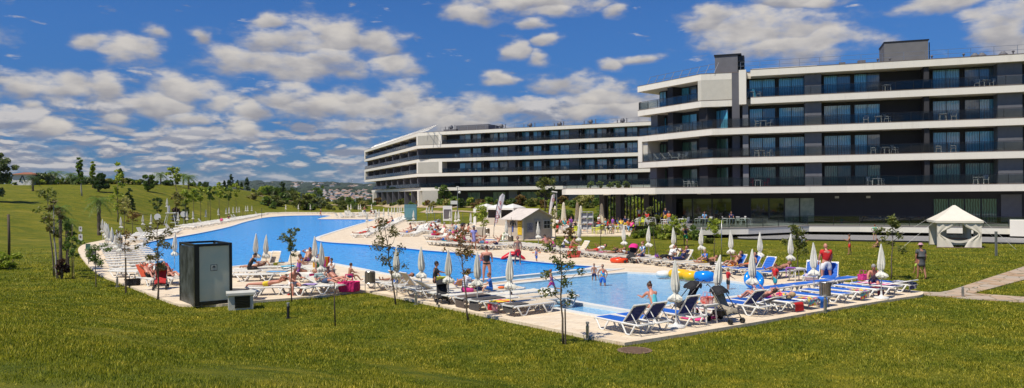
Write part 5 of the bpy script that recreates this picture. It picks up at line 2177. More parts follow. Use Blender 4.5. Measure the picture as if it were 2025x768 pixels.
make_stroller('black pushchair with yellow cloth on the left near deck edge', EJ.at(EJ.t_of(873, 0.35), 0.35) + (DZ,), RAD(190), BLKC, BLKC, 0.92)
towel('lime yellow cloth draped over the black pushchair handle', EJ.at(EJ.t_of(873, 0.75), 0.75), 0.3, 0.4, 0.3, C_('lime_cloth', (0.6, 0.62, 0.08)), DZ + 0.93, 14, 0.15)

# ---- left near row (beige slings)
HJ = tuple(-EJ.inw)
jx = [(1046, 1.35, 'beige', 0, 'nearest beige lounger of the left row, grey towel over its head end'),
      (1015, 1.35, 'beige', 0, 'beige lounger with red and yellow towel at its head'),
      (978, 1.2, 'cream', 0, 'white lounger with dark towel, nearer of the dark towel pair'),
      (950, 1.2, 'cream', 0, 'white lounger with dark towel, farther of the dark towel pair'),
      (916, 1.2, 'cream', 0, 'white lounger on which the striped shirt woman sits'),
      (893, 1.2, 'cream', 0, 'white lounger just right of the black pushchair'),
      (862, 1.2, 'cream', 30, 'lounger with raised grey back under the dark haired woman'),
      (842, 1.2, 'cream', 0, 'white lounger left of the black pushchair'),
      (826, 1.3, 'beige', 50, 'right one of two beige raised backs beside the left row'),
      (803, 1.3, 'beige', 50, 'left one of two beige raised backs, blue towel between them'),
      (783, 1.3, 'cream', 0, 'lounger carrying the bare sunbather at the left end of the row'),
      (760, 1.2, 'cream', 15, 'last white lounger of the left row beside the litter bin')]
JP = {}
for px_, off, kd, ang, lb in jx:
    p = EJ.at(EJ.t_of(px_, off), off)
    JP[px_] = p
    add_lounger(kd, ang, p, HJ, lb, 'loungers along the left near deck edge')
for i, px_ in enumerate((1095, 1060, 1025, 990)):
    p = EJ.at(EJ.t_of(px_, 3.0), 3.0)
    add_lounger('beige' if i != 2 else 'cream', 0, p, EJ.inw, [ 'flat beige lounger closest to the white beach roll', 'second flat beige lounger from the white beach roll', 'white flat lounger with white towel near the small pool strip', 'flat beige lounger with an orange toy on it'][i], 'loungers along the left near deck edge')
    if i == 3:
        t_ = MB()
        t_.ball((0, 0, 0.05), 0.12, 10, 6, (1.3, 0.8, 0.45))
        tag(t_.build('swim_float', ORG, None, True, (p[0], p[1], LZ)), 'small orange float lying on a flat beige lounger', 'float')
def ht(px_, label, m_, w_=0.6, l_=0.9, drop=0.3, k=0.55, seed=1, z=0.008):
    p_ = JP[px_]
    return towel(label, (p_[0] + HJ[0] * k, p_[1] + HJ[1] * k), hd(HJ), w_, l_, m_, LZ + z, seed, drop)
ht(1046, 'grey towel folded over the nearest beige lounger', DRT, 0.58, 0.7, 0.26, 0.6, 2)
ht(1015, 'red and yellow towel on the second beige lounger', patterned('red_yellow', [(0.7, 0.03, 0.05), (0.78, 0.55, 0.04), (0.7, 0.03, 0.05), (0.7, .3, .3)], 4), 0.6, 0.8, 0.3, 0.55, 3)
ht(978, 'dark grey towel covering the nearer of two white loungers', DRT, 0.62, 1.2, 0.36, 0.35, 4)
ht(950, 'dark brown towel covering the farther of two white loungers', C_('brown_towel', (0.11, 0.085, 0.07)), 0.62, 1.2, 0.36, 0.35, 5)
ht(842, 'grey towel on the lounger left of the black pushchair', GRYC, 0.5, 0.7, 0.2, 0.3, 6)
p = JP[803]
towel('blue and white towel hanging between two beige raised backs', (p[0] - .25, p[1] + .1), hd(HJ), 0.4, 0.5, BLU, DZ + 0.78, 7, 0.4)
p = JP[916]
person('woman in blue striped shirt sitting on a lounger, back turned', (p[0] + 0.0, p[1] + 0.1, LZ), RAD(-60), dict(SITFWD, lean=14), 'pale', ('shirt', STRP), ('shorts', PNK), ('short', 'brown'), 1.0, 1.0, True)
person('boy in navy shirt sitting between the striped woman and another boy', EJ.at(EJ.t_of(948, 2.0), 2.0) + (LZ,), RAD(100), SITG, 'tan', ('shirt', NVY), ('shorts', NVY), ('short', 'brown'), 0.95, 0.72)
person('boy in bright blue shirt hugging his knees on a lounger', EJ.at(EJ.t_of(970, 2.3), 2.3) + (LZ,), RAD(100), SITG, 'pale', ('shirt', BLU), ('shorts', BLU), ('short', 'red'), 0.95, 0.78)
person('dark haired woman in black top sitting with arm stretched to the pushchair', EJ.at(EJ.t_of(858, 2.0), 2.0) + (LZ + 0.02,), RAD(-70), dict(SIT, a=(60, 20), f=(78, 60)), 'tan', ('shirt', BLKC), ('shorts', BLKC), ('short', 'dark'), 1.0, 1.0, True)
on_lounger('bare sunbather lying with head towards the pool near the bin', JP[783], (HJ[0] * -1, HJ[1] * -1), 0, SUPINE, skin='tan', bottom=('trunks', BLU), hr=('crop', 'dark'))
person('person with brown hair lying low behind the pushchair', EJ.at(EJ.t_of(908, 2.2), 2.2) + (LZ,), RAD(20), recline(20), 'tan', None, ('trunks', BLU), ('short', 'brown'))
person('little dark haired girl in pink at the small pool edge', G(1012, 600, DZ)[:2] + (DZ - 0.1,), RAD(160), SITG, 'brown', ('shirt', PNK), ('shorts', PNK), ('short', 'dark'), 0.9, 0.6, True)
# white inflated beach roll
rl = thing('beach_roll', 'white inflatable roll lounger lying at the small pool edge', 'inflatable', G(1085, 597, DZ) + (DZ,), RAD(-35))
mb = MB()
mb.tube([(-0.32, 0, 0.27), (-0.3, 0, 0.27), (0.28, 0, 0.27), (0.32, 0, 0.27)], [0.16, 0.27, 0.27, 0.16], 18)
mb.build('roll', PLW, rl, smooth=True)
mb = MB()
mb.tube([(0.3, -0.1, 0.12), (0.75, -0.12, 0.12), (1.15, -0.12, 0.08)], [0.13, 0.11, 0.06], 10)
mb.build('mat', PLW, rl, smooth=True)

# ---- back row on the lawn side of the deck
HG = tuple(-EG.inw)
L0 = EG.t_of(1640, 1.2)
i = 0
GP = {}
raised = [1150, 1325, 1352, 1443, 1478, 1522, 1597, 1630]
t_ = L0
tlast = EG.t_of(992, 1.2)
pxs = []
while t_ < tlast:
    p = EG.at(t_, 1.2)
    px_ = 1012.5 + FPX * p[0] / p[1]
    pxs.append((px_, p))
    t_ += 0.98 if px_ > 1430 else 1.02
near_r = [min(pxs, key=lambda q: abs(q[0] - r_))[0] for r_ in raised]
for i, (px_, p) in enumerate(pxs):
    if abs(px_ - 1572) < 14:
        continue
    kd = 'blue' if px_ > 1432 else 'beige'
    ang = 52 if px_ in near_r else (0 if R.random() < 0.8 else 10)
    if px_ > 1580:
        head = (0.45, 0.9)
    elif px_ > 1500:
        head = (HG[0], HG[1] + .1)
    else:
        head = HG
    lb = '%s %s lounger from the right end of the row beside the lawn' % (nth(i + 1), kd)
    if px_ in near_r:
        lb = '%s lounger with raised back, %s from the lawn row\'s right end' % (kd, nth(i + 1))
    add_lounger(kd, ang, p, head, lb, 'loungers in the row between lawn and pool')
    GP[px_] = p


def gp(px_):
    return min(pxs, key=lambda q: abs(q[0] - px_))[1]


# people along it
def gl(px_, label, **kw):
    return on_lounger(label, gp(px_), HG, **kw)


gl(1325, 'woman with sunglasses and white top leaning back on a raised lounger', pose=recline(52, 20, 'belly'), skin='tan', top=('shirt', WHT), bottom=('trousers', BLKC), hr=('short', 'brown'), female=True)
gl(1352, 'person in navy shirt and trousers reading on a raised lounger', pose=recline(52, 5, 'read'), skin='tan', top=('shirt', NVY), bottom=('trousers', NVY), hr=('short', 'brown'))
gl(1385, 'woman lying with knees up beside the blue shirted child', pose=recline(10, 30, 'belly'), skin='tan', bottom=('trunks', BLKC), hr=('short', 'brown'), female=True)
person('fair haired child in blue shirt sitting on a lounger with legs out', gp(1405) + (LZ,), hd(HG) + pi, dict(SITLEG, lean=5), 'pale', ('shirt', BLU), ('shorts', YEL), ('short', 'blond'), 0.95, 0.8)
gl(1443, 'woman in bikini with raised knees on the first blue raised lounger', pose=recline(45, 30, 'read'), skin='tan', top=('bra', YEL), bottom=('briefs', YEL), hr=('short', 'brown'), female=True)
gl(1478, 'person with dark sunglasses leaning back on a blue raised lounger', pose=recline(45, 10, 'belly'), skin='tan', top=('bra', ORG), bottom=('trunks', ORG), hr=('short', 'dark'))
gl(1548, 'woman in dark bikini asleep on a flat blue lounger by the white table', pose=recline(12, 10, 'belly'), skin='tan', top=('bra', BLKC), bottom=('briefs', BLKC), hr=('long', 'red'), female=True)
gl(1270, 'woman in blue and white print top sitting beside the magenta pushchair', pose=dict(SIT, lean=2), skin='pale', top=('shirt', BWP), bottom=('shorts', NVY), hr=('bun', 'red'), female=True, along=-0.2)
gl(1232, 'person in white top stretched face down left of the magenta pushchair', pose=PRONE, skin='tan', top=('vest', WHT), bottom=('trunks', NVY), hr=('short', 'dark'))
gl(1213, 'sunbather with book, legs bare, on the lawn row', pose=recline(8, 0, 'read'), skin='tan', bottom=('trunks', BLKC), hr=('short', 'brown'))
gl(1185, 'person lying under an open magazine on the lawn row', pose=recline(15, 0, 'read'), skin='red', top=('shirt', WHT), bottom=('trunks', RED), hr=('short', 'dark'))
person('bare backed tanned man sitting upright near the red beach bag', gp(1133) + (LZ,), RAD(-100), SITFWD, 'tan', None, ('trunks', RED), ('short', 'dark'))
person('person wrapped in a black and white towel left of the tanned man', gp(1118) + (LZ,), RAD(-90), SITFWD, 'pale', ('longshirt', patterned('bw_print', [(0.75, 0.75, 0.78), (0.05, 0.05, 0.08), (0.7, 0.7, 0.72)], 10)), ('trunks', NVY), ('short', 'brown'))
person('woman bending over her bag behind the brown leaved sapling', gp(1097) + (LZ,), RAD(60), dict(SITFWD, lean=45), 'tan', ('vest', PNK), ('shorts', PUR), ('long', 'brown'), 1, 1, True)
person('person sitting between the loungers and the shed path', gp(1085) + (LZ,), RAD(30), SITFWD, 'tan', ('shirt', C_('rose', (.5, .2, .2))), ('shorts', BLKC), ('short', 'dark'))
make_stroller('pushchair with bright magenta hood on the back row', (gp(1250)[0] - 0.3, gp(1250)[1] - 0.9, DZ), RAD(150), C_('magenta', (0.72, 0.015, 0.22)), BLKC, 1.15)
q = gp(1155)
bag('big coral red beach bag on the deck by the raised beige lounger', (q[0] - 1.0, q[1] - 1.2, DZ), 0.5, 1.7, C_('coral', (0.72, 0.10, 0.08)))
q = gp(1255)
mb = MB()
mb.torus((0, 0, 0.14), 0.42, 0.14, 22, 10)
tag(mb.build('swim_ring', C_('orange_red', (0.85, 0.07, 0.01), rough=0.3), None, True, (q[0] + HG[0] * -1.2, q[1] + HG[1] * -1.2, DZ)), 'orange red swim ring under the lounger of the print top woman', 'swim ring')
TQ = gp(1572)
place(make_table(PLW, 0.62, 0.6), (TQ[0], TQ[1] - 0.3, DZ), 0.2, 'white plastic side table between blue loungers on the lawn side')
towel('lilac cloth hanging from the white table between blue loungers', (TQ[0] - 0.3, TQ[1] - 0.35), 1.3, 0.5, 0.4, PUR, DZ + 0.61, 21, 0.4)
towel('orange towel on the first blue lounger', gp(1440), hd(HG) + pi, 0.55, 0.7, C_('orange_towel', (0.8, 0.3, 0.03)), LZ + 0.01, 22, 0.1)
towel('white and pink towel on the blue lounger facing the pool', (gp(1597)[0] - .2, gp(1597)[1] - .5), 2.7, 0.55, 0.7, C_('pale_pink', (0.72, .55, .62)), LZ + 0.01, 23, 0.2)
for k, (px_, m_, tx) in enumerate(((1295, WHT, 'white towel with purple bag'), (1310, WHT, 'plain white towel'), (1420, WHT, 'white bundled towel'), (1200, PNK, 'rose towel'), (1170, C_('cream_towel', (.7, .6, .45)), 'cream towel'))):
    towel(tx + ' on the lawn row, ' + ['beside the print top woman', 'farther right than the purple bag', 'left of the first blue lounger', 'under the reading sunbather', 'right of the raised beige lounger'][k], gp(px_), hd(HG), 0.55, 1.0, m_, LZ + 0.01, 30 + k, 0.1)
q = gp(1288)
bag('small purple bag lying on the lawn row loungers', (q[0], q[1], LZ + 0.01), 1, 0.6, PUR)
q = gp(1425)
bag('small black and red bag on the lawn row near the blue loungers', (q[0] - .5, q[1] - .4, LZ), 1, 0.7, BLKC)

# ---- people and floats around and in the small pool
person('bald man in red polo shirt and white shorts standing, back turned', G(1634, 561, DZ) + (DZ,), RAD(8), dict(STAND, a=(10, 6), f=(30, 18), head=12, ab=(.26, .26), lb=(.14, .14)), 'red', ('shirt', RED), ('shorts', WHT), ('bald', 'grey'), 1.28, 1.04)
person('small boy in red shirt and turquoise shorts walking on the deck', G(1533, 581, DZ) + (DZ,), RAD(-75), dict(WALK, t=(8, -8), s=(4, -14)), 'tan', ('shirt', RED), ('shorts', TEA), ('short', 'red'), 1.0, 0.70)
person('small child in red shirt standing in the shallow pool', G(1440, 574, WZ) + (WZ - 0.12,), RAD(-80), dict(STAND, a=(30, 25), f=(70, 60)), 'tan', ('shirt', RED), ('shorts', BLKC), ('crop', 'blond'), 1.0, 0.62)
person('toddler in navy trunks standing in the shallow pool', G(1175, 556, WZ) + (WZ - 0.2,), RAD(170), dict(STAND, a=(20, 20), f=(80, 80)), 'tan', None, ('trunks', NVY), ('crop', 'brown'), 1.0, 0.6)
person('child with blue and yellow swim vest wading in the shallow pool', G(1192, 567, WZ) + (WZ - 0.25,), RAD(160), dict(STAND, ab=(.5, .5)), 'tan', ('vest', patterned('swim_vest', [(0.02, 0.2, 0.7), (0.8, 0.6, 0.05), (0.05, .5, .7), (.7, .1, .05), (.02, .2, .7)], 8)), ('shorts', BLU), ('crop', 'dark'), 1.1, 0.72)
person('girl in purple swimsuit running through the shallow water', G(1092, 580, WZ) + (WZ - 0.08,), RAD(75), dict(RUN, ab=(.7, .6)), 'tan', ('vest', PUR), ('trunks', PNK), ('bun', 'red'), 1.0, 0.66)
person('woman in black strapless swimsuit standing with a baby, back turned', G(963, 560, DZ) + (DZ,), RAD(-5), dict(STAND, a=(15, 20), f=(80, 60), ab=(0.35, 0.15), head=14), 'red', ('swimsuit', BLKC), ('briefs', BLKC), ('bun', 'brown'), 1.22, 1.0, True)
bb = G(955, 559, DZ)
person('baby carried on the arm of the woman in black swimsuit', (bb[0] - .06, bb[1] + .12, DZ + 1.02), RAD(0), dict(SIT, lean=-5), 'pale', ('shirt', C_('babypink', (.6, .3, .35))), ('shorts', PNK), ('crop', 'dark'), 1.1, 0.42)
person('bare chested man in red swim shorts standing in the water edge', G(1024, 523, WZ) + (WZ - 0.06,), RAD(190), dict(STAND, ab=(.2, .25), a=(4, -8), f=(8, 18), s=(-6, -16)), 'tan', None, ('shorts', C_('dark_red', (.45, .01, .02))), ('crop', 'dark'), 1.05, 1.0)
person('child with orange arm bands and blue swimsuit in the big pool edge', G(1061, 520, WZ) + (WZ - 0.1,), RAD(100), dict(STAND, ab=(.6, .6)), 'tan', ('vest', BLU), ('shorts', BLU), ('short', 'dark'), 1.05, 0.62)
for s, nm in ((-1, 'left'), (1, 'right')):
    q = G(1061, 520, WZ)
    mb = MB()
    mb.torus((0, 0, 0), 0.055, 0.03, 14, 6)
    tag(mb.build('arm_band', ORG, None, True, (q[0] + s * .19, q[1] - .02, WZ + .62)), 'orange inflated arm band on the %s arm of the pool child' % nm, 'arm band')
person('woman in lilac beach dress and dark hat walking along the big pool', G(937, 496, DZ) + (DZ,), RAD(200), dict(WALK, t=(10, -8), s=(4, -16), a=(30, 10), f=(60, 30)), 'tan', ('dress', LIL), None, ('long', 'dark'), 1.0, 1.05, True, GRYC)
person('jogger in navy vest and green shorts running away on the lawn', (lambda t3: t3)(T(1356, 486)), RAD(-15), dict(RUN, t=(35, -12), s=(-5, -62)), 'tan', ('vest', NVY), ('shorts', GRN), ('crop', 'grey'), 1.1, 1.02)
person('woman in grey dress shirt and pink hat walking on the right lawn', T(1822, 553), RAD(5), dict(WALK, t=(8, -6), s=(4, -18), a=(5, -8), f=(14, 4)), 'tan', ('dress', C_('grey_dress', (.085, .09, .095))), None, ('short', 'brown'), 1.15, 0.98, True, C_('hat_pink', (.6, .33, .38)))
person('child in pink half hidden beside the woman in grey', (T(1814, 541)), RAD(40), WALK, 'tan', ('vest', PNK), ('shorts', C_('lime2', (.5, .7, .1))), ('short', 'brown'), 1.0, 0.6)
person('bare chested boy in red shorts standing on the lawn near the terrace', T(1680, 504), RAD(70), dict(STAND, a=(35, 30), f=(110, 110), t=(6, -8), s=(2, -14)), 'tan', None, ('shorts', RED), ('short', 'dark'), 0.95, 0.80)
person('boy in mint shirt leaping with arms spread near the terrace', T(1730, 478)[:2] + (0.12,), RAD(10), dict(STAND, a=(20, 20), f=(30, 30), ab=(1.3, 1.3)), 'pale', ('shirt', C_('mint', (.15, .55, .4))), ('trunks', PUR), ('short', 'red'), 0.95, 0.76)
person('boy sitting on the grass beneath the leaping boy', T(1737, 490)[:2] + (0.0,), RAD(80), SITG, 'tan', None, ('trunks', BLKC), ('short', 'brown'), 0.95, 0.75)
person('small child in grey playing behind the round lawn sapling', T(1585, 497), RAD(-100), dict(RUN, lean=25), 'tan', ('shirt', C_('greyblue', (.3, .35, .45))), ('trunks', NVY), ('short', 'brown'), 0.95, 0.66)
person('person in dark swimwear walking on the far deck', G(634, 430, DZ) + (DZ,), RAD(-60), dict(WALK, a=(30, 20)), 'red', ('vest', BLKC), ('trunks', ORG), ('short', 'dark'), 1, 1.05)
person('bare backed person in blue jeans shorts on the far deck', G(721, 426, DZ) + (DZ,), RAD(30), dict(STAND, ab=(.6, .6), f=(100, 100)), 'tan', None, ('trousers', C_('denim', (.08, .12, .25))), ('short', 'blond'), 1.1, 1.15)
for k, (px_, py_, c_) in enumerate(((735, 425, 'maroon'), (742, 425, 'black'))):
    person('%s clothed sitter beside the denim person on the far deck' % ('dark red', 'black')[k], G(px_, py_, DZ) + (DZ + .35,), RAD(60 + 60 * k), SITFWD, 'tan', ('shirt', MATS.get('cloth_' + c_)), ('shorts', BLKC), ('short', 'dark'))

# inflatables
def infl(name, label, loc, rz, sx, sy, sz, m_, extra=True):
    root = thing(name, label, 'inflatable', loc, rz)
    mb = MB()
    n, m = 26, 12
    M_ = Matrix.Diagonal((sx, sy, sz))
    mb.torus((0, 0, sz * 0.45), 0.55, 0.38, n, m, M_)
    mb.build('tube', m_, root, smooth=True)
    ct = MB()
    ct.ball((0, 0, sz * .42), 1, 18, 8, (sx * .4, sy * .4, sz * .34))
    ct.build('cushion', m_, root, smooth=True)
    v_ = MB()
    v_.lathe([(0.02, 0), (0.02, 0.03), (0.012, 0.05)], 8, (sx * 0.55, 0, sz * 0.82))
    v_.build('valve', PLW, root)
    return root


YI = mat('yellow_vinyl', (0.85, 0.48, 0.01), 0.22, 0.05, 3)
BI = mat('blue_vinyl', (0.01, 0.24, 0.72), 0.18, 0.05, 3)
WI = mat('white_vinyl', (0.78, 0.76, 0.7), 0.3, 0.05, 3)
infl('pool_inflatable', 'large yellow inflatable, left of two yellow ones at the pool rim', G(1344, 553, DZ) + (DZ,), -0.5, 0.60, 0.44, 0.58, YI)
infl('pool_inflatable', 'smaller yellow inflatable touching the blue one at the rim', G(1367, 556, DZ) + (DZ,), -0.5, 0.46, 0.42, 0.55, YI)
infl('pool_inflatable', 'shiny blue inflatable lying flat between yellow ones and red child', G(1393, 558, DZ) + (DZ,), -0.5, 0.54, 0.44, 0.6, BI)
infl('pool_inflatable', 'white inflatable at the left end of the coloured inflatables', G(1313, 550, DZ) + (DZ,), -0.5, 0.42, 0.38, 0.42, WI)
rg = thing('swim_ring', 'large upright blue ring behind the closed umbrella at the pool end', 'swim ring', G(1491, 570, DZ) + (DZ,), 0.1)
mb = MB()
mb.torus((0, 0, 0.36), 0.30, 0.15, 30, 12, Matrix.Rotation(RAD(62), 3, 'X'))
mb.build('tube', BI, rg, smooth=True)
v_ = MB()
v_.lathe([(0.02, 0), (0.02, 0.04), (0.01, 0.05)], 8, (0.3, -.12, 0.4))
v_.build('valve', PLW, rg)
mb = MB()
mb.tube([(-0.75, 0, 0.16), (-0.6, 0.05, 0.22), (-0.1, 0.25, 0.45), (0.2, 0.2, 0.45), (0.7, 0, 0.2), (0.8, 0, 0.15)], [0.05, 0.2, 0.3, 0.3, 0.14, 0.04], 14, sy=0.6)
tag(mb.build('swim_float', C_('float_red', (0.65, 0.01, 0.02), rough=0.3), None, True, G(1014, 516, DZ) + (DZ - 0.05,)), 'glossy red float on the deck beside the man in red shorts', 'float')

# ---- middle left group (cream and beige loungers, families)
HH = Vector((0.75, 0.66)).normalized()
hm = [(536, 583, 'cream', 0, (-0.97, -.2), 'white lounger under the face down woman in yellow'), (578, 583, 'cream', 0, (-0.9, .4), 'lounger under the sunburnt man sitting forward'),
      (612, 581, 'cream', 0, (-.97, -.1), 'lounger with bags right of the sitting man'), (646, 577, 'cream', 20, (-0.85, .5), 'lounger with the couple and child at the deck edge'),
      (668, 573, 'cream', 10, (-0.8, .55), 'second lounger of the family, beside the pink bag'),
      (478, 549, 'cream', 0, (-.98, .1), 'empty white lounger right behind the shower cabin'), (505, 556, 'cream', 0, (-.98, -.1), 'empty white lounger, nearest of the empty ones'), (500, 545, 'cream', 0, (-.9, .4), 'white lounger under the person in black by the pool'),
      (540, 540, 'cream', 0, (.96, .2), 'white lounger beside the pair of umbrellas'), (548, 553, 'beige', 0, (.97, -.1), 'flat beige lounger with blue trim towel'), (557, 546, 'beige', 15, (.9, .3), 'beige lounger left of the turquoise towel'),
      (518, 534, 'beige', 60, (.3, .95), 'beige raised back behind the umbrella pair, left one'), (535, 533, 'beige', 60, (.3, .95), 'wide beige raised back right of the umbrella pair'),
      (574, 533, 'beige', 60, (.2, .98), 'beige raised back behind the sapling'), (605, 530, 'beige', 60, (.2, .98), 'beige raised back behind the man reading by the pool'),
      (590, 553, 'cream', 0, (.96, -.2), 'lounger under the woman in purple swimsuit'), (598, 541, 'cream', 0, (.95, .2), 'cream lounger right behind the woman in purple'), (630, 545, 'cream', 10, (-.8, .5), 'cream lounger with yellow and red towel'),
      (624, 556, 'cream', 0, (.5, .85), 'cream lounger between yellow towel and magenta bag')]
HP = []
for (x, y, kd, ang, head, lb) in hm:
    p = G(x, y, DZ)
    HP.append(p)
    add_lounger(kd, ang, p, head, lb, 'loungers on the deck between shower cabin and bin')
on_lounger('woman in yellow bikini lying face down, head to the left', HP[0], (-0.97, -.2), pose=PRONE, skin='red', top=None, bottom=('trunks', YEL), hr=('short', 'brown'), female=True)
person('sunburnt man with grey hair and white towel sitting on a lounger', HP[1] + (LZ,), RAD(-140), SITFWD, 'red', None, ('trunks', WHT), ('crop', 'grey'), 1.15)
on_lounger('woman in green striped top lying beside the bikini woman', HP[3], (-0.85, .5), pose=recline(28, 14, 'belly'), skin='red', top=('shirt', striped('striped_greygreen', (.35, .45, .42), (.12, .18, .22), 12, 2)), bottom=('shorts', C_('denim2', (.05, .09, .18))), hr=('short', 'blond'), female=True)
on_lounger('woman in black and white bikini lying beside the pink bag', HP[4], (-0.8, .55), pose=recline(32, 16, 'down'), skin='red', top=('bra', BLKC), bottom=('briefs', BLKC), hr=('short', 'red'), female=True)
person('bare backed fair child sitting by the pink bag', G(691, 566, DZ) + (LZ,), RAD(-50), SITG, 'tan', None, ('trunks', NVY), ('short', 'brown'), 1, 0.75)
person('child in white shirt sitting between the family and the pool', G(658, 556, DZ) + (LZ,), RAD(160), SITG, 'tan', ('shirt', WHT), ('shorts', GRYC), ('short', 'dark'), 1, 0.82)
person('person in black with dark hair bending over book by the pool', G(492, 548, DZ) + (LZ,), RAD(-60), SITFWD, 'tan', ('shirt', BLKC), ('trousers', BLKC), ('short', 'dark'))
on_lounger('sunbather in white shorts lying beside the person in black', HP[7], (-.9, .4), pose=PRONE, skin='tan', bottom=('shorts', WHT), hr=('short', 'brown'), along=-.1)
person('woman in purple swimsuit with dark hair sitting sideways', HP[15] + (LZ,), RAD(-70), dict(SIT, a=(60, 50), f=(95, 90)), 'tan', ('swimsuit', PUR), ('briefs', PUR), ('short', 'brown'), 1, .98, True)
on_lounger('man leaning back reading against the pool', HP[14], (.2, .98), pose=recline(50, 25, 'head'), skin='tan', bottom=('trunks', PUR), hr=('short', 'dark'))
person('girl in green swimsuit wrapped in yellow and red towel', HP[17] + (LZ + .02,), RAD(-160), dict(SITG), 'tan', ('vest', GRN), ('trunks', GRN), ('short', 'brown'), 1, .8, True)
towel('yellow and red striped towel behind the girl in green', (HP[17][0] + .1, HP[17][1] + .25), RAD(20), 0.9, 0.2, STRY, LZ + 0.55, 41, 0.6)
bag('big pink beach bag with dark handles at the lounger foot', G(690, 577, DZ) + (DZ,), 0.2, 1.75, C_('bagpink', (.72, .02, .18)))
bag('magenta and black bag between cream loungers', G(622, 565, DZ) + (LZ - .05,), 0.6, 0.9, C_('bagmag', (.6, .01, .15), c2=(.03, .01, .02), scale=4))
towel('turquoise towel over the raised lounger by the woman in purple', (HP[10][0] + .35, HP[10][1] + .1), -1.1, 0.6, 0.8, C_('turq', (.03, .42, .62)), LZ + .12, 42, 0.3)
towel('blue edged towel on the flat beige lounger', HP[9], 1.5, 0.5, 1.0, LBL, LZ + .01, 43, 0)
towel('lime yellow cloth near the umbrella pair', G(549, 537, DZ), 1, 0.3, 0.3, C_('lime_cloth', (0.6, 0.62, 0.08)), LZ + .1, 44, .2)
towel('hot pink cloth hanging on the right umbrella of the deck group', G(638, 552, DZ), 0.1, 0.32, 0.1, C_('hotpink', (0.80, 0.06, 0.26)), DZ + 0.95, 45, 0.5)
towel('lilac towel on the lounger right of the sitting man', HP[2], 1.5, 0.5, 0.6, C_('lilactowel', (.42, .3, .6)), LZ + .02, 46, 0.1)
towel('dark grey towel on the lounger behind the vent box', (G(468, 592, DZ)), 1.4, 0.6, 0.9, DRT, LZ + .01, 47, 0.1)
add_lounger('cream', 0, G(468, 592, DZ), (-.98, -.1), 'lounger with dark towel between shower cabin and vent box')
for k, q in enumerate(((571, 584), (580, 583))):
    mb = MB()
    mb.ball((0, 0, 0.03), 0.06, 8, 5, (0.8, 2.0, 0.5))
    tag(mb.build('shoe', RED, None, True, G(*q, DZ) + (DZ,)), 'red flip flop on the deck, the %s one by the sitting man' % ('left', 'right')[k], 'shoe')
# ---- two loungers left of the cabin
p1, p2 = G(297, 564, DZ), G(336, 562, DZ)
RDF = mat('cloth_brick_towel', (0.62, 0.10, 0.04), 0.85, 0.1, 9)
add_lounger('cream', 42, p1, (-.75, .65), 'lounger with orange towel and sunbather left of the black pushchair')
add_lounger('cream', 40, p2, (-.75, .65), 'lounger with red towel just left of the shower cabin')
add_lounger('cream', 0, G(252, 549, DZ), (-.95, .3), 'empty green tinged lounger left of the orange towel')
on_lounger('sunbather with knees raised on the orange towelled lounger', p1, (-.75, .65), pose=recline(38, 40, 'head'), skin='red', bottom=('trunks', BLKC), hr=('short', 'dark'))
on_lounger('sunbather on the red towelled lounger by the cabin', p2, (-.75, .65), pose=recline(38, 20, 'belly'), skin='red', top=('bra', BLKC), bottom=('briefs', BLKC), hr=('short', 'dark'), female=True)
for p, c_, nm in ((p1, RDF, 'orange'), (p2, C_('wine', (.5, .02, .02)), 'wine red')):
    h_ = Vector((-.75, .65))
    r_ = MB()
    r_.M = Matrix.Translation((p[0] + h_.x * .28, p[1] + h_.y * .28, LZ + .012)) @ Matrix.Rotation(hd(h_), 4, 'Z') @ Matrix.Rotation(RAD(41), 4, 'X')
    r_.box((0, 0.42, 0.012), (0.60, 0.84, 0.014))
    tag(r_.build('towel', c_), nm + ' towel over the raised back of a lounger left of the cabin', 'towel')
make_stroller('black pushchair between the two red towelled loungers', G(318, 572, DZ) + (DZ,), RAD(200), BLKC, C_('wine', (.5, .02, .02)), 1.1)
bag('black backpack leaning on the deck left of the orange towel', G(262, 565, DZ) + (DZ,), 0.5, 1.25, BLKC)
person('small child in pink between pushchair and orange towel', G(302, 556, DZ) + (DZ + .1,), RAD(190), SITG, 'tan', ('shirt', PUR), ('shorts', NVY), ('short', 'brown'), 1, .7)


# ---- far rows: single mesh loungers
def far_lounger_mesh(kind, ang):
    proto = lounger(kind, ang)
    mb = MB()
    dat = []
    mats_, off = [], 0
    for ch in proto.children:
        me = ch.data
        base_v = len(mb.v)
        mb.v += [tuple(v_.co) for v_ in me.vertices]
        for m_ in me.materials:
            if m_ not in mats_:
                mats_.append(m_)
        for p_ in me.polygons:
            mb.f.append(tuple(i_ + base_v for i_ in p_.vertices))
            mb.mi.append(mats_.index(me.materials[p_.material_index]))
    return mb.mesh('far_lounger', mats_)


add_lounger('cream', 52, G(866, 470, DZ), (.8, .6), 'white lounger with raised back in the crowd left of the lilac dress')
FLM = [far_lounger_mesh('cream', 0), far_lounger_mesh('beige', 0), far_lounger_mesh('cream', 52), far_lounger_mesh('beige', 50)]


def far_row(a, b_, n, head, where, grp, kinds=(0, 0, 1, 2), jit=0.1, pxs_=None, twist=0.12, skip=0.0):
    """n loungers between two ground points; head 'L'/'R' = perpendicular to the row"""
    A3, B3 = Vector(a), Vector(b_)
    d = (B3 - A3).normalized()
    out = []
    hv = Vector((-d.y, d.x)) if head == 'L' else (Vector((d.y, -d.x)) if head == 'R' else Vector(head))
    for i in range(n):
        p = A3.lerp(B3, i / max(1, n - 1))
        o_ = link('sun_lounger', FLM[R.choice(kinds)])
        o_.location = (p.x + R.uniform(-jit, jit), p.y + R.uniform(-jit, jit), DZ)
        o_.rotation_euler = (0, 0, hd(hv) + R.uniform(-twist, twist))
        tag(o_, '%s lounger %s' % (nth(i + 1), where), 'sun lounger', grp)
        out.append((o_.location.xy.to_tuple(), hv))
    return out


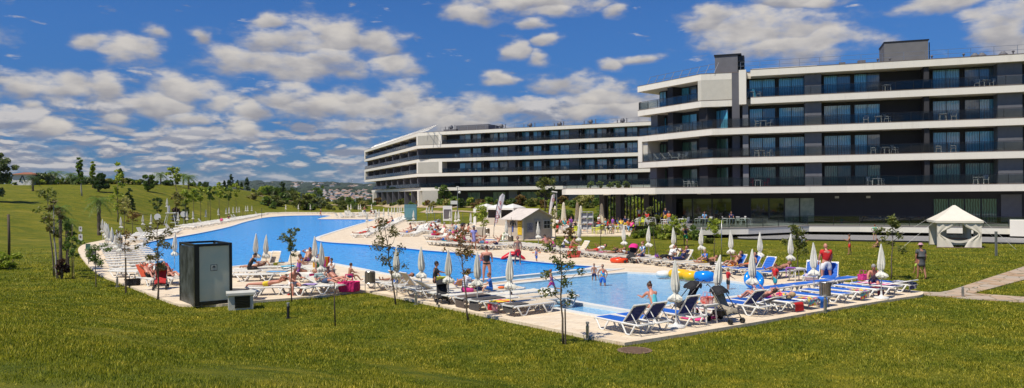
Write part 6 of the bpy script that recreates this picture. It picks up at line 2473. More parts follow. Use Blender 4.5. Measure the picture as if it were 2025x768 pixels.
a = G(222, 489, DZ); b_ = G(258, 543, DZ)
far_row(a, b_, 13, 'R', 'from the far end of the dark edged row on the left bank', 'outer lounger row at the left end of the pool', (0,), 0.04)
far_row(G(262, 494, DZ), G(288, 527, DZ), 9, 'L', 'from the far end of the inner beige row by the left pool end', 'inner lounger row at the left end of the pool', (1,), 0.04)
far_row(G(246, 474, DZ), G(345, 457, DZ), 13, 'L', 'from the left of the jumbled row behind the reddish sapling', 'jumbled rows on the upper left deck', (0, 2, 0), 0.3, twist=.5)
far_row(G(262, 481, DZ), G(345, 461, DZ), 10, 'R', 'from the left of the front row behind the reddish sapling', 'jumbled rows on the upper left deck', (0, 2, 1), 0.3, twist=.4)
far_row(G(360, 451.5, DZ), G(522, 425.5, DZ), 30, 'L', 'from the left in the long row under the grass bank', 'long lounger row under the grass bank', (0, 0, 2), 0.12)
far_row(G(372, 454, DZ), G(500, 430.5, DZ), 18, 'R', 'from the left in the inner row under the grass bank', 'inner lounger row under the grass bank', (0, 1), 0.12)
far_row(G(530, 423.5, DZ), G(658, 423, DZ), 14, 'L', 'from the left across the far end of the pool', 'loungers across the far end of the pool', (0,), 0.1)
far_row(G(668, 431.5, DZ), G(735, 428.5, DZ), 11, 'L', 'from the left in the front row at the far pool corner', 'lounger rows at the far pool corner', (0, 2), 0.3, twist=.4)
far_row(G(684, 425.5, DZ), G(752, 423.5, DZ), 11, 'L', 'from the left in the rear row at the far pool corner', 'lounger rows at the far pool corner', (0, 2), 0.3, twist=.4)
E1 = far_row(G(712, 470, DZ), G(814, 427.5, DZ), 38, 'R', 'from the near end of the long receding row on the middle deck', 'long receding lounger row on the middle deck', (0, 0, 0, 2), 0.1)
E2 = far_row(G(806, 468, DZ), G(858, 446.5, DZ), 20, 'R', 'from the near end of the row left of the crowd', 'receding lounger row left of the crowd', (0, 0, 2), 0.06)
F1 = far_row(G(868, 484.5, DZ), G(978, 494, DZ), 13, 'L', 'from the left in the crowded row beside the big pool', 'crowded lounger rows beside the big pool', (0, 1, 2), 0.1)
F2 = far_row(G(862, 473, DZ), G(940, 479, DZ), 9, 'R', 'from the left in the second crowded row', 'crowded lounger rows beside the big pool', (0, 1), 0.25, twist=.4)
F3 = far_row(G(855, 462, DZ), G(925, 467, DZ), 8, 'R', 'from the left in the third crowded row', 'crowded lounger rows beside the big pool', (0, 2), 0.3, twist=.5)
far_row(G(812, 443, DZ), G(850, 443, DZ), 4, 'L', 'from the left beside the lawn under the small umbrellas', 'loungers by the lawn under the small umbrellas', (0,), .3)
# sunbathers on them
TOPS = [None, ('shirt', WHT), ('bra', BLKC), ('shirt', RED), None, ('vest', PNK), ('bra', TEA), ('shirt', LBL), None, ('shirt', C_('maroon', (.16, .01, .03)))]
BOTS = [('trunks', BLU), ('shorts', BLKC), ('briefs', BLKC), ('trunks', RED), ('trunks', NVY), ('shorts', WHT), ('briefs', TEA), ('shorts', PNK), ('trunks', ORG), ('trousers', GRYC)]
TN = ['bare chested', 'white shirted', 'black bikini', 'red shirted', 'bare chested', 'pink vest', 'teal bikini', 'light blue shirted', 'bare chested', 'maroon shirted']
BN = ['blue trunks', 'black shorts', 'black briefs', 'red trunks', 'navy trunks', 'white shorts', 'teal briefs', 'pink shorts', 'orange trunks', 'grey trousers']
PROTO_P = {}


def crowd(spots, where, kinds, grp, poses):
    for j, (xy, hv) in enumerate(spots):
        k = kinds[j % len(kinds)]
        ps = poses[j % len(poses)]
        sk = ('tan', 'red', 'pale')[j % 3]
        hr_ = ('short', 'long', 'crop', 'bun')[(j * 3 + k) % 4], ('dark', 'brown', 'blond', 'grey', 'brown')[(j + k) % 5]
        fem = TOPS[k] is not None and TOPS[k][0] == 'bra'
        lb = '%s sunbather in %s, %s %s' % (TN[k], BN[k], nth(j + 1), where)
        p_ = (xy[0] + hv[0] * .1, xy[1] + hv[1] * .1, LZ)
        person(lb, p_, hd(hv) + pi, ps, sk, TOPS[k], BOTS[k], hr_, 1.0, 1.0, fem, None, grp)


def pick(row, idx):
    return [row[i_] for i_ in idx if i_ < len(row)]


crowd(pick(F1, [0, 1, 3, 4, 6, 7, 9, 10, 12]), 'from left in the poolside crowd', [2, 0, 6, 3, 5, 1, 8, 7, 4], 'sunbathers in the poolside crowd', [recline(6), recline(30, 20, 'belly'), PRONE, recline(45, 30, 'read'), SITFWD])
crowd(pick(F2, [0, 1, 2, 4, 5, 7, 8]), 'from left in second crowd row', [7, 3, 0, 5, 8, 1, 2], 'sunbathers in the second crowded row', [SITFWD, recline(40, 20, 'belly'), SIT, SITG, recline(20)])
crowd(pick(F3, [0, 1, 2, 3, 4, 5, 6, 7]), 'from left in third crowd row', [3, 1, 9, 5, 0, 7, 2, 8], 'sunbathers in the third crowded row', [SITFWD, SIT, recline(50, 20, 'read'), SITG])
crowd([E1[0]], 'at the near end of the receding row', [3], None, [recline(8)])
crowd([E1[6], E1[9], E1[13], E1[17]], 'along the receding row', [8, 5, 3, 0], 'sunbathers in the receding row', [recline(30, 20, 'belly'), SITFWD])
crowd([E2[0], E2[2], E2[4], E2[18]], 'up the row left of crowd', [0, 4, 1, 7], 'sunbathers left of the crowd', [recline(8), SITLEG, recline(50, 10, 'read')])
for k, (x, y, c_) in enumerate(((438, 443, 'pink'), (452, 437, 'black'))):
    person('tiny far %s clad sunbather on the row under the grass bank' % c_, G(x, y, DZ) + (LZ,), RAD(200), recline(30, 20), 'red', ('shirt', MATS['cloth_' + c_]), ('trunks', MATS['cloth_' + c_]), ('short', 'brown'))
# striped deck chair by the crowd
p = G(985, 484, DZ)
add_lounger('cream', 50, p, (.8, .5), 'lounger with green striped towel beside the lilac dress woman')
r_ = MB()
h_ = Vector((.8, .5)).normalized()
r_.M = Matrix.Translation((p[0] + h_.x * .28, p[1] + h_.y * .28, LZ + .012)) @ Matrix.Rotation(hd(h_), 4, 'Z') @ Matrix.Rotation(RAD(50), 4, 'X')
r_.box((0, 0.38, 0.015), (0.60, 0.78, 0.014))
tag(r_.build('towel', STRG), 'black and lime striped towel on a raised lounger back', 'towel')
towel('bright blue towel in the crowd beside the lilac dress', G(965, 486, DZ), 0.9, 0.6, 1.0, BLU, LZ + .1, 51, .2)
towel('aqua towel under the reclining crowd sunbather', G(888, 486, DZ), 0.9, 0.6, 1.2, AQU, LZ + .01, 52, 0)
make_stroller('black pushchair standing in the crowd behind the lilac dress', G(913, 463, DZ) + (DZ,), RAD(150), BLKC, BLKC, 1.2)

# ---- umbrellas
UM = [make_umbrella(s_, 2.1, True) for s_ in (3,)] + [make_umbrella(s_, 2.1, False) for s_ in (11, 29, 47)]


def umb(x, y, label, group=None, v_=None, tilt=(0, 0), h_=1.0, z=DZ):
    p_ = G(x, y, z)
    k = R.randrange(1, 4) if v_ is None else v_
    o_ = place(UM[k], (p_[0], p_[1], z), R.uniform(0, 6), label, group=group, scale=(1, 1, h_ * R.uniform(.98, 1.03)))
    o_.rotation_euler = (tilt[0] + R.uniform(-.02, .02), tilt[1] + R.uniform(-.02, .02), o_.rotation_euler.z if tilt == (0, 0) else 0)
    return o_


umb(1337, 648, 'closed umbrella on a white disc base nearest the camera', v_=0)
umb(1743, 591, 'closed umbrella on a white disc base at the far right row', v_=0)
umb(1412, 628, 'closed umbrella tilted to the right behind the beige lined pushchair', tilt=(0, 0.13), h_=1.0)
umb(1488, 607, 'closed umbrella in front of the blue ring')
umb(1610, 586, 'closed umbrella rising above the litter bin')
for x, y, lb in ((785, 588, 'closed umbrella behind the first near sapling'), (834, 588, 'closed umbrella between the raised beige backs and dark haired woman'), (887, 600, 'closed umbrella beside the black pushchair of the left row'), (944, 608, 'closed umbrella above the boys in blue'), (1009, 619, 'closed umbrella over the dark towelled loungers')):
    umb(x, y, lb, 'umbrellas of the left near row')
for k, (x, y) in enumerate(((1145, 500), (1235, 508), (1283, 513), (1331, 517), (1387, 522), (1446, 530), (1503, 539), (1564, 547))):
    umb(x, y, '%s umbrella from the left along the lawn behind the loungers' % nth(k + 1), 'umbrellas along the lawn row')
for x, y, lb in ((507, 540, 'left umbrella of the pair beside the pool'), (526, 539, 'right umbrella of the pair beside the pool'), (345, 534, 'umbrella just left of the shower cabin'), (624, 550, 'umbrella behind the girl in green'), (637, 573, 'umbrella with the hot pink cloth')):
    umb(x, y, lb)
for k, (x, y) in enumerate(((203, 476), (208, 484), (211, 490), (215, 498), (222, 507), (231, 516), (238, 525))):
    umb(x, y, '%s umbrella from the far end of the left bank row' % nth(k + 1), 'umbrellas of the left bank row')
for k, (x, y) in enumerate(((240, 465), (283, 458), (299, 456), (352, 448.5), (370, 446), (382, 444), (407, 439), (432, 434), (447, 431.5), (453, 430.5), (461, 429), (468, 428), (473, 427.3), (486, 425), (490, 425), (498, 424), (565, 420), (590, 420), (614, 420))):
    umb(x, y, '%s umbrella from the left along the grass bank' % nth(k + 1), 'umbrellas along the grass bank', z=DZ)
for k, (x, y) in enumerate(((688, 421), (694, 420.5), (709, 420.5), (713, 421), (735, 420))):
    umb(x, y, '%s umbrella from the left at the far pool corner' % nth(k + 1), 'umbrellas at the far pool corner')
for k, (x, y) in enumerate(((726, 451), (743, 444), (749, 442), (759, 438), (768, 436), (775, 433), (780, 432), (786, 430), (790, 429), (794, 428), (799, 427), (803, 426), (807, 425), (811, 424.5))):
    umb(x, y, '%s umbrella from the near end of the receding row' % nth(k + 1), 'umbrellas of the receding row')
for x, y, lb in ((818, 447, 'umbrella at the grass corner below the teal screen'), (844, 432, 'left umbrella of the three beyond the lawn patch'), (849, 431, 'middle umbrella of the three beyond the lawn patch'), (855, 431, 'right umbrella of the three beyond the lawn patch'), (901, 452, 'left tall umbrella over the crowd'), (907, 450, 'right tall umbrella over the crowd'), (890, 447, 'small umbrella below the notice board'), (932, 458, 'umbrella behind the lilac dress woman'), (1001, 487, 'small umbrella in front of the shed, left one'), (1065, 492, 'umbrella in front of the shed door')):
    umb(x, y, lb)
# big cafe umbrellas
CU = []
proto = thing('cafe_umbrella', 'cafe umbrella', 'umbrella')
g = MB()
g.tube([(0, 0, 0), (0, 0, 3.2)], 0.04, 8)
g.box((0, 0, 0.04), (0.8, 0.8, 0.08))
g.build('pole', POLE, proto)
g = MB()
g.lathe([(0.02, 3.45), (0.09, 3.4), (0.16, 3.25), (0.2, 2.9), (0.27, 2.2), (0.34, 1.5), (0.42, 1.0), (0.40, 0.86), (0.3, 0.9), (0.1, 0.95)], 24, f=lambda a_, i_: 1 + (0.17 if int(a_ / (2 * pi) * 24 + .5) % 2 else -0.1) * min(1, i_ / 3))
g.f = [t_[::-1] for t_ in g.f]
g.build('canopy', mat('cafe_canvas', (0.66, 0.60, 0.46), 0.85, 0.12, 4), proto, smooth=False)
for k, (x, y, lb, s_) in enumerate(((1098, 447, 'small cafe umbrella behind the shed roof', .85), (1115, 450, 'broad beige cafe umbrella left of the grey shelf rack', 1), (1142, 446, 'farther cafe umbrella behind the first', 1), (1149, 455, 'slim cafe umbrella against the grey shelf rack', .9), (1190, 450, 'cafe umbrella alone in front of the slatted corner', .95), (1088, 436, 'farthest cafe umbrella beside the blue pennant', .85))):
    p_ = G(x, y + 4, DZ)
    place(proto, p_ + (DZ,), R.random() * 6, lb, scale=(s_ * .8, s_ * .8, s_ * 0.93))
# ================================================================== KIOSKS, SIGNS, TENTS
def gxy(x, y):
    return T(x, y)


# ---- shower cabin
p0 = Vector(G(385, 606, DZ))
p1 = p0 + Vector((cos(RAD(38)), sin(RAD(38)))) * 1.42
d_ = (p1 - p0).normalized()
bk = Vector((-d_.y, d_.x))
ps = Vector(G(357, 599, DZ))
W_ = (p1 - p0).length
Dp = 2.1
cab = thing('shower_cabin', 'black framed shower cabin with frosted front panel at the deck edge', 'shower cabin', (p0.x, p0.y, DZ), atan2(d_.y, d_.x))
Hc = 2.36
SH = -0.62     # the cabin is a slightly skewed box seen from its corner
def cb(nm, parts, m_, parent=cab):
    mb = MB()
    for c, s_ in parts:
        mb.box(c, s_)
    return mb.build(nm, m_, parent)
BLKM = mat('black_steel', (0.013, 0.015, 0.016), 0.35, 0.3, 3)
cb('frame', [((0.09, 0.05, Hc / 2), (0.18, 0.12, Hc)), ((W_ - 0.05, 0.05, Hc / 2), (0.10, 0.12, Hc)), ((W_ / 2, 0.05, Hc - 0.05), (W_ - 0.28, 0.12, 0.10)), ((W_ / 2, 0.05, 0.07), (W_ - 0.28, 0.12, 0.14)),
             ((W_ - 0.05, Dp, Hc / 2), (0.08, 0.08, Hc)), ((0.04, Dp, Hc / 2), (0.08, 0.08, Hc)), ((0.04, Dp / 2, Hc - 0.04), (0.08, Dp - 0.12, 0.08)), ((W_ - 0.04, Dp / 2, Hc - 0.04), (0.08, Dp - 0.12, 0.08)), ((W_ / 2, Dp, Hc - 0.04), (W_ - 0.16, 0.08, 0.08))], BLKM)
fp = mat('frosted_glass', (0.72, 0.68, 0.50), 0.5, 0.12, 0.7, c2=(0.54, 0.60, 0.48), coat=0.2)
cb('front_panel', [((W_ / 2 + 0.04, 0.045, Hc / 2 + 0.02), (W_ - 0.29, 0.03, Hc - 0.25))], fp)
cb('side_panel', [((0.03, Dp / 2 + 0.03, Hc / 2 - 0.06), (0.03, Dp - 0.16, Hc - 0.14))], mat('stained_black_panel', (0.012, 0.015, 0.016), 0.45, 0.3, 2.2, c2=(0.07, 0.08, 0.08)))
cb('back_panel', [((W_ / 2, Dp, Hc / 2 - 0.06), (W_ - 0.18, 0.03, Hc - 0.14))], fp)
cb('floor_tray', [((W_ / 2, Dp / 2, 0.03), (W_ - .1, Dp - .1, 0.05))], PLW)
sg = cb('pictogram', [((W_ / 2 + 0.02, 0.024, 1.42), (0.25, 0.008, 0.24))], BLKM)
cb('sign_plate', [((W_ / 2 + 0.02, 0.018, 1.42), (0.215, 0.008, 0.205))], mat('sign_cream', (0.55, 0.56, 0.48), 0.5), sg)
mb = MB()
for i in range(9):
    a0, a1 = pi * i / 9, pi * (i + 1) / 9
    mb.add([(W_ / 2 + .02, .012, 1.425), (W_ / 2 + .02 + .065 * cos(a0), .012, 1.425 + .06 * sin(a0)), (W_ / 2 + .02 + .065 * cos(a1), .012, 1.425 + .06 * sin(a1))], [(0, 2, 1)])
mb.box((W_ / 2 + .02, .013, 1.49), (0.012, .004, .05))
for i in range(4):
    for j in range(3):
        mb.box((W_ / 2 - .03 + i * .033, .013, 1.395 - j * .03), (0.006, .004, .016))
mb.build('shower_symbol', BLKM, sg)
mb = MB()
mb.tube([(W_ - 0.3, Dp - 0.08, 0.3), (W_ - 0.3, Dp - 0.08, 2.1), (W_ - 0.3, Dp - 0.35, 2.15)], 0.02, 6)
mb.lathe([(0.02, 2.14), (0.09, 2.1), (0.09, 2.09)], 12, (W_ - 0.3, Dp - 0.36, 0))
mb.build('shower_head', STEEL, cab)

# ---- ventilation box
p = Vector(G(452, 615, 0)); q = Vector(G(501, 612, 0))
d_ = (q - p).normalized()
vb = thing('vent_box', 'low white ventilation box with black louvre in front of the shower cabin', 'vent box', (p.x, p.y, 0), atan2(d_.y, d_.x))
Wv = (q - p).length
wv = mat('vent_white', (0.58, 0.57, 0.50), 0.6, 0.15, 3)
for z_, nm, parts in ((0, 'housing', [((Wv / 2, 0.35, 0.28), (Wv, 0.7, 0.58))]), (1, 'cover', [((Wv / 2, 0.35, 0.605), (Wv + 0.14, 0.84, 0.09))])):
    mb = MB()
    for c, s_ in parts:
        mb.box(c, s_)
    mb.build(nm, wv, vb)
mb = MB()
mb.box((Wv * 0.56, -0.005, 0.30), (Wv * 0.62, 0.03, 0.44))
for i in range(7):
    mb.box((Wv * 0.56, -0.03, 0.12 + i * 0.06), (Wv * 0.56, 0.03, 0.02), rx=0.5)
mb.build('louvre', BLKM, vb)

# ---- wooden kiosk
BOARD = None
m, b, pr = newmat('kiosk_boards')
t = b.n('ShaderNodeTexCoord').outputs['Object']
sp = b.n('ShaderNodeSeparateXYZ')
b.plug(sp.inputs[0], t)
st_ = b.m('FRACT', b.m('MULTIPLY', sp.outputs[2], 7.0))
c = b.mix(b.ss(b.noise(t, 3, 4), 0.3, 0.7), (0.50, 0.43, 0.35, 1), (0.43, 0.365, 0.30, 1))
c = b.mix(b.ss(st_, 0.10, 0.0, 0, 0.6), c, (0.16, 0.13, 0.11, 1))
b.plug(pr.inputs['Base Color'], c)
pr.inputs['Roughness'].default_value = 0.8
BOARD = m
k0 = Vector((0.98, 70.0))
gd = Vector((2.9, 2.2)).normalized()
sd_ = Vector((-gd.y, gd.x))
kk = thing('beach_kiosk', 'grey boarded wooden kiosk with pale gabled roof and yellow poster', 'kiosk', (k0.x, k0.y, 0.02), atan2(gd.y, gd.x))
KW, KD, KE, KR = 3.5, 2.7, 2.05, 2.85
mb = MB()
mb.prism([(0, 0), (KW, 0), (KW, KD), (0, KD)], 0, KE)
mb.add([(0, 0, KE), (KW, 0, KE), (KW / 2, 0, KR), (0, KD, KE), (KW, KD, KE), (KW / 2, KD, KR)], [(0, 1, 2), (4, 3, 5), (0, 2, 5, 3), (2, 1, 4, 5)])
mb.build('wall', BOARD, kk)
mb = MB()
for s in (-1, 1):
    x0, x1 = KW / 2, (KW / 2 + s * (KW / 2 + 0.42))
    z1 = KR - (KR - KE) * (abs(x1 - x0) / (KW / 2))
    a = [(x0, -0.3, KR + .06), (x1, -0.3, z1 + .06), (x1, KD + 0.3, z1 + .06), (x0, KD + 0.3, KR + .06)]
    a2 = [(x, y, z - 0.05) for x, y, z in a]
    mb.add(a + a2, [(0, 1, 2, 3), (7, 6, 5, 4), (0, 4, 5, 1), (1, 5, 6, 2), (2, 6, 7, 3), (3, 7, 4, 0)])
mb.build('roof', mat('kiosk_roof_felt', (0.62, 0.55, 0.49), 0.8, 0.15, 1.5), kk)
mb = MB()
mb.box((0.06, -0.02, KE / 2), (0.12, 0.06, KE))
mb.box((KW - 0.06, -0.02, KE / 2), (0.12, 0.06, KE))
mb.build('corner_trim', mat('kiosk_trim', (0.55, 0.51, 0.46), 0.7), kk)
dr = MB()
dr.box((1.75, -0.02, 0.95), (0.86, 0.06, 1.86))
dr = dr.build('door', mat('kiosk_door', (0.42, 0.38, 0.34), 0.7, 0.1, 4), kk)
mb = MB()
for i in range(2):
    for j in range(3):
        mb.box((1.60 + i * 0.30, -0.055, 1.05 + j * 0.26), (0.25, 0.02, 0.22))
mb.build('door_glass', BLKM, dr)
wd = MB()
wd.box((2.85, -0.02, 1.38), (0.86, 0.06, 0.86))
wd = wd.build('window', MATS['kiosk_trim'], kk)
mb = MB()
for i in range(2):
    for j in range(2):
        mb.box((2.66 + i * 0.38, -0.055, 1.2 + j * 0.37), (0.32, 0.02, 0.32))
mb.build('pane', BLKM, wd)
mb = MB()
mb.box((0.85, -0.015, 1.15), (0.72, 0.03, 0.9))
o_ = mb.build('notice', mat('notice_lilac', (0.30, 0.29, 0.33), 0.7, 0.1, 5), kk)
mb = MB()
mb.torus((0.85, -0.035, 1.4), 0.12, 0.015, 16, 4, Matrix.Rotation(pi / 2, 3, 'X'))
for i in range(3):
    mb.box((0.85, -0.035, 1.2 - i * .12), (0.5 - .1 * (i == 1), 0.006, 0.05))
mb.build('notice_print', mat('notice_ink', (0.05, 0.05, 0.12), 0.7), o_)
mb = MB()
mb.box((-0.02, 0.45, 1.15), (0.03, 0.62, 1.3))
o_ = mb.build('poster', mat('poster_yellow', (0.80, 0.52, 0.02), 0.6, 0.1, 3), kk)
mb = MB()
mb.box((-0.045, 0.45, 1.72), (0.02, 0.5, 0.10))
for i in range(4):
    mb.box((-0.038, 0.45, 1.45 - i * .2), (0.006, 0.36 - .08 * (i % 2), 0.05))
mb.build('poster_print', mat('poster_ink', (0.45, 0.22, 0.01), 0.7), o_)
# wetsuit on a hanger in front of the kiosk, its pole
wp = G(1009, 490, 0)
wt = thing('wetsuit', 'black and blue wetsuit hanging beside the kiosk on a thin pole', 'wetsuit', (1.0 * ray(1011, 440)[0] * 68.5, 68.5, 0.02))
mb = MB()
mb.tube([(0, 0, 0), (0, 0, 2.2)], 0.025, 6)
mb.build('pole', BARK, wt)
mb = MB()
mb.tube([(0.14, 0, 1.95), (0.14, 0, 1.85), (0.15, 0, 1.6), (0.14, 0, 1.35)], [0.08, 0.2, 0.19, 0.15], 8, sy=0.5)
mb.tube([(-0.02, 0, 1.86), (-0.08, 0, 1.5)], [0.07, 0.05], 6)
mb.tube([(0.3, 0, 1.86), (0.38, 0, 1.45)], [0.07, 0.05], 6)
mb.build('jacket', BLKC, wt)
mb = MB()
mb.tube([(0.14, 0, 1.36), (0.13, 0, 0.85)], [0.15, 0.13], 8, sy=0.5)
mb.build('legging', C_('royal', (.03, .08, .40)), wt)


# ---- feather flags
def feather(label, x, y, h, D, rot, letters):
    px_ = ray(x, y)[0] * D
    z_ = max(0.0, hz(px_, D))
    r_ = thing('feather_flag', label, 'flag', (px_, D, z_), rot)
    k = h / 4.6
    mb = MB()
    pts = [(0.0, 0, 0), (0.06 * k, 0, 1.2 * k), (0.32 * k, 0, 3.2 * k), (0.62 * k, 0, 4.3 * k), (0.95 * k, 0, 4.6 * k), (1.15 * k, 0, 4.45 * k)]
    mb.tube(pts, [0.022] * 4 + [0.014, 0.01], 6)
    mb.build('pole', BLACK, r_)
    mb = MB()
    L_ = [(0.06, 1.25), (0.2, 2.3), (0.34, 3.2), (0.62, 4.25), (0.95, 4.57)]
    R_ = [(0.13, 1.25), (0.55, 2.1), (0.86, 3.0), (1.10, 3.9), (1.18, 4.42)]
    rows = [[(lerp(a[0], c[0], t_ / 4) * k, 0.05 * sin(t_ * 1.3 + i_), lerp(a[1], c[1], t_ / 4) * k) for t_ in range(5)] for i_, (a, c) in enumerate(zip(L_, R_))]
    mb.sheet(rows)
    mb.sheet([[(x_, y_ + 0.02, z2) for x_, y_, z2 in r2] for r2 in rows][::-1])
    cl = mb.build('cloth', mat('flag_cloth', (0.76, 0.73, 0.75), 0.8, 0.08, 3), r_, smooth=True)
    tb = None
    for i_, ch in enumerate(letters):
        tc_ = bpy.data.curves.new('print', 'FONT')
        tc_.body = ch
        tc_.size = 0.62 * k
        tc_.extrude = 0.004
        to = bpy.data.objects.new('tmp', tc_)
        TSC.collection.objects.link(to)
        TSC.view_layers[0].update()
        me = bpy.data.meshes.new_from_object(to.evaluated_get(TSC.view_layers[0].depsgraph))
        bpy.data.objects.remove(to)
        me.materials.append(mat('flag_print', (0.45, 0.06, 0.07), 0.7))
        lo = link('printed_letter', me, cl)
        t_ = i_ / max(1, len(letters) - 1)
        lo.location = (lerp(0.68, 0.14, t_) * k, -0.10, lerp(3.35, 1.55, t_) * k)
        lo.rotation_euler = (pi / 2, -RAD(18), 0)
        lo.scale = (lerp(1, .75, t_),) * 3
    return r_


feather('tall pale feather flag with red letters left of the kiosk', 976, 470, 4.4, 73, RAD(8), 'FLIDO')
feather('slim white feather flag standing behind the kiosk roof', 1083, 430, 4.4, 104, RAD(15), 'OI')

# ---- three peaked gazebo
gz0, gz1 = Vector((ray(938, 430)[0] * 106, 106)), Vector((ray(1016, 430)[0] * 101, 101))
gdir = (gz1 - gz0).normalized()
gb_ = thing('white_gazebo', 'white gazebo with three peaked roofs behind the kiosk', 'gazebo', (gz0.x, gz0.y, 0.05), atan2(gdir.y, gdir.x))
GW = (gz1 - gz0).length
for i in range(3):
    w_ = GW / 3
    mb = MB()
    x0, x1, y0, y1, ze, zp = i * w_, (i + 1) * w_ - .05, 0, w_, 2.45, 2.98
    cx, cy = (x0 + x1) / 2, (y0 + y1) / 2
    rows = [(x0, y0), (x1, y0), (x1, y1), (x0, y1)]
    inn = [(lerp(a, cx, .55), lerp(c, cy, .55)) for a, c in rows]
    inn2 = [(lerp(a, cx, .85), lerp(c, cy, .85)) for a, c in rows]
    vs = [(a, c, ze) for a, c in rows] + [(a, c, ze + .32) for a, c in inn] + [(a, c, zp - .08) for a, c in inn2] + [(cx, cy, zp)] + [(a, c, ze - .28) for a, c in rows]
    fs = []
    for q in range(4):
        r2 = (q + 1) % 4
        fs += [(q, r2, r2 + 4, q + 4), (q + 4, r2 + 4, r2 + 8, q + 8), (q + 8, r2 + 8, 12), (q + 13, r2 + 13, r2, q)]
    mb.add(vs, fs)
    mb.build('canopy', mat('tent_white', (0.68, 0.66, 0.61), 0.8, 0.05, 2), gb_)
for i in range(4):
    mb = MB()
    mb.box((min(i * GW / 3 + .05, GW - .1), 0.05, 1.15), (0.14 if i else .5, 0.12, 2.3))
    mb.build('post', PLW, gb_)
mb = MB()
mb.box((GW * .5, GW / 3 - .1, 1.1), (GW - .3, 0.05, 2.2))
mb.build('back_wall', C_('shade_cloth', (.04, .035, .04)), gb_)
mb = MB()
mb.box((GW * .62, 0.0, 0.55), (GW * .7, 0.5, 1.0))
mb.build('counter', mat('counter_pale', (0.5, 0.44, 0.36), 0.7), gb_)

# ---- white event tent on the right lawn
t0_, t1_ = Vector(G(1853, 490, 0)), Vector(G(1941, 491, 0))
td = (t1_ - t0_).normalized()
TW = (t1_ - t0_).length
tent = thing('party_tent', 'white peaked party tent with drawn curtains on the right lawn', 'tent', (t0_.x, t0_.y, 0), atan2(td.y, td.x) - .02)
TD_, ZE, ZP = 3.0, 2.02, 3.15
TWm = mat('tent_canvas', (0.68, 0.63, 0.53), 0.8, 0.06, 2.5)
mb = MB()
o = 0.12
rows = [(-o, -o), (TW + o, -o), (TW + o, TD_ + o), (-o, TD_ + o)]
cx, cy = TW / 2, TD_ / 2
vs = []
for f_, z_ in ((1.0, ZE), (0.62, ZE + 0.40), (0.3, ZE + .78), (0.05, ZP)):
    vs += [(lerp(cx, a, f_), lerp(cy, c, f_), z_) for a, c in rows]
vs += [(cx, cy, ZP + .02)] + [(a, c, ZE - .16) for a, c in rows]
fs = []
for lv in range(3):
    for q_ in range(4):
        r2 = (q_ + 1) % 4
        fs.append((lv * 4 + q_, lv * 4 + r2, lv * 4 + 4 + r2, lv * 4 + 4 + q_))
for q_ in range(4):
    r2 = (q_ + 1) % 4
    fs += [(12 + q_, 12 + r2, 16), (17 + q_, 17 + r2, r2, q_)]
mb.add(vs, fs)
mb.build('canopy', TWm, tent)
for x_ in (0.02, TW - .02):
    for y_ in (0.02, TD_ - .02):
        mb = MB()
        mb.tube([(x_, y_, 0), (x_, y_, ZE)], 0.03, 6)
        mb.build('pole', STEEL, tent)
mb = MB()
mb.sheet([[(x_, TD_ - .05 + .04 * sin(x_ * 9), z_) for x_ in np.linspace(0, TW * .42, 12)] for z_ in (0.05, ZE - .1)])
mb.sheet([[(x_, TD_ - .05 + .04 * sin(x_ * 9), z_) for x_ in np.linspace(TW * .8, TW, 8)] for z_ in (0.05, ZE - .1)])
mb.sheet([[(x_, TD_ - .05 + .04 * sin(x_ * 9), z_) for x_ in np.linspace(TW * .4, TW * .82, 8)] for z_ in (0.05, .85)])
mb.build('back_curtain', TWm, tent)
for sx_, nm in ((0, 'l'), (TW, 'r')):
    mb = MB()
    s_ = 1 if sx_ == 0 else -1
    n_ = 12
    rows = []
    for i in range(n_ + 1):
        z_ = lerp(0.02, ZE - .12, i / n_)
        tie = math.exp(-((z_ - 1.05) / 0.28) ** 2)
        w_ = lerp(0.62 + 0.75 * max(0, z_ - 1.05) / 0.9 + 0.5 * max(0, 1.05 - z_), 0.22, tie)
        rows.append([(sx_ + s_ * w_ * k_ / 6, -0.02 + 0.05 * sin(k_ * 2.2), z_) for k_ in range(7)])
    mb.sheet(rows)
    mb.build('front_curtain', TWm, tent, smooth=True)
mb = MB()
mb.sheet([[(TW + .03 * sin(y_ * 9), y_, z_) for y_ in np.linspace(0, TD_ * .8, 10)] for z_ in (0.03, ZE - .1)])
mb.build('side_curtain', TWm, tent)
mb = MB()
rows = [[(lerp(.15, TW - .15, i / 10), 0.1 + .02 * sin(i), 0.35 + (0.55 * abs(i / 5 - 1) ** 2.2) + z_) for i in range(11)] for z_ in (0, .18)]
mb.sheet(rows)
mb.build('swag', TWm, tent, smooth=True)
mb = MB()
mb.box((TW / 2, 1.6, 0.62), (TW * .55, 0.9, 0.08))
mb.build('shelf', mat('tent_shelf', (0.32, 0.2, 0.12), 0.7), tent)
mb = MB()
mb.box((TW / 2, 1.3, 0.3), (TW * .6, 0.8, 0.28))
mb.build('bench', PLW, tent)
mb = MB()
mb.box((TW / 2, -.1, 0.03), (TW + .2, 0.15, 0.05))
mb.build('ground_sill', CAP, tent)
for a, c in (((-o, -o, ZE), (-2.6, -1.2, 0)), ((TW + o, -o, ZE), (TW + 1.9, -1.1, 0)), ((TW + o, TD_, ZE), (TW + 2.2, TD_ + .5, 0.1)), ((-o, TD_, ZE), (-3.0, TD_, 0.1))):
    mb = MB()
    mb.tube([a, c], 0.007, 4)
    mb.build('guy_rope', PLW, tent)

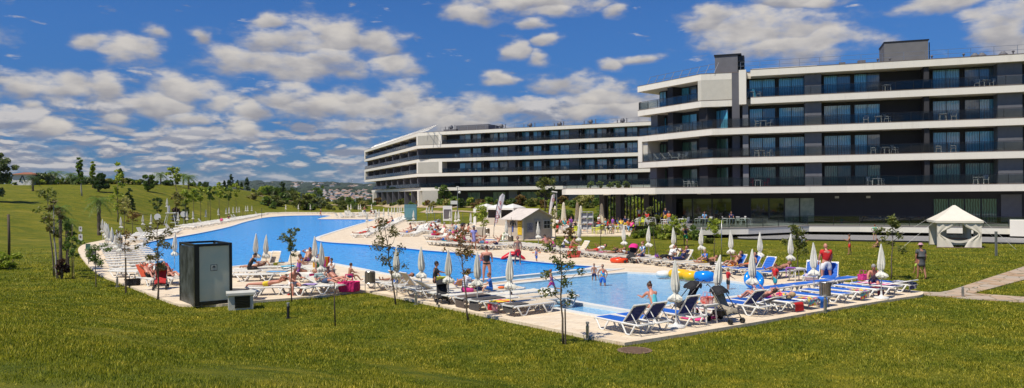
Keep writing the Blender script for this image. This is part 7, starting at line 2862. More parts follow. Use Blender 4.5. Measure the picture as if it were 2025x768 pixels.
# ---- screens, boards, racks, lamps
def board(nm, label, cat, px_, py_, D, w_, h_, z0, m1, m2, rot=0.0, legs=True, inset=0.12, prints=0):
    x = ray(px_, py_)[0] * D
    r_ = thing(nm, label, cat, (x, D, hz(x, D)), rot)
    mb = MB()
    mb.box((0, 0, z0 + h_ / 2), (w_, 0.12, h_))
    mb.build('panel', m1, r_)
    if m2:
        mb = MB()
        mb.box((0, -0.075, z0 + h_ * .45), (w_ - inset * 2, 0.03, h_ * .62))
        q_ = mb.build('display', m2, r_)
        if prints:
            mb = MB()
            for i in range(prints):
                mb.box((0, -0.095, z0 + h_ * (.2 + .5 * i / prints)), (w_ - inset * 2 - .15, 0.006, 0.03))
            mb.build('printed_line', mat('print_grey', (0.3, 0.28, 0.28), .7), q_)
    if legs:
        for s in (-1, 1):
            mb = MB()
            mb.tube([(s * w_ * .44, 0, -0.05), (s * w_ * .44, 0, z0 + h_)], 0.045, 6)
            mb.build('leg', STEEL, r_)
    return r_


board('glass_screen', 'tall teal glass wind screen at the lawn corner of the far row', 'screen', 812, 410, 128, 2.2, 2.6, 0.15, mat('teal_glass', (0.10, 0.22, 0.25), 0.2, 0.1, 2, coat=.6), mat('teal_glass2', (0.13, 0.28, 0.31), 0.2, 0.1, 2), RAD(-12))
board('notice_board', 'white framed notice board with dark lined panel on the middle lawn', 'notice board', 885, 420, 104, 1.25, 2.05, 0.75, PLW, mat('notice_dark', (0.10, 0.085, 0.09), 0.5), 0, prints=8)
board('small_sign', 'small white sign board behind the notice board', 'sign', 898, 397, 150, 1.4, .7, 1.5, PLW, None, 0)
board('grey_planter_sign', 'small grey lidded box between two white bars on the middle lawn', 'box', 866, 424, 112, .8, .45, .25, GREY, None, 0)
rk = thing('shelf_rack', 'grey metal shelf rack with six compartments beside cafe umbrellas', 'rack', (ray(1161, 430)[0] * 80, 80, DZ), RAD(-8))
RKM = mat('rack_grey', (0.42, 0.42, 0.42), 0.5, 0.1, 3)
mb = MB()
for x_ in (-.62, 0, .62):
    mb.box((x_, 0, 1.15), (0.06, 0.45, 2.3 + (0.0 if x_ else 0.0)))
for z_ in (0.45, 1.05, 1.65, 2.28):
    mb.box((0, 0, z_), (1.28, 0.46, 0.04))
mb.build('frame', RKM, rk)
for i in range(3):
    for s in (-.31, .31):
        mb = MB()
        mb.box((s, 0.0, 0.72 + i * .6), (0.54, 0.04, 0.5), rx=-.35)
        mb.build('tray', RKM, rk)


def lamp(label, px_, py0, D, h_, head=1):
    x = ray(px_, 400)[0] * D
    r_ = thing('garden_lamp', label, 'lamp post', (x, D, hz(x, D)))
    mb = MB()
    mb.tube([(0, 0, -.05), (0, 0, h_)], [0.07, 0.05], 8)
    mb.build('pole', mat('lamp_grey', (0.16, 0.17, 0.19), 0.5), r_)
    mb = MB()
    if head == 1:
        mb.box((-0.3, 0, h_), (0.75, 0.3, 0.14), ry=.15)
    else:
        mb.box((0, 0, h_ + .05), (0.5, .2, .12))
        mb.ball((.35, 0, h_ - 1.0), 0.25, 8, 6)
    mb.build('lamp_head', PLW, r_)
    return r_


lamp('tall grey lamp post with white head right of the kiosk', 1101, 375, 104, 4.6)
lamp('tall thin lamp post with floodlight behind the notice board', 905, 370, 135, 5.6, 2)
lamp('distant lamp post in front of the far hills', 696, 355, 420, 13.5, 2)
board('pole_sign', 'slim grey marker post on the right lawn beside the tent', 'marker post', 1970, 500, 49.3, .12, .42, 1.35, STEEL, None, .3).scale = (1, 1, 0.9)
# bins
make_bin('slatted litter bin on two legs at the near right deck edge', EK.at(EK.t_of(1630, 0.45), 0.45) + (DZ,), EK.ang)
bollard('stubby steel path light directly before the slatted bin', G(1632, 620, 0) + (0.02,), 0.62, r=.055)
make_bin('slatted litter bin at the left end of the left near row', G(732, 577, DZ) + (DZ,), .2)
make_bin('grey litter bin on the far left deck corner', G(183, 521, DZ) + (DZ,), .2, mat('bin_grey', (.2, .19, .17), .6, .2, 5))
make_bin('dark bin in front of the kiosk wall', G(1010, 487, DZ) + (0.05,), .1)
make_bin('dark bin by the planter beside the yellow green sapling', G(964, 470, DZ) + (DZ,), .1)
for k, (x, y, h_, lb) in enumerate(((1162, 672, .52, 'small steel path light at the near corner of the lawn'), (570, 630, .55, 'dark path light post on the lawn below the vent box'), (1904, 588, .42, 'short steel path light where the two paths part'), (823, 603, .5, 'small path light between first two near saplings'), (232, 568, .5, 'dark path light stub by the left deck edge'), (187, 527, .8, 'steel post beside the grey bin'))):
    bollard(lb, T(x, y), h_, STEEL if k != 1 else BLACK, r=.05)
# cafe planter, dark post
pl_ = thing('planter', 'square pale planter box beside the yellow green sapling', 'planter', G(952, 466, DZ) + (DZ,), .1)
mb = MB()
mb.prism([(-.5, -.5), (.5, -.5), (.5, .5), (-.5, .5)], 0, .85)
mb.build('box', mat('planter_stone', (.5, .45, .37), .8), pl_)
bollard('dark round post pair by the cafe paving edge', G(1128, 466, DZ) + (DZ,), 1.3, BLACK, r=.13)
# signs near the left corner
sgp = thing('warning_sign', 'white sign boards on a post by the left deck corner', 'sign', T(160, 487))
mb = MB()
mb.tube([(0, 0, 0), (0, 0, 1.75)], .035, 6)
mb.build('post', STEEL, sgp)
for z_, w_, h_ in ((1.52, .28, .42), (.78, .34, .55)):
    mb = MB()
    mb.box((0, -.05, z_), (w_, .02, h_))
    o_ = mb.build('sign_plate', mat('sign_white', (.6, .6, .6), .5), sgp)
    mb = MB()
    mb.box((0, -.064, z_ + .05), (w_ * .5, .004, h_ * .4))
    mb.build('symbol', mat('sign_ink', (.15, .1, .14), .6), o_)
gs = thing('info_sign', 'small dark green sign on a post beside the grey bin', 'sign', T(175, 526))
mb = MB()
mb.tube([(0, 0, 0), (0, 0, 1.15)], .025, 6)
mb.build('post', STEEL, gs)
mb = MB()
mb.box((0, -.03, 1.2), (.3, .02, .38))
mb.build('sign_plate', mat('sign_green', (.01, .04, .03), .5, c2=(.1, .2, .15), scale=14), gs)
# lifeguard chair on the grass bank
lg = thing('lifeguard_chair', 'white high lifeguard chair with an umbrella on the grass bank edge', 'lifeguard chair', G(338, 446, 0) + (0.0,), RAD(10))
mb = MB()
for x_ in (-.75, .75):
    for y_ in (-.6, .6):
        mb.tube([(x_ * 1.15, y_ * 1.15, 0), (x_ * .55, y_ * .6, 2.0)], .06, 5)
mb.build('frame', PLW, lg)
mb = MB()
mb.box((.1, 0, 1.9), (1.5, 1.2, .12))
mb.box((-.3, 0, 2.5), (.12, 1.0, 1.0))
mb.build('seat', PLW, lg)
for z_ in (.45, .95, 1.4):
    mb = MB()
    mb.box((.6, 0, z_), (1.2, .5, .09))
    mb.build('step', PLW, lg)
place(UM[1], (lg.location.x - .55, lg.location.y, 1.95), 1.0, 'umbrella fixed to the lifeguard chair', scale=(1.2, 1.2, 1.05))
# round signs on posts under the bank
for k, (x, y) in enumerate(((363, 446), (312, 455))):
    r_ = thing('round_sign', 'round sign on a post %s of the lifeguard chair' % ('right', 'left')[k], 'sign', G(x, y, 0) + (0,))
    mb = MB()
    mb.tube([(0, 0, 0), (0, 0, 1.9)], .04, 5)
    mb.build('post', STEEL, r_)
    mb = MB()
    mb.tube([(0, -.06, 1.7), (0, -.02, 1.7)], .45, 14)
    mb.build('sign_disc', mat('sign_white', (.6, .6, .6), .5, c2=(.35, .2, .25)), r_)
# manhole
mh = thing('manhole_cover', 'round rusty brown manhole cover in the near lawn', 'manhole cover', T(1255, 694))
mh.location.z += 0.02
mb = MB()
mb.lathe([(0.46, -0.03), (0.47, 0.0), (0.42, 0.008), (0.41, 0.0), (0.05, 0.004)], 30)
for i in range(-4, 5):
    mb.box((0, i * .085, .006), (2 * sqrt(max(0, .14 - (i * .085) ** 2)), .025, .01))
mb.build('cover', mat('manhole_rust', (.20, .125, .08), .85, .3, 8), mh)
# bare stakes and poles on the lawn
for k, (x, y, h_, lb) in enumerate(((663, 645, 1.42, 'thin bare wooden stake alone on the near lawn'), (18, 506, 3.1, 'dark wooden pole at the far left edge'), (143, 552, 2.9, 'thin bare sapling stem right of the mixed shrub'), (1188, 492, 2.7, 'thin dark pole on the lawn strip near the cafe'), (1427, 519, 2.6, 'grey pole right of the round lawn sapling'), (724, 398, 3.0, 'thin bare stem behind the far pool corner'))):
    p_ = T(x, y)
    mb = MB()
    mb.tube([(0, 0, -.05), (.02 * R.uniform(-1, 1), 0, h_ * .5), (.03 * R.uniform(-1, 1), 0, h_)], [.028, .024, .014] if k != 1 else [.09, .09, .085], 6)
    o_ = mb.build('wooden_pole', WOODS if k != 4 else STEEL, None, True, p_)
    tag(o_, lb, 'pole')
for k, (x, y, h_) in enumerate(((20, 372, 0), (411, 388, 34), (480, 380, 18), (517, 372, 20))):
    if k == 0:
        continue
    D_ = 150
    x_ = ray(x, 390)[0] * D_
    mb = MB()
    mb.tube([(0, 0, -.2), (0.03, 0, h_ / 10.0)], .05, 5)
    tag(mb.build('wooden_pole', WOODS, None, False, (x_, D_, hz(x_, D_))), 'thin distant pole on the grass bank, %s from the left' % nth(k), 'pole')

# ================================================================== BALCONY AND CAFE FURNITURE
WCH = make_chair(PLW, 'armchair')
YCH = make_chair(mat('lime_plastic', (0.62, 0.66, 0.02), 0.45), 'armchair')
RCH = make_chair(mat('red_plastic', (0.30, 0.02, 0.03), 0.5), 'armchair')
BCH = make_chair(mat('blackish_plastic', (0.03, 0.03, 0.03), 0.5), 'armchair')
TBL = make_table(PLW, 0.7, 0.7, 'balcony_table')
CTB = make_table(PLW, 0.8, 0.73, 'cafe_table', round_=True)
FL = ['first', 'second', 'third', 'top']
items = [(0, 1357, 'c'), (0, 1366, 'c'), (0, 1374, 'c'), (0, 1486, 'r'), (0, 1501, 't'), (0, 1517, 'r'), (0, 1719, 'c'), (0, 1732, 't'), (0, 1742, 'c'), (0, 1930, 'c'), (0, 1950, 'c'), (0, 1937, 't'), (1, 1347, 'c'), (1, 1356, 'c'),
         (1, 1498, 'c'), (1, 1505, 't'), (1, 1523, 'c'), (1, 1728, 'c'), (1, 1751, 't'), (1, 1770, 'c'), (1, 1857, 'c'), (1, 1886, 'c'), (2, 1326, 'c'), (2, 1345, 'c'), (2, 1500, 'c'), (2, 1511, 't'), (2, 1524, 'c'), (2, 1714, 'c'),
         (2, 1739, 't'), (2, 1756, 'c'), (2, 1865, 't'), (2, 1888, 'c'), (3, 1486, 't'), (3, 1502, 'c'), (3, 1755, 't'), (3, 1934, 'c'), (3, 1950, 't'), (3, 1965, 'c')]
nc, nt = {}, {}
for k, px_, kd in items:
    ln = LW if px_ < 1400 else RW
    p_ = ln.at(ln.t_of(px_, 1.1), 1.1)
    dct = nt if kd == 't' else nc
    dct[k] = dct.get(k, 0) + 1
    pr_ = {'c': WCH, 'r': RCH, 't': TBL}[kd]
    nm = 'white plastic table' if kd == 't' else ('dark red chair' if kd == 'r' else 'white plastic chair')
    place(pr_, (p_[0], p_[1], ZS[k]), R.uniform(2, 4.5), '%s on the %s balcony floor, %s from the left' % (nm, FL[k], nth(dct[k])), group='balcony furniture of the nearer hotel')
n_ = [0] * 4
for k in (1, 2, 3):
    for px_ in (906, 928, 945, 975, 1000, 1048, 1095, 1120, 1165, 1190, 1222, 1245):
        px2 = px_ + R.uniform(-4, 4)
        n_[k] += 1
        p_ = FW.at(FW.t_of(px2, 1.2), 1.2)
        place(WCH if R.random() < .7 else TBL, (p_[0], p_[1], Z2[k]), R.uniform(2, 4.5), 'far white balcony furniture, %s floor of the rear hotel, %s from the left' % (FL[k], nth(n_[k])), group='balcony furniture of the rear hotel')
# red parasol and people on the rear balcony omitted pieces: loungers on the nearer second balcony
for k, px_ in enumerate((1306, 1320, 1335)):
    p_ = LW.at(LW.t_of(px_, 1.0), 1.0)
    o_ = link('balcony_lounger', FLM[3])
    o_.location = (p_[0], p_[1], ZS[1])
    o_.rotation_euler = (0, 0, 1.2)
    tag(o_, '%s folding lounger from the left on the nearer hotel\'s left balcony' % nth(k + 1), 'sun lounger')
# cafe on the paving
yc = [(1138, 'y'), (1141, 'y'), (1176, 'y'), (1183, 'y'), (1186, 'y'), (1199, 'y'), (1213, 'y'), (1218, 'y'), (1249, 'y'), (1270, 'y'), (1193, 'b'), (1207, 'b'), (1125, 'b'), (1132, 'b'), (1110, 'c'), (1118, 'c'), (1227, 'c'), (1235, 'c'), (1279, 'c'), (1286, 'c'), (1262, 'c'), (1145, 'c')]
for i, (px_, kd) in enumerate(yc):
    D_ = 77 + (i * 37 % 9) * 0.7
    x_ = ray(px_, 450)[0] * D_
    place({'y': YCH, 'b': BCH, 'c': WCH}[kd], (x_, D_, DZ if px_ < 1250 else ZT), R.uniform(0, 6), '%s cafe chair near the slatted corner, %s from the list\'s left side' .replace("the list's left side", 'the left') % ({'y': 'lime yellow', 'b': 'black', 'c': 'white'}[kd], nth(1 + sorted(q[0] for q in yc).index(px_))), group='chairs on the cafe paving')
for i, px_ in enumerate((1122, 1135, 1180, 1203, 1222, 1240, 1265, 1290)):
    D_ = 79 + (i % 3) * 1.6
    x_ = ray(px_, 450)[0] * D_
    place(CTB, (x_, D_, DZ if px_ < 1255 else ZT), 0, 'round white cafe table, %s from the left' % nth(i + 1), group='tables on the cafe paving')
for i, (px_, kd) in enumerate(((1312, 'c'), (1318, 'c'), (1345, 'c'), (1351, 't'), (1357, 'c'), (1380, 'c'), (1392, 't'), (1402, 'c'), (1434, 'c'), (1446, 't'), (1462, 'c'), (1469, 'c'), (1475, 't'), (1330, 'c'))):
    D_ = 76.5 + (i % 3) * 1.1
    x_ = ray(px_, 450)[0] * D_
    place({'c': WCH, 't': CTB}[kd], (x_, D_, ZT), R.uniform(0, 6), 'white terrace %s before the restaurant glass, %s of the set' % ('chair' if kd == 'c' else 'table', nth(i + 1)), group='furniture on the raised terrace')
cols_ = ['white', 'black', 'pink', 'red', 'navy', 'maroon', 'light_blue', 'grey', 'purple', 'orange', 'teal', 'yellow']
SP = []
for i in range(34):
    px_ = 1104 + i * 6.6 + R.uniform(-2, 2)
    D_ = (80 + (i * 53 % 11) * 0.95)
    SP.append((px_, D_))
for i, (px_, D_) in enumerate(SP):
    x_ = ray(px_, 440)[0] * D_
    z_ = DZ if px_ < 1255 else ZT
    c_ = cols_[(i * 5) % 12]
    person('cafe guest in %s top at the slatted corner, %s from left' % (c_.replace('_', ' '), nth(i + 1)), (x_, D_, z_ + (0.5 if i % 4 else 0.92)), R.uniform(0, 6), [SIT, SITFWD, SIT][i % 3] if i % 4 else dict(STAND, z=0.0), ('tan', 'red', 'pale')[i % 3], ('shirt', MATS['cloth_' + c_]), ('trousers' if i % 2 else 'shorts', MATS['cloth_' + cols_[(i * 7 + 3) % 12]]), (('short', 'bun', 'long', 'crop')[i % 4], ('dark', 'brown', 'blond', 'grey')[(i * 3) % 4]), 1.05, 1.0, False, None, 'guests in the cafe')
for i, (px_, c_, st2) in enumerate(((1393, 'light_blue', 0), (1446, 'navy', 0))):
    D_ = 77.5
    x_ = ray(px_, 440)[0] * D_
    person('terrace guest in %s before the restaurant glass' % c_.replace('_', ' '), (x_, D_, ZT + (.92 if st2 else .5)), 3, dict(STAND, z=0) if st2 else SIT, 'tan', ('shirt', MATS['cloth_' + c_]), ('trousers', MATS['cloth_navy']), ('short', 'brown'))
# rope fence posts beyond the middle lawn
fn = thing('lawn_fence', 'thin wire fence posts along the middle lawn before the rear hotel', 'fence')
for i in range(9):
    px_ = 845 + i * 14
    D_ = 126
    x_ = ray(px_, 400)[0] * D_
    mb = MB()
    mb.tube([(x_, D_, hz(x_, D_) - .05), (x_, D_, hz(x_, D_) + 1.3)], .04, 4)
    mb.build('post', STEEL, fn)

# ================================================================== TREES AND SHRUBS
def tb_(x, y):
    return T(x, y)


def tr(lb, x, y, H, cr, z0, nl, ls, lm, seed, cat='tree', name='young_tree', **kw):
    return tree(name, lb, cat, tb_(x, y), H, cr, z0, nl, ls, lm, seed, **kw)


tr('leaning sapling with brown speckled crown, first of the near three', 783, 603, 3.35, 0.95, 1.35, 950, .062, 'brown', 1, lean=(-.42, 0), tr=.032, limbs=10, clump=.24, stake=0)
tr('sparse rust leaved sapling, second of the near three', 927, 636, 3.1, 0.75, 1.75, 480, .064, 'rust', 2, lean=(-.3, 0), tr=.03, limbs=9, clump=.22, stake=0)
tr('green leaved sapling nearest the camera with a stake', 1114, 681, 3.0, 0.68, 1.15, 1150, .05, 'olive', 3, lean=(-.08, 0), tr=.03, limbs=10, clump=.26, stake=1.0)
tr('sapling with olive crown before the pool and the white hatted man', 577, 597, 2.95, 0.6, 2.05, 800, .055, 'olive', 4, lean=(-.04, 0), tr=.026, limbs=9, clump=.26)
tr('sapling with wide dark speckled crown left of the shower cabin', 312, 593, 3.35, 0.85, 1.5, 1150, .062, 'brown', 5, tr=.035, limbs=11, clump=.22, stake=1.55)
tr('staked sapling with thin orange crown by the left deck edge', 248, 581, 2.75, 0.6, 2.1, 380, .055, 'rust', 6, tr=.02, limbs=8, clump=.25, stake=1.6)
tr('round crowned dark green sapling beside the far left bin', 190, 569, 2.05, 0.62, 1.15, 1000, .058, 'green', 7, tr=.025, limbs=8, clump=.34)
tr('young tree with lime crown beside the tall feather flag', 955, 478, 3.4, 0.95, 1.7, 900, .12, 'lime', 8, tr=.045, limbs=9, clump=.34)
tr('small ball crowned lime sapling in front of the terrace', 1413, 508, 2.45, 0.62, 1.55, 800, .09, 'lime', 9, tr=.03, limbs=7, clump=.4)
tr('bushy olive sapling behind the umbrellas below the terrace', 1577, 540, 2.35, 0.85, 1.05, 800, .095, 'olive', 10, tr=.03, limbs=8, clump=.32, crown_sc=(1.2, .9))
tr('thin stemmed sapling with olive crown near the sitting boys', 1762, 553, 3.0, 0.72, 1.6, 700, .09, 'olive', 12, tr=.03, limbs=8, clump=.32, lean=(.15, 0))
tr('tall thin crowned tree leaning left of the runner', 1298, 509, 3.4, 0.6, 1.9, 520, .09, 'olive', 13, tr=.03, limbs=8, lean=(-.35, 0))
tr('little lime tree in front of the restaurant windows', 1338, 487, 2.2, 0.8, 1.1, 800, .11, 'lime', 14, tr=.03, limbs=7, clump=.36)
tr('small straw coloured tree right of the kiosk', 1098, 487, 3.0, 0.6, 1.1, 380, .10, 'straw', 15, tr=.03)
tr('sparse sapling in front of the cafe paving', 1125, 483, 1.4, 0.6, .4, 380, .10, 'rust', 16, tr=.03)
# the mixed clump at the left
tr('thin tree of the left clump with a sparse tall crown', 107, 547, 4.9, 0.85, 2.6, 420, .10, 'olive', 17, tr=.04, lean=(-.35, 0))
tr('pale trunked tree of the left clump', 114, 552, 4.2, 0.6, 2.4, 420, .10, 'brown', 18, tr=.055, bark=BARKP, lean=(-.25, 0))
palm('small palm rising from the left clump', tb_(120, 540), 3.7, 0.75, 19, lm='green', tk=.45)
palm('second small palm of the left clump, lower and right', tb_(134, 535), 2.9, 0.7, 20, lm='green', tk=.45)
tr('leafy sapling on the right of the left clump', 131, 538, 3.2, 0.6, 1.2, 700, .10, 'green', 21, tr=.03)
shrub('shrub', 'dark plum coloured shrub at the foot of the left clump', 'shrub', tb_(122, 552), .42, 1.15, 900, .09, 'plum', 22, pointy=True)
tr('slim stemmed sapling standing right of the left clump', 146, 553, 2.3, 0.5, 1.2, 420, .09, 'green', 23, tr=.02)
shrub('shrub', 'low yellow green shrub at the far left edge', 'shrub', tb_(14, 533), 1.1, 1.0, 1500, .13, 'lime', 24)
tr('large bushy willow like tree cut by the left edge', -14, 400, 8.4, 3.0, .6, 5200, .28, 'silver', 25, tr=.16, limbs=14, clump=.3, name='broad_tree')
palm('dark trunked palm standing alone on the lower bank', tb_(196, 466), 4.0, 1.75, 26, lm='green')
tr('tall column tree with lime tufts on the bank', 233, 440, 9.0, .85, 1.2, 600, .26, 'lime', 27, tr=.08, limbs=13, shape='column', clump=.52, name='column_tree')
tr('dark small crowned tree on the lower bank', 312, 443, 4.2, 1.1, 2.1, 500, .2, 'dark', 28, tr=.05)
tr('reddish young tree near the jumbled loungers', 262, 462, 2.6, 1.0, 1.3, 380, .14, 'rust', 29, tr=.04)
tr('pale small sapling right of the first bank palm', 246, 466, 4.2, 1.1, 2.4, 380, .18, 'straw', 30, tr=.04)
for k, (x, y, H, lm) in enumerate(((367, 443, 5.5, 'lime'), (383, 441, 5.6, 'lime'), (397, 438, 6.2, 'lime'), (416, 436, 6.4, 'green'), (434, 433, 7.2, 'lime'), (452, 428, 6.2, 'green'), (467, 427, 7.4, 'lime'), (350, 447, 5.0, 'straw'))):
    tr('slender lime crowned sapling along the bank foot, %s from the left' % nth(k + 1), x, y, H, 1.35, H * .62, 420, .3, lm, 40 + k, tr=.05, group='saplings along the bank foot')
shrub('shrub', 'dark purple column bush beside the lifeguard chair', 'shrub', tb_(348, 443), .8, 3.0, 900, .2, 'plum', 50)
tr('dark slim cypress near the lime saplings', 366, 440, 3.8, .6, .3, 900, .16, 'dark', 51, tr=.05, shape='column', limbs=12, clump=.6, name='cypress_tree')
tr('short dark slanting cypress on the middle of the bank', 262, 420, 4.2, .5, .2, 700, .2, 'dark', 52, tr=.05, shape='column', limbs=12, clump=.6, lean=(-.5, 0), name='cypress_tree')
# along the crest
def crest(lb, px_, ybase, Hpx, fn_, *a, **kw):
    p_ = T(px_, ybase)
    H = Hpx * p_[1] / FPX
    return p_, H


p_, H = crest('', 162, 388, 76, None)
tree('column_tree', 'tall wind bent column tree with bare white stem on the bank', 'tree', p_, H, H * .075, H * .38, 420, .42, 'green', 60, tr=.12, limbs=14, shape='column', clump=.45, bark=BARKP, lean=(-.5, 0))
p_, H = crest('', 183, 372, 52, None)
tree('column_tree', 'lime tipped column tree behind the big round bush', 'tree', p_, H, H * .075, H * .4, 300, .42, 'lime', 61, tr=.1, limbs=12, shape='column', clump=.5)
p_, H = crest('', 195, 380, 37, None)
shrub('shrub', 'large spiky dark green bush on the bank', 'bush', p_, H * .48, H, 3600, .42, 'dark', 62)
p_, H = crest('', 293, 379, 36, None)
shrub('shrub', 'tall dark oval bush near the top of the bank', 'bush', p_, H * .32, H, 3000, .38, 'green', 63)
p_, H = crest('', 242, 364, 30, None)
tree('cypress_tree', 'narrow curved cypress on the skyline', 'tree', p_, H, H * .1, .2, 700, .4, 'dark', 64, tr=.08, limbs=14, shape='column', clump=.6, lean=(-.5, 0))
p_, H = crest('', 350, 386, 56, None)
tree('young_tree', 'open flat crowned tree on the bank below the palms', 'tree', p_, H, H * .27, H * .5, 520, .36, 'lime', 65, tr=.09, limbs=10, clump=.26, crown_sc=(1.2, 1), lean=(-.8, 0))
for k, (x, y, hp, L, lb) in enumerate(((318, 365, 25, 2.2, 'left palm of the three on the skyline'), (363, 366, 24, 2.0, 'middle palm of the three on the skyline'), (373, 374, 29, 2.4, 'right palm of the three, standing lower'), (110, 364, 26, 2.3, 'bushy palm on the skyline left of the column tree'), (140, 365, 24, 1.8, 'slim palm on the skyline beside the column tree'), (156, 365, 16, 2.4, 'low spreading palm behind the column tree'), (65, 378, 32, 1.6, 'palm with bare stem right of the white house'))):
    p_, H = crest('', x, y, hp, None)
    palm(lb, p_, H * .8, L * 1.15, 70 + k, lm='green' if k != 6 else 'dark')
cr_ = [(52, 9, 'lime', 2.6), (72, 12, 'lime', 3.2), (84, 20, 'silver', 3.4), (94, 19, 'silver', 3.0), (122, 12, 'green', 2.4), (131, 9, 'straw', 2.0), (146, 12, 'dark', 2.2), (172, 13, 'silver', 2.2), (214, 9, 'straw', 2.2), (228, 10, 'green', 2.4), (246, 10, 'straw', 2.2), (256, 10, 'green', 2.2), (266, 8, 'lime', 2.0),
       (276, 9, 'silver', 2.0), (305, 8, 'green', 2.0), (340, 11, 'green', 2.8), (331, 7, 'dark', 1.8), (385, 7, 'green', 2.2), (403, 9, 'dark', 2.2), (40, 11, 'green', 2.8), (28, 12, 'green', 3), (62, 9, 'straw', 2.2)]
for k, (x, hp, lm, r_) in enumerate(cr_):
    yb = np.interp(x, KA[:, 0], KA[:, 3]) + 2
    p_ = T(x, yb + .6)
    shrub('shrub', 'skyline shrub, %s of the bushes along the top of the bank' % nth(1 + sorted(q[0] for q in cr_).index(x)), 'shrub', p_, r_, hp * p_[1] / FPX * 1.15, 420, .42, lm, 90 + k, 'shrubs along the top of the bank')
for k, (x, yb, hp) in enumerate(((444, 373, 10), (452, 374, 12), (457, 375, 24), (470, 376, 14), (478, 377, 10), (489, 379, 22))):
    p_ = T(x, yb)
    D_ = p_[1] + 25
    x_ = ray(x, yb)[0] * D_
    H = hp * D_ / FPX + 1.0
    tree('conifer_tree', 'dark conifer on the skyline, %s from the left' % nth(k + 1), 'tree', (x_, D_, hz(x_, D_)), H, H * .24, .3, 900, .3, 'dark', 120 + k, tr=.1, limbs=16, shape='cone', clump=.3, group='conifers on the skyline')

# shrubbery between bank and rear hotel
k = 0
SB = []
for i in range(62):
    px_ = 500 + i * 4.2 + R.uniform(-2, 2)
    D_ = R.uniform(215, 275)
    SB.append((px_, D_, R.uniform(0.8, 2.0) * (1.2 if 520 < px_ < 640 else .75), R.choice(['green', 'lime', 'silver', 'olive', 'straw', 'green', 'olive'])))
for i in range(58):
    px_ = 742 + i * 9.6 + R.uniform(-4, 4)
    Df = float(np.interp(px_, KA[:, 0], KA[:, 2]))
    SB.append((px_, Df + R.uniform(-16, -3), R.uniform(.6, 1.3) * (1.3 if R.random() < .2 else 1), R.choice(['green', 'dark', 'olive', 'lime', 'straw', 'green', 'rust'])))
SB.sort()
protos = {}
for i, (px_, D_, h_, lm) in enumerate(SB):
    x_ = ray(px_, 400)[0] * D_
    lb = '%s garden shrub from the left in the belt before the rear hotel' % nth(i + 1) if i < 59 else 'garden shrub in the belt before the rear hotel'
    key = (lm, i % 2)
    if key not in protos:
        protos[key] = shrub('shrub', lb, 'shrub', (x_, D_, hz(x_, D_)), 1.25, 1.5, 700, .24, lm, 200 + len(protos), 'garden shrubs before the rear hotel')
        o_ = protos[key]
    else:
        o_ = copy_tree(protos[key])
        o_['label'] = lb
        o_.location = (x_, D_, hz(x_, D_) - .05)
        o_.rotation_euler.z = R.uniform(0, 6)
    o_.scale = (h_ * R.uniform(.8, 1.3), h_ * R.uniform(.8, 1.3), h_)
for k, (x, yb, H_, r_, lm, lb) in enumerate(((877, 404, 4.6, 1.9, 'green', 'broad pale trunked tree before the rear hotel corner'), (1078, 418, 6.4, 2.3, 'olive', 'large open tree beside the slim white flag'), (558, 398, 6.2, 1.0, 'dark', 'tall thin tree with dark tuft crown near the path'), (630, 400, 5.0, 2.0, 'green', 'spreading young tree beyond the far loungers'),
                                         (606, 380, 5.2, 1.6, 'lime', 'lime crowned tree before the far hills'), (550, 392, 3.4, 2.4, 'green', 'rounded green tree left of the path'), (575, 394, 3.4, 2.6, 'dark', 'darker rounded tree beside the path'), (820, 403, 3.4, 1.3, 'lime', 'small lime tree left of the beige corner wall'), (970, 402, 3.6, 1.3, 'lime', 'small lime tree before the rear hotel middle'), (945, 401, 4.0, .9, 'green', 'thin green tree before the rear hotel'), (1052, 402, 3.4, 1.4, 'green', 'green tree left of the large open tree'))):
    p_ = T(x, yb)
    tree('garden_tree', lb, 'tree', p_, H_, r_, H_ * .35, 1100, .26, lm, 300 + k, tr=.1, limbs=10, clump=.32)
for k, (px_, D_, r_, h_, lm, lb) in enumerate(((1110, 108, 1.1, 1.5, 'green', 'left round bush'), (1118, 106, 1.3, 1.7, 'green', 'second round bush'), (1128, 107, .9, 1.2, 'dark', 'small dark bush'), (1163, 104, 1.2, 1.6, 'lime', 'rounded lime bush'), (1180, 102, 1.1, 1.5, 'green', 'green bush'), (1205, 106, 1.4, 2.6, 'green', 'leafy bush'), (1240, 104, 1.6, 3.0, 'olive', 'olive bush'), (1270, 103, 1.6, 3.2, 'lime', 'tall lime bush'), (1300, 102, 1.5, 2.8, 'green', 'tall green bush'), (1255, 106, 1.6, 3.2, 'green', 'back green bush'))):
    x_ = ray(px_, 400)[0] * D_
    shrub('shrub', lb + ' behind the cafe, %s from the left of ten' % nth(1 + [1110, 1118, 1128, 1163, 1180, 1205, 1240, 1255, 1270, 1300].index(px_)), 'shrub', (x_, D_, hz(x_, D_)), r_ * 1.3, h_ * 1.2, 1200, .2, lm, 330 + k, 'bushes behind the cafe')
for k, (px_, py_, r_, h_, lm) in enumerate(((1262, 470, .9, .8, 'olive'), (1280, 471, 1.0, .9, 'green'), (1298, 472, 1.0, 1.3, 'green'), (1312, 474, .9, 1.5, 'lime'), (1330, 474, 1.0, 1.2, 'olive'), (1350, 475, .9, .9, 'lime'), (1366, 474, .8, 1.3, 'green'), (1378, 476, .8, 1.0, 'green'), (1390, 480, .7, .5, 'lime'), (1402, 482, .7, .45, 'olive'), (1250, 472, .8, .5, 'lime'))):
    p_ = G(px_, py_, 0)
    shrub('shrub', 'leafy plant in the bed below the raised terrace, %s from the left' % nth(1 + [1250, 1262, 1280, 1298, 1312, 1330, 1350, 1366, 1378, 1390, 1402].index(px_)), 'shrub', p_ + (0,), r_, h_, 900, .13, lm, 350 + k, 'plants in the bed below the terrace')
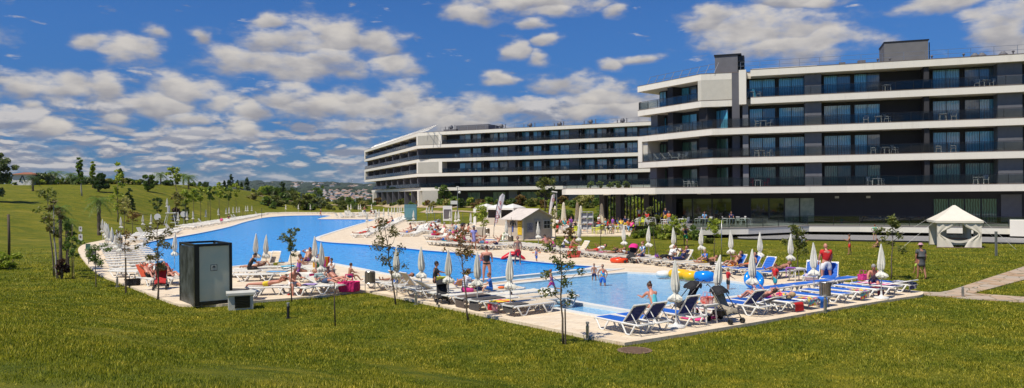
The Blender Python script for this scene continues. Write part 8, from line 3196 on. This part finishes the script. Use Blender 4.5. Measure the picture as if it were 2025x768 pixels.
for k, px_ in enumerate((1166, 1185, 1205, 1220, 1236)):
    x_ = ray(px_, 380)[0] * 94
    q_ = V2((x_, 93.0))
    shrub('potted_plant', 'green plant on the glass railed roof terrace, %s from the left' % nth(k + 1), 'plant', (q_.x, q_.y, ZS[0]), .5, .9, 260, .16, 'lime', 370 + k, 'plants on the roof terrace')

# ================================================================== HOUSES ON THE SKYLINE AND THE FAR TOWN
hs = thing('white_house', 'white house with terracotta roof at the left skyline', 'house', T(36, 366.5))
HX = hs.location
hs.rotation_euler = (0, 0, .15)
hs.scale = (.82, .82, .8)
mb = MB()
mb.prism([(-1.5, 0), (3.4, 0), (3.4, 7), (-1.5, 7)], -.5, 3.0)
mb.build('wall', mat('house_white', (.72, .70, .68), .7), hs)
mb = MB()
mb.add([(-2, -.5, 3.0), (3.9, -.5, 3.0), (3.9, 7.5, 3.0), (-2, 7.5, 3.0), (0, 3.5, 3.7), (1.8, 3.5, 3.7)], [(0, 1, 5, 4), (1, 2, 5), (2, 3, 4, 5), (3, 0, 4), (3, 2, 1, 0)])
mb.build('roof', mat('terracotta', (.30, .11, .055), .85, .2, 3), hs)
mb = MB()
mb.add([(.2, -.03, .9), (.5, -.03, .9), (1.05, -.03, 2.5), (1.6, -.03, .9), (1.9, -.03, .9), (1.25, -.03, 2.7), (.9, -.03, 2.7)], [(0, 1, 2, 6), (2, 3, 4, 5), (2, 5, 6)])
mb.build('window', BLKM, hs)
TWN = []
for v_ in range(4):
    mb = MB()
    w_, d2, h_ = [(9, 8, 6), (14, 9, 5), (8, 8, 9), (18, 10, 7)][v_]
    mb.box((0, 0, h_ / 2 - 3), (w_, d2, h_ + 6))
    mb.cur = 2
    for i in range(int(w_ / 3)):
        for z_ in np.arange(1.6, h_ - .8, 2.8):
            mb.box((-w_ / 2 + 1.6 + i * 3, -d2 / 2 - .02, z_), (1.1, .1, 1.3))
    mb.cur = 1
    mb.add([(-w_ / 2 - .4, -d2 / 2 - .4, h_), (w_ / 2 + .4, -d2 / 2 - .4, h_), (w_ / 2 + .4, d2 / 2 + .4, h_), (-w_ / 2 - .4, d2 / 2 + .4, h_), (-w_ / 2 + 3, 0, h_ + 2), (w_ / 2 - 3, 0, h_ + 2)], [(0, 1, 5, 4), (1, 2, 5), (2, 3, 4, 5), (3, 0, 4)])
    TWN.append(mb.mesh('town_house', [mat('town_white', (.75, .72, .68), .8, objrand=.15), mat('town_roof', (.42, .27, .19), .85, .2, 3), BLKM]))
rt_ = random.Random(5)
spots = []
for i in range(130):       # the near slope of the town, then the villages on the far ridge
    px_ = rt_.gauss(690, 32)
    if 590 < px_ < 760:
        spots.append((px_, rt_.uniform(1150, 1900), .55))
for i in range(45):
    px_ = rt_.choice([rt_.gauss(632, 14), rt_.gauss(585, 8), rt_.gauss(540, 14), rt_.gauss(660, 25), rt_.gauss(700, 10)])
    spots.append((px_, rt_.uniform(3300, 4500), 1.1))
for i, (px_, D_, s_) in enumerate(spots):
    x_ = ray(px_, 385)[0] * D_
    o_ = link('town_house', TWN[rt_.randrange(4)])
    o_.location = (x_, D_, hz(x_, D_))
    o_.rotation_euler = (0, 0, rt_.uniform(-.6, .6))
    o_.scale = (s_, s_, s_)
    tag(o_, 'tiny white house of the far town on the slope' if D_ < 3000 else 'tiny white house of the villages on the far ridge', 'house', 'houses of the far town' if D_ < 3000 else 'houses on the far ridge')
rng = np.random.default_rng(77)
mb = MB()
cc = []
for i in range(900):
    D_ = rng.uniform(900, 4600)
    px_ = rng.uniform(470, 780)
    x_ = ray(px_, 385)[0] * D_
    r_ = rng.uniform(4, 11) * (D_ / 2600)
    z_ = hz(x_, D_)
    mb.ball((x_, D_, z_ + r_ * .2), r_, 6, 4, (rng.uniform(1, 2.4), 1, .6))
o_ = mb.build('far_woodland', mat('woodland', (.016, .032, .02), .9, .4, .05, c2=(.03, .05, .025)), None)
tag(o_, 'dark scrub and trees covering the far hills', 'woodland', kind='stuff')

# ================================================================== GRASS BLADES
def grass():
    rng = np.random.default_rng(3)
    n = 560000
    # density falls with depth; area covers what the picture shows and a margin
    u = rng.uniform(-0.78, 0.78, n)
    D = 9.0 + 60 * rng.beta(1.25, 3.2, n)
    x = u * D
    y = D
    # keep off the paving
    poly = np.array(ccw(G2(OUT, 0.1)))
    def inside(px_, py_):
        c = np.zeros(len(px_), bool)
        m_ = len(poly)
        for i in range(m_):
            x0, y0 = poly[i]
            x1, y1 = poly[(i + 1) % m_]
            if y0 == y1:
                continue
            cond = ((y0 > py_) != (y1 > py_)) & (px_ < (x1 - x0) * (py_ - y0) / (y1 - y0) + x0)
            c ^= cond
        return c
    pth = np.array([G(a, c, 0) for a, c in ((1824, 577), (1857, 578), (1880, 574), (2025, 527), (2300, 450), (2025, 553), (1925, 580), (2025, 587), (2300, 603), (2300, 613), (2025, 598), (1906, 590), (1824, 583))])
    keep = ~inside(x, y)
    poly = pth
    keep &= ~inside(x, y)
    mhx, mhy = mh.location.x, mh.location.y
    keep &= ((x - mhx) ** 2 + (y - mhy) ** 2) > .25
    x, y, D = x[keep], y[keep], D[keep]
    n = len(x)
    z = hgt(x, y)
    cl = 0.5 + 0.5 * np.sin(x * 1.7 + np.sin(y * 1.1) * 2) * np.sin(y * 1.9 + np.cos(x * .8) * 2)
    h = rng.uniform(.026, .060, n) * (0.55 + 0.9 * cl) * (1 + (D - 13) * .012)
    w = rng.uniform(.006, .012, n) * (D / 15)
    a = rng.uniform(0, 2 * pi, n)
    lx, ly = rng.normal(0, .35, n) * h, rng.normal(0, .35, n) * h
    V = np.empty((n, 3, 3))
    V[:, 0] = np.stack([x - np.cos(a) * w, y - np.sin(a) * w, z - .01], 1)
    V[:, 1] = np.stack([x + np.cos(a) * w, y + np.sin(a) * w, z - .01], 1)
    V[:, 2] = np.stack([x + lx, y + ly, z + h], 1)
    me = bpy.data.meshes.new('grass')
    me.vertices.add(n * 3)
    me.vertices.foreach_set('co', V.reshape(-1))
    me.loops.add(n * 3)
    me.loops.foreach_set('vertex_index', np.arange(n * 3, dtype=np.int32))
    me.polygons.add(n)
    me.polygons.foreach_set('loop_start', np.arange(0, n * 3, 3, dtype=np.int32))
    me.update(calc_edges=True)
    gm = leafmat('grass_blade', (0.06, 0.085, 0.004), (0.30, 0.28, 0.014), (0.78, 0.64, 0.12))
    b = NB(gm.node_tree)
    p = gm.node_tree.nodes['Principled BSDF']
    src = p.inputs['Base Color'].links[0].from_socket
    t = b.n('ShaderNodeNewGeometry').outputs['Position']
    k1 = b.ss(b.noise(t, 0.55, 4, 0.6), 0.38, 0.66)
    k2 = b.ss(b.noise(t, 3.2, 3, 0.6), 0.35, 0.65)
    c1 = b.mix(k1, (0.55, 0.68, 0.5, 1), (1.12, 1.06, 1.0, 1))
    c2 = b.mix(k2, (0.6, 0.7, 0.6, 1), (1.1, 1.08, 1.0, 1))
    b.plug(p.inputs['Base Color'], b.mix(1.0, b.mix(1.0, src, c1, 'MULTIPLY'), c2, 'MULTIPLY'))
    me.materials.append(gm)
    o_ = link('grass', me)
    tag(o_, 'short clipped grass blades of the near lawn', 'grass', kind='stuff')


grass()
# ================================================================== HAZE
hb = MB()
hb.box((0, 3500, 0), (12000, 8200, 2))
hb.v = [(x, y, -200.0 if z < 0 else 150.0) for x, y, z in hb.v]
hm_ = bpy.data.materials.new('haze_air')
hm_.use_nodes = True
ht_ = hm_.node_tree
for n_ in list(ht_.nodes):
    ht_.nodes.remove(n_)
pv = ht_.nodes.new('ShaderNodeVolumePrincipled')
pv.inputs['Density'].default_value = 0.00003
pv.inputs['Color'].default_value = (0.75, 0.85, 1.0, 1)
ou = ht_.nodes.new('ShaderNodeOutputMaterial')
ht_.links.new(pv.outputs[0], ou.inputs['Volume'])
tag(hb.build('haze', hm_), 'thin pale summer haze over the whole place', 'haze', kind='stuff')
bpy.data.scenes.remove(TSC)
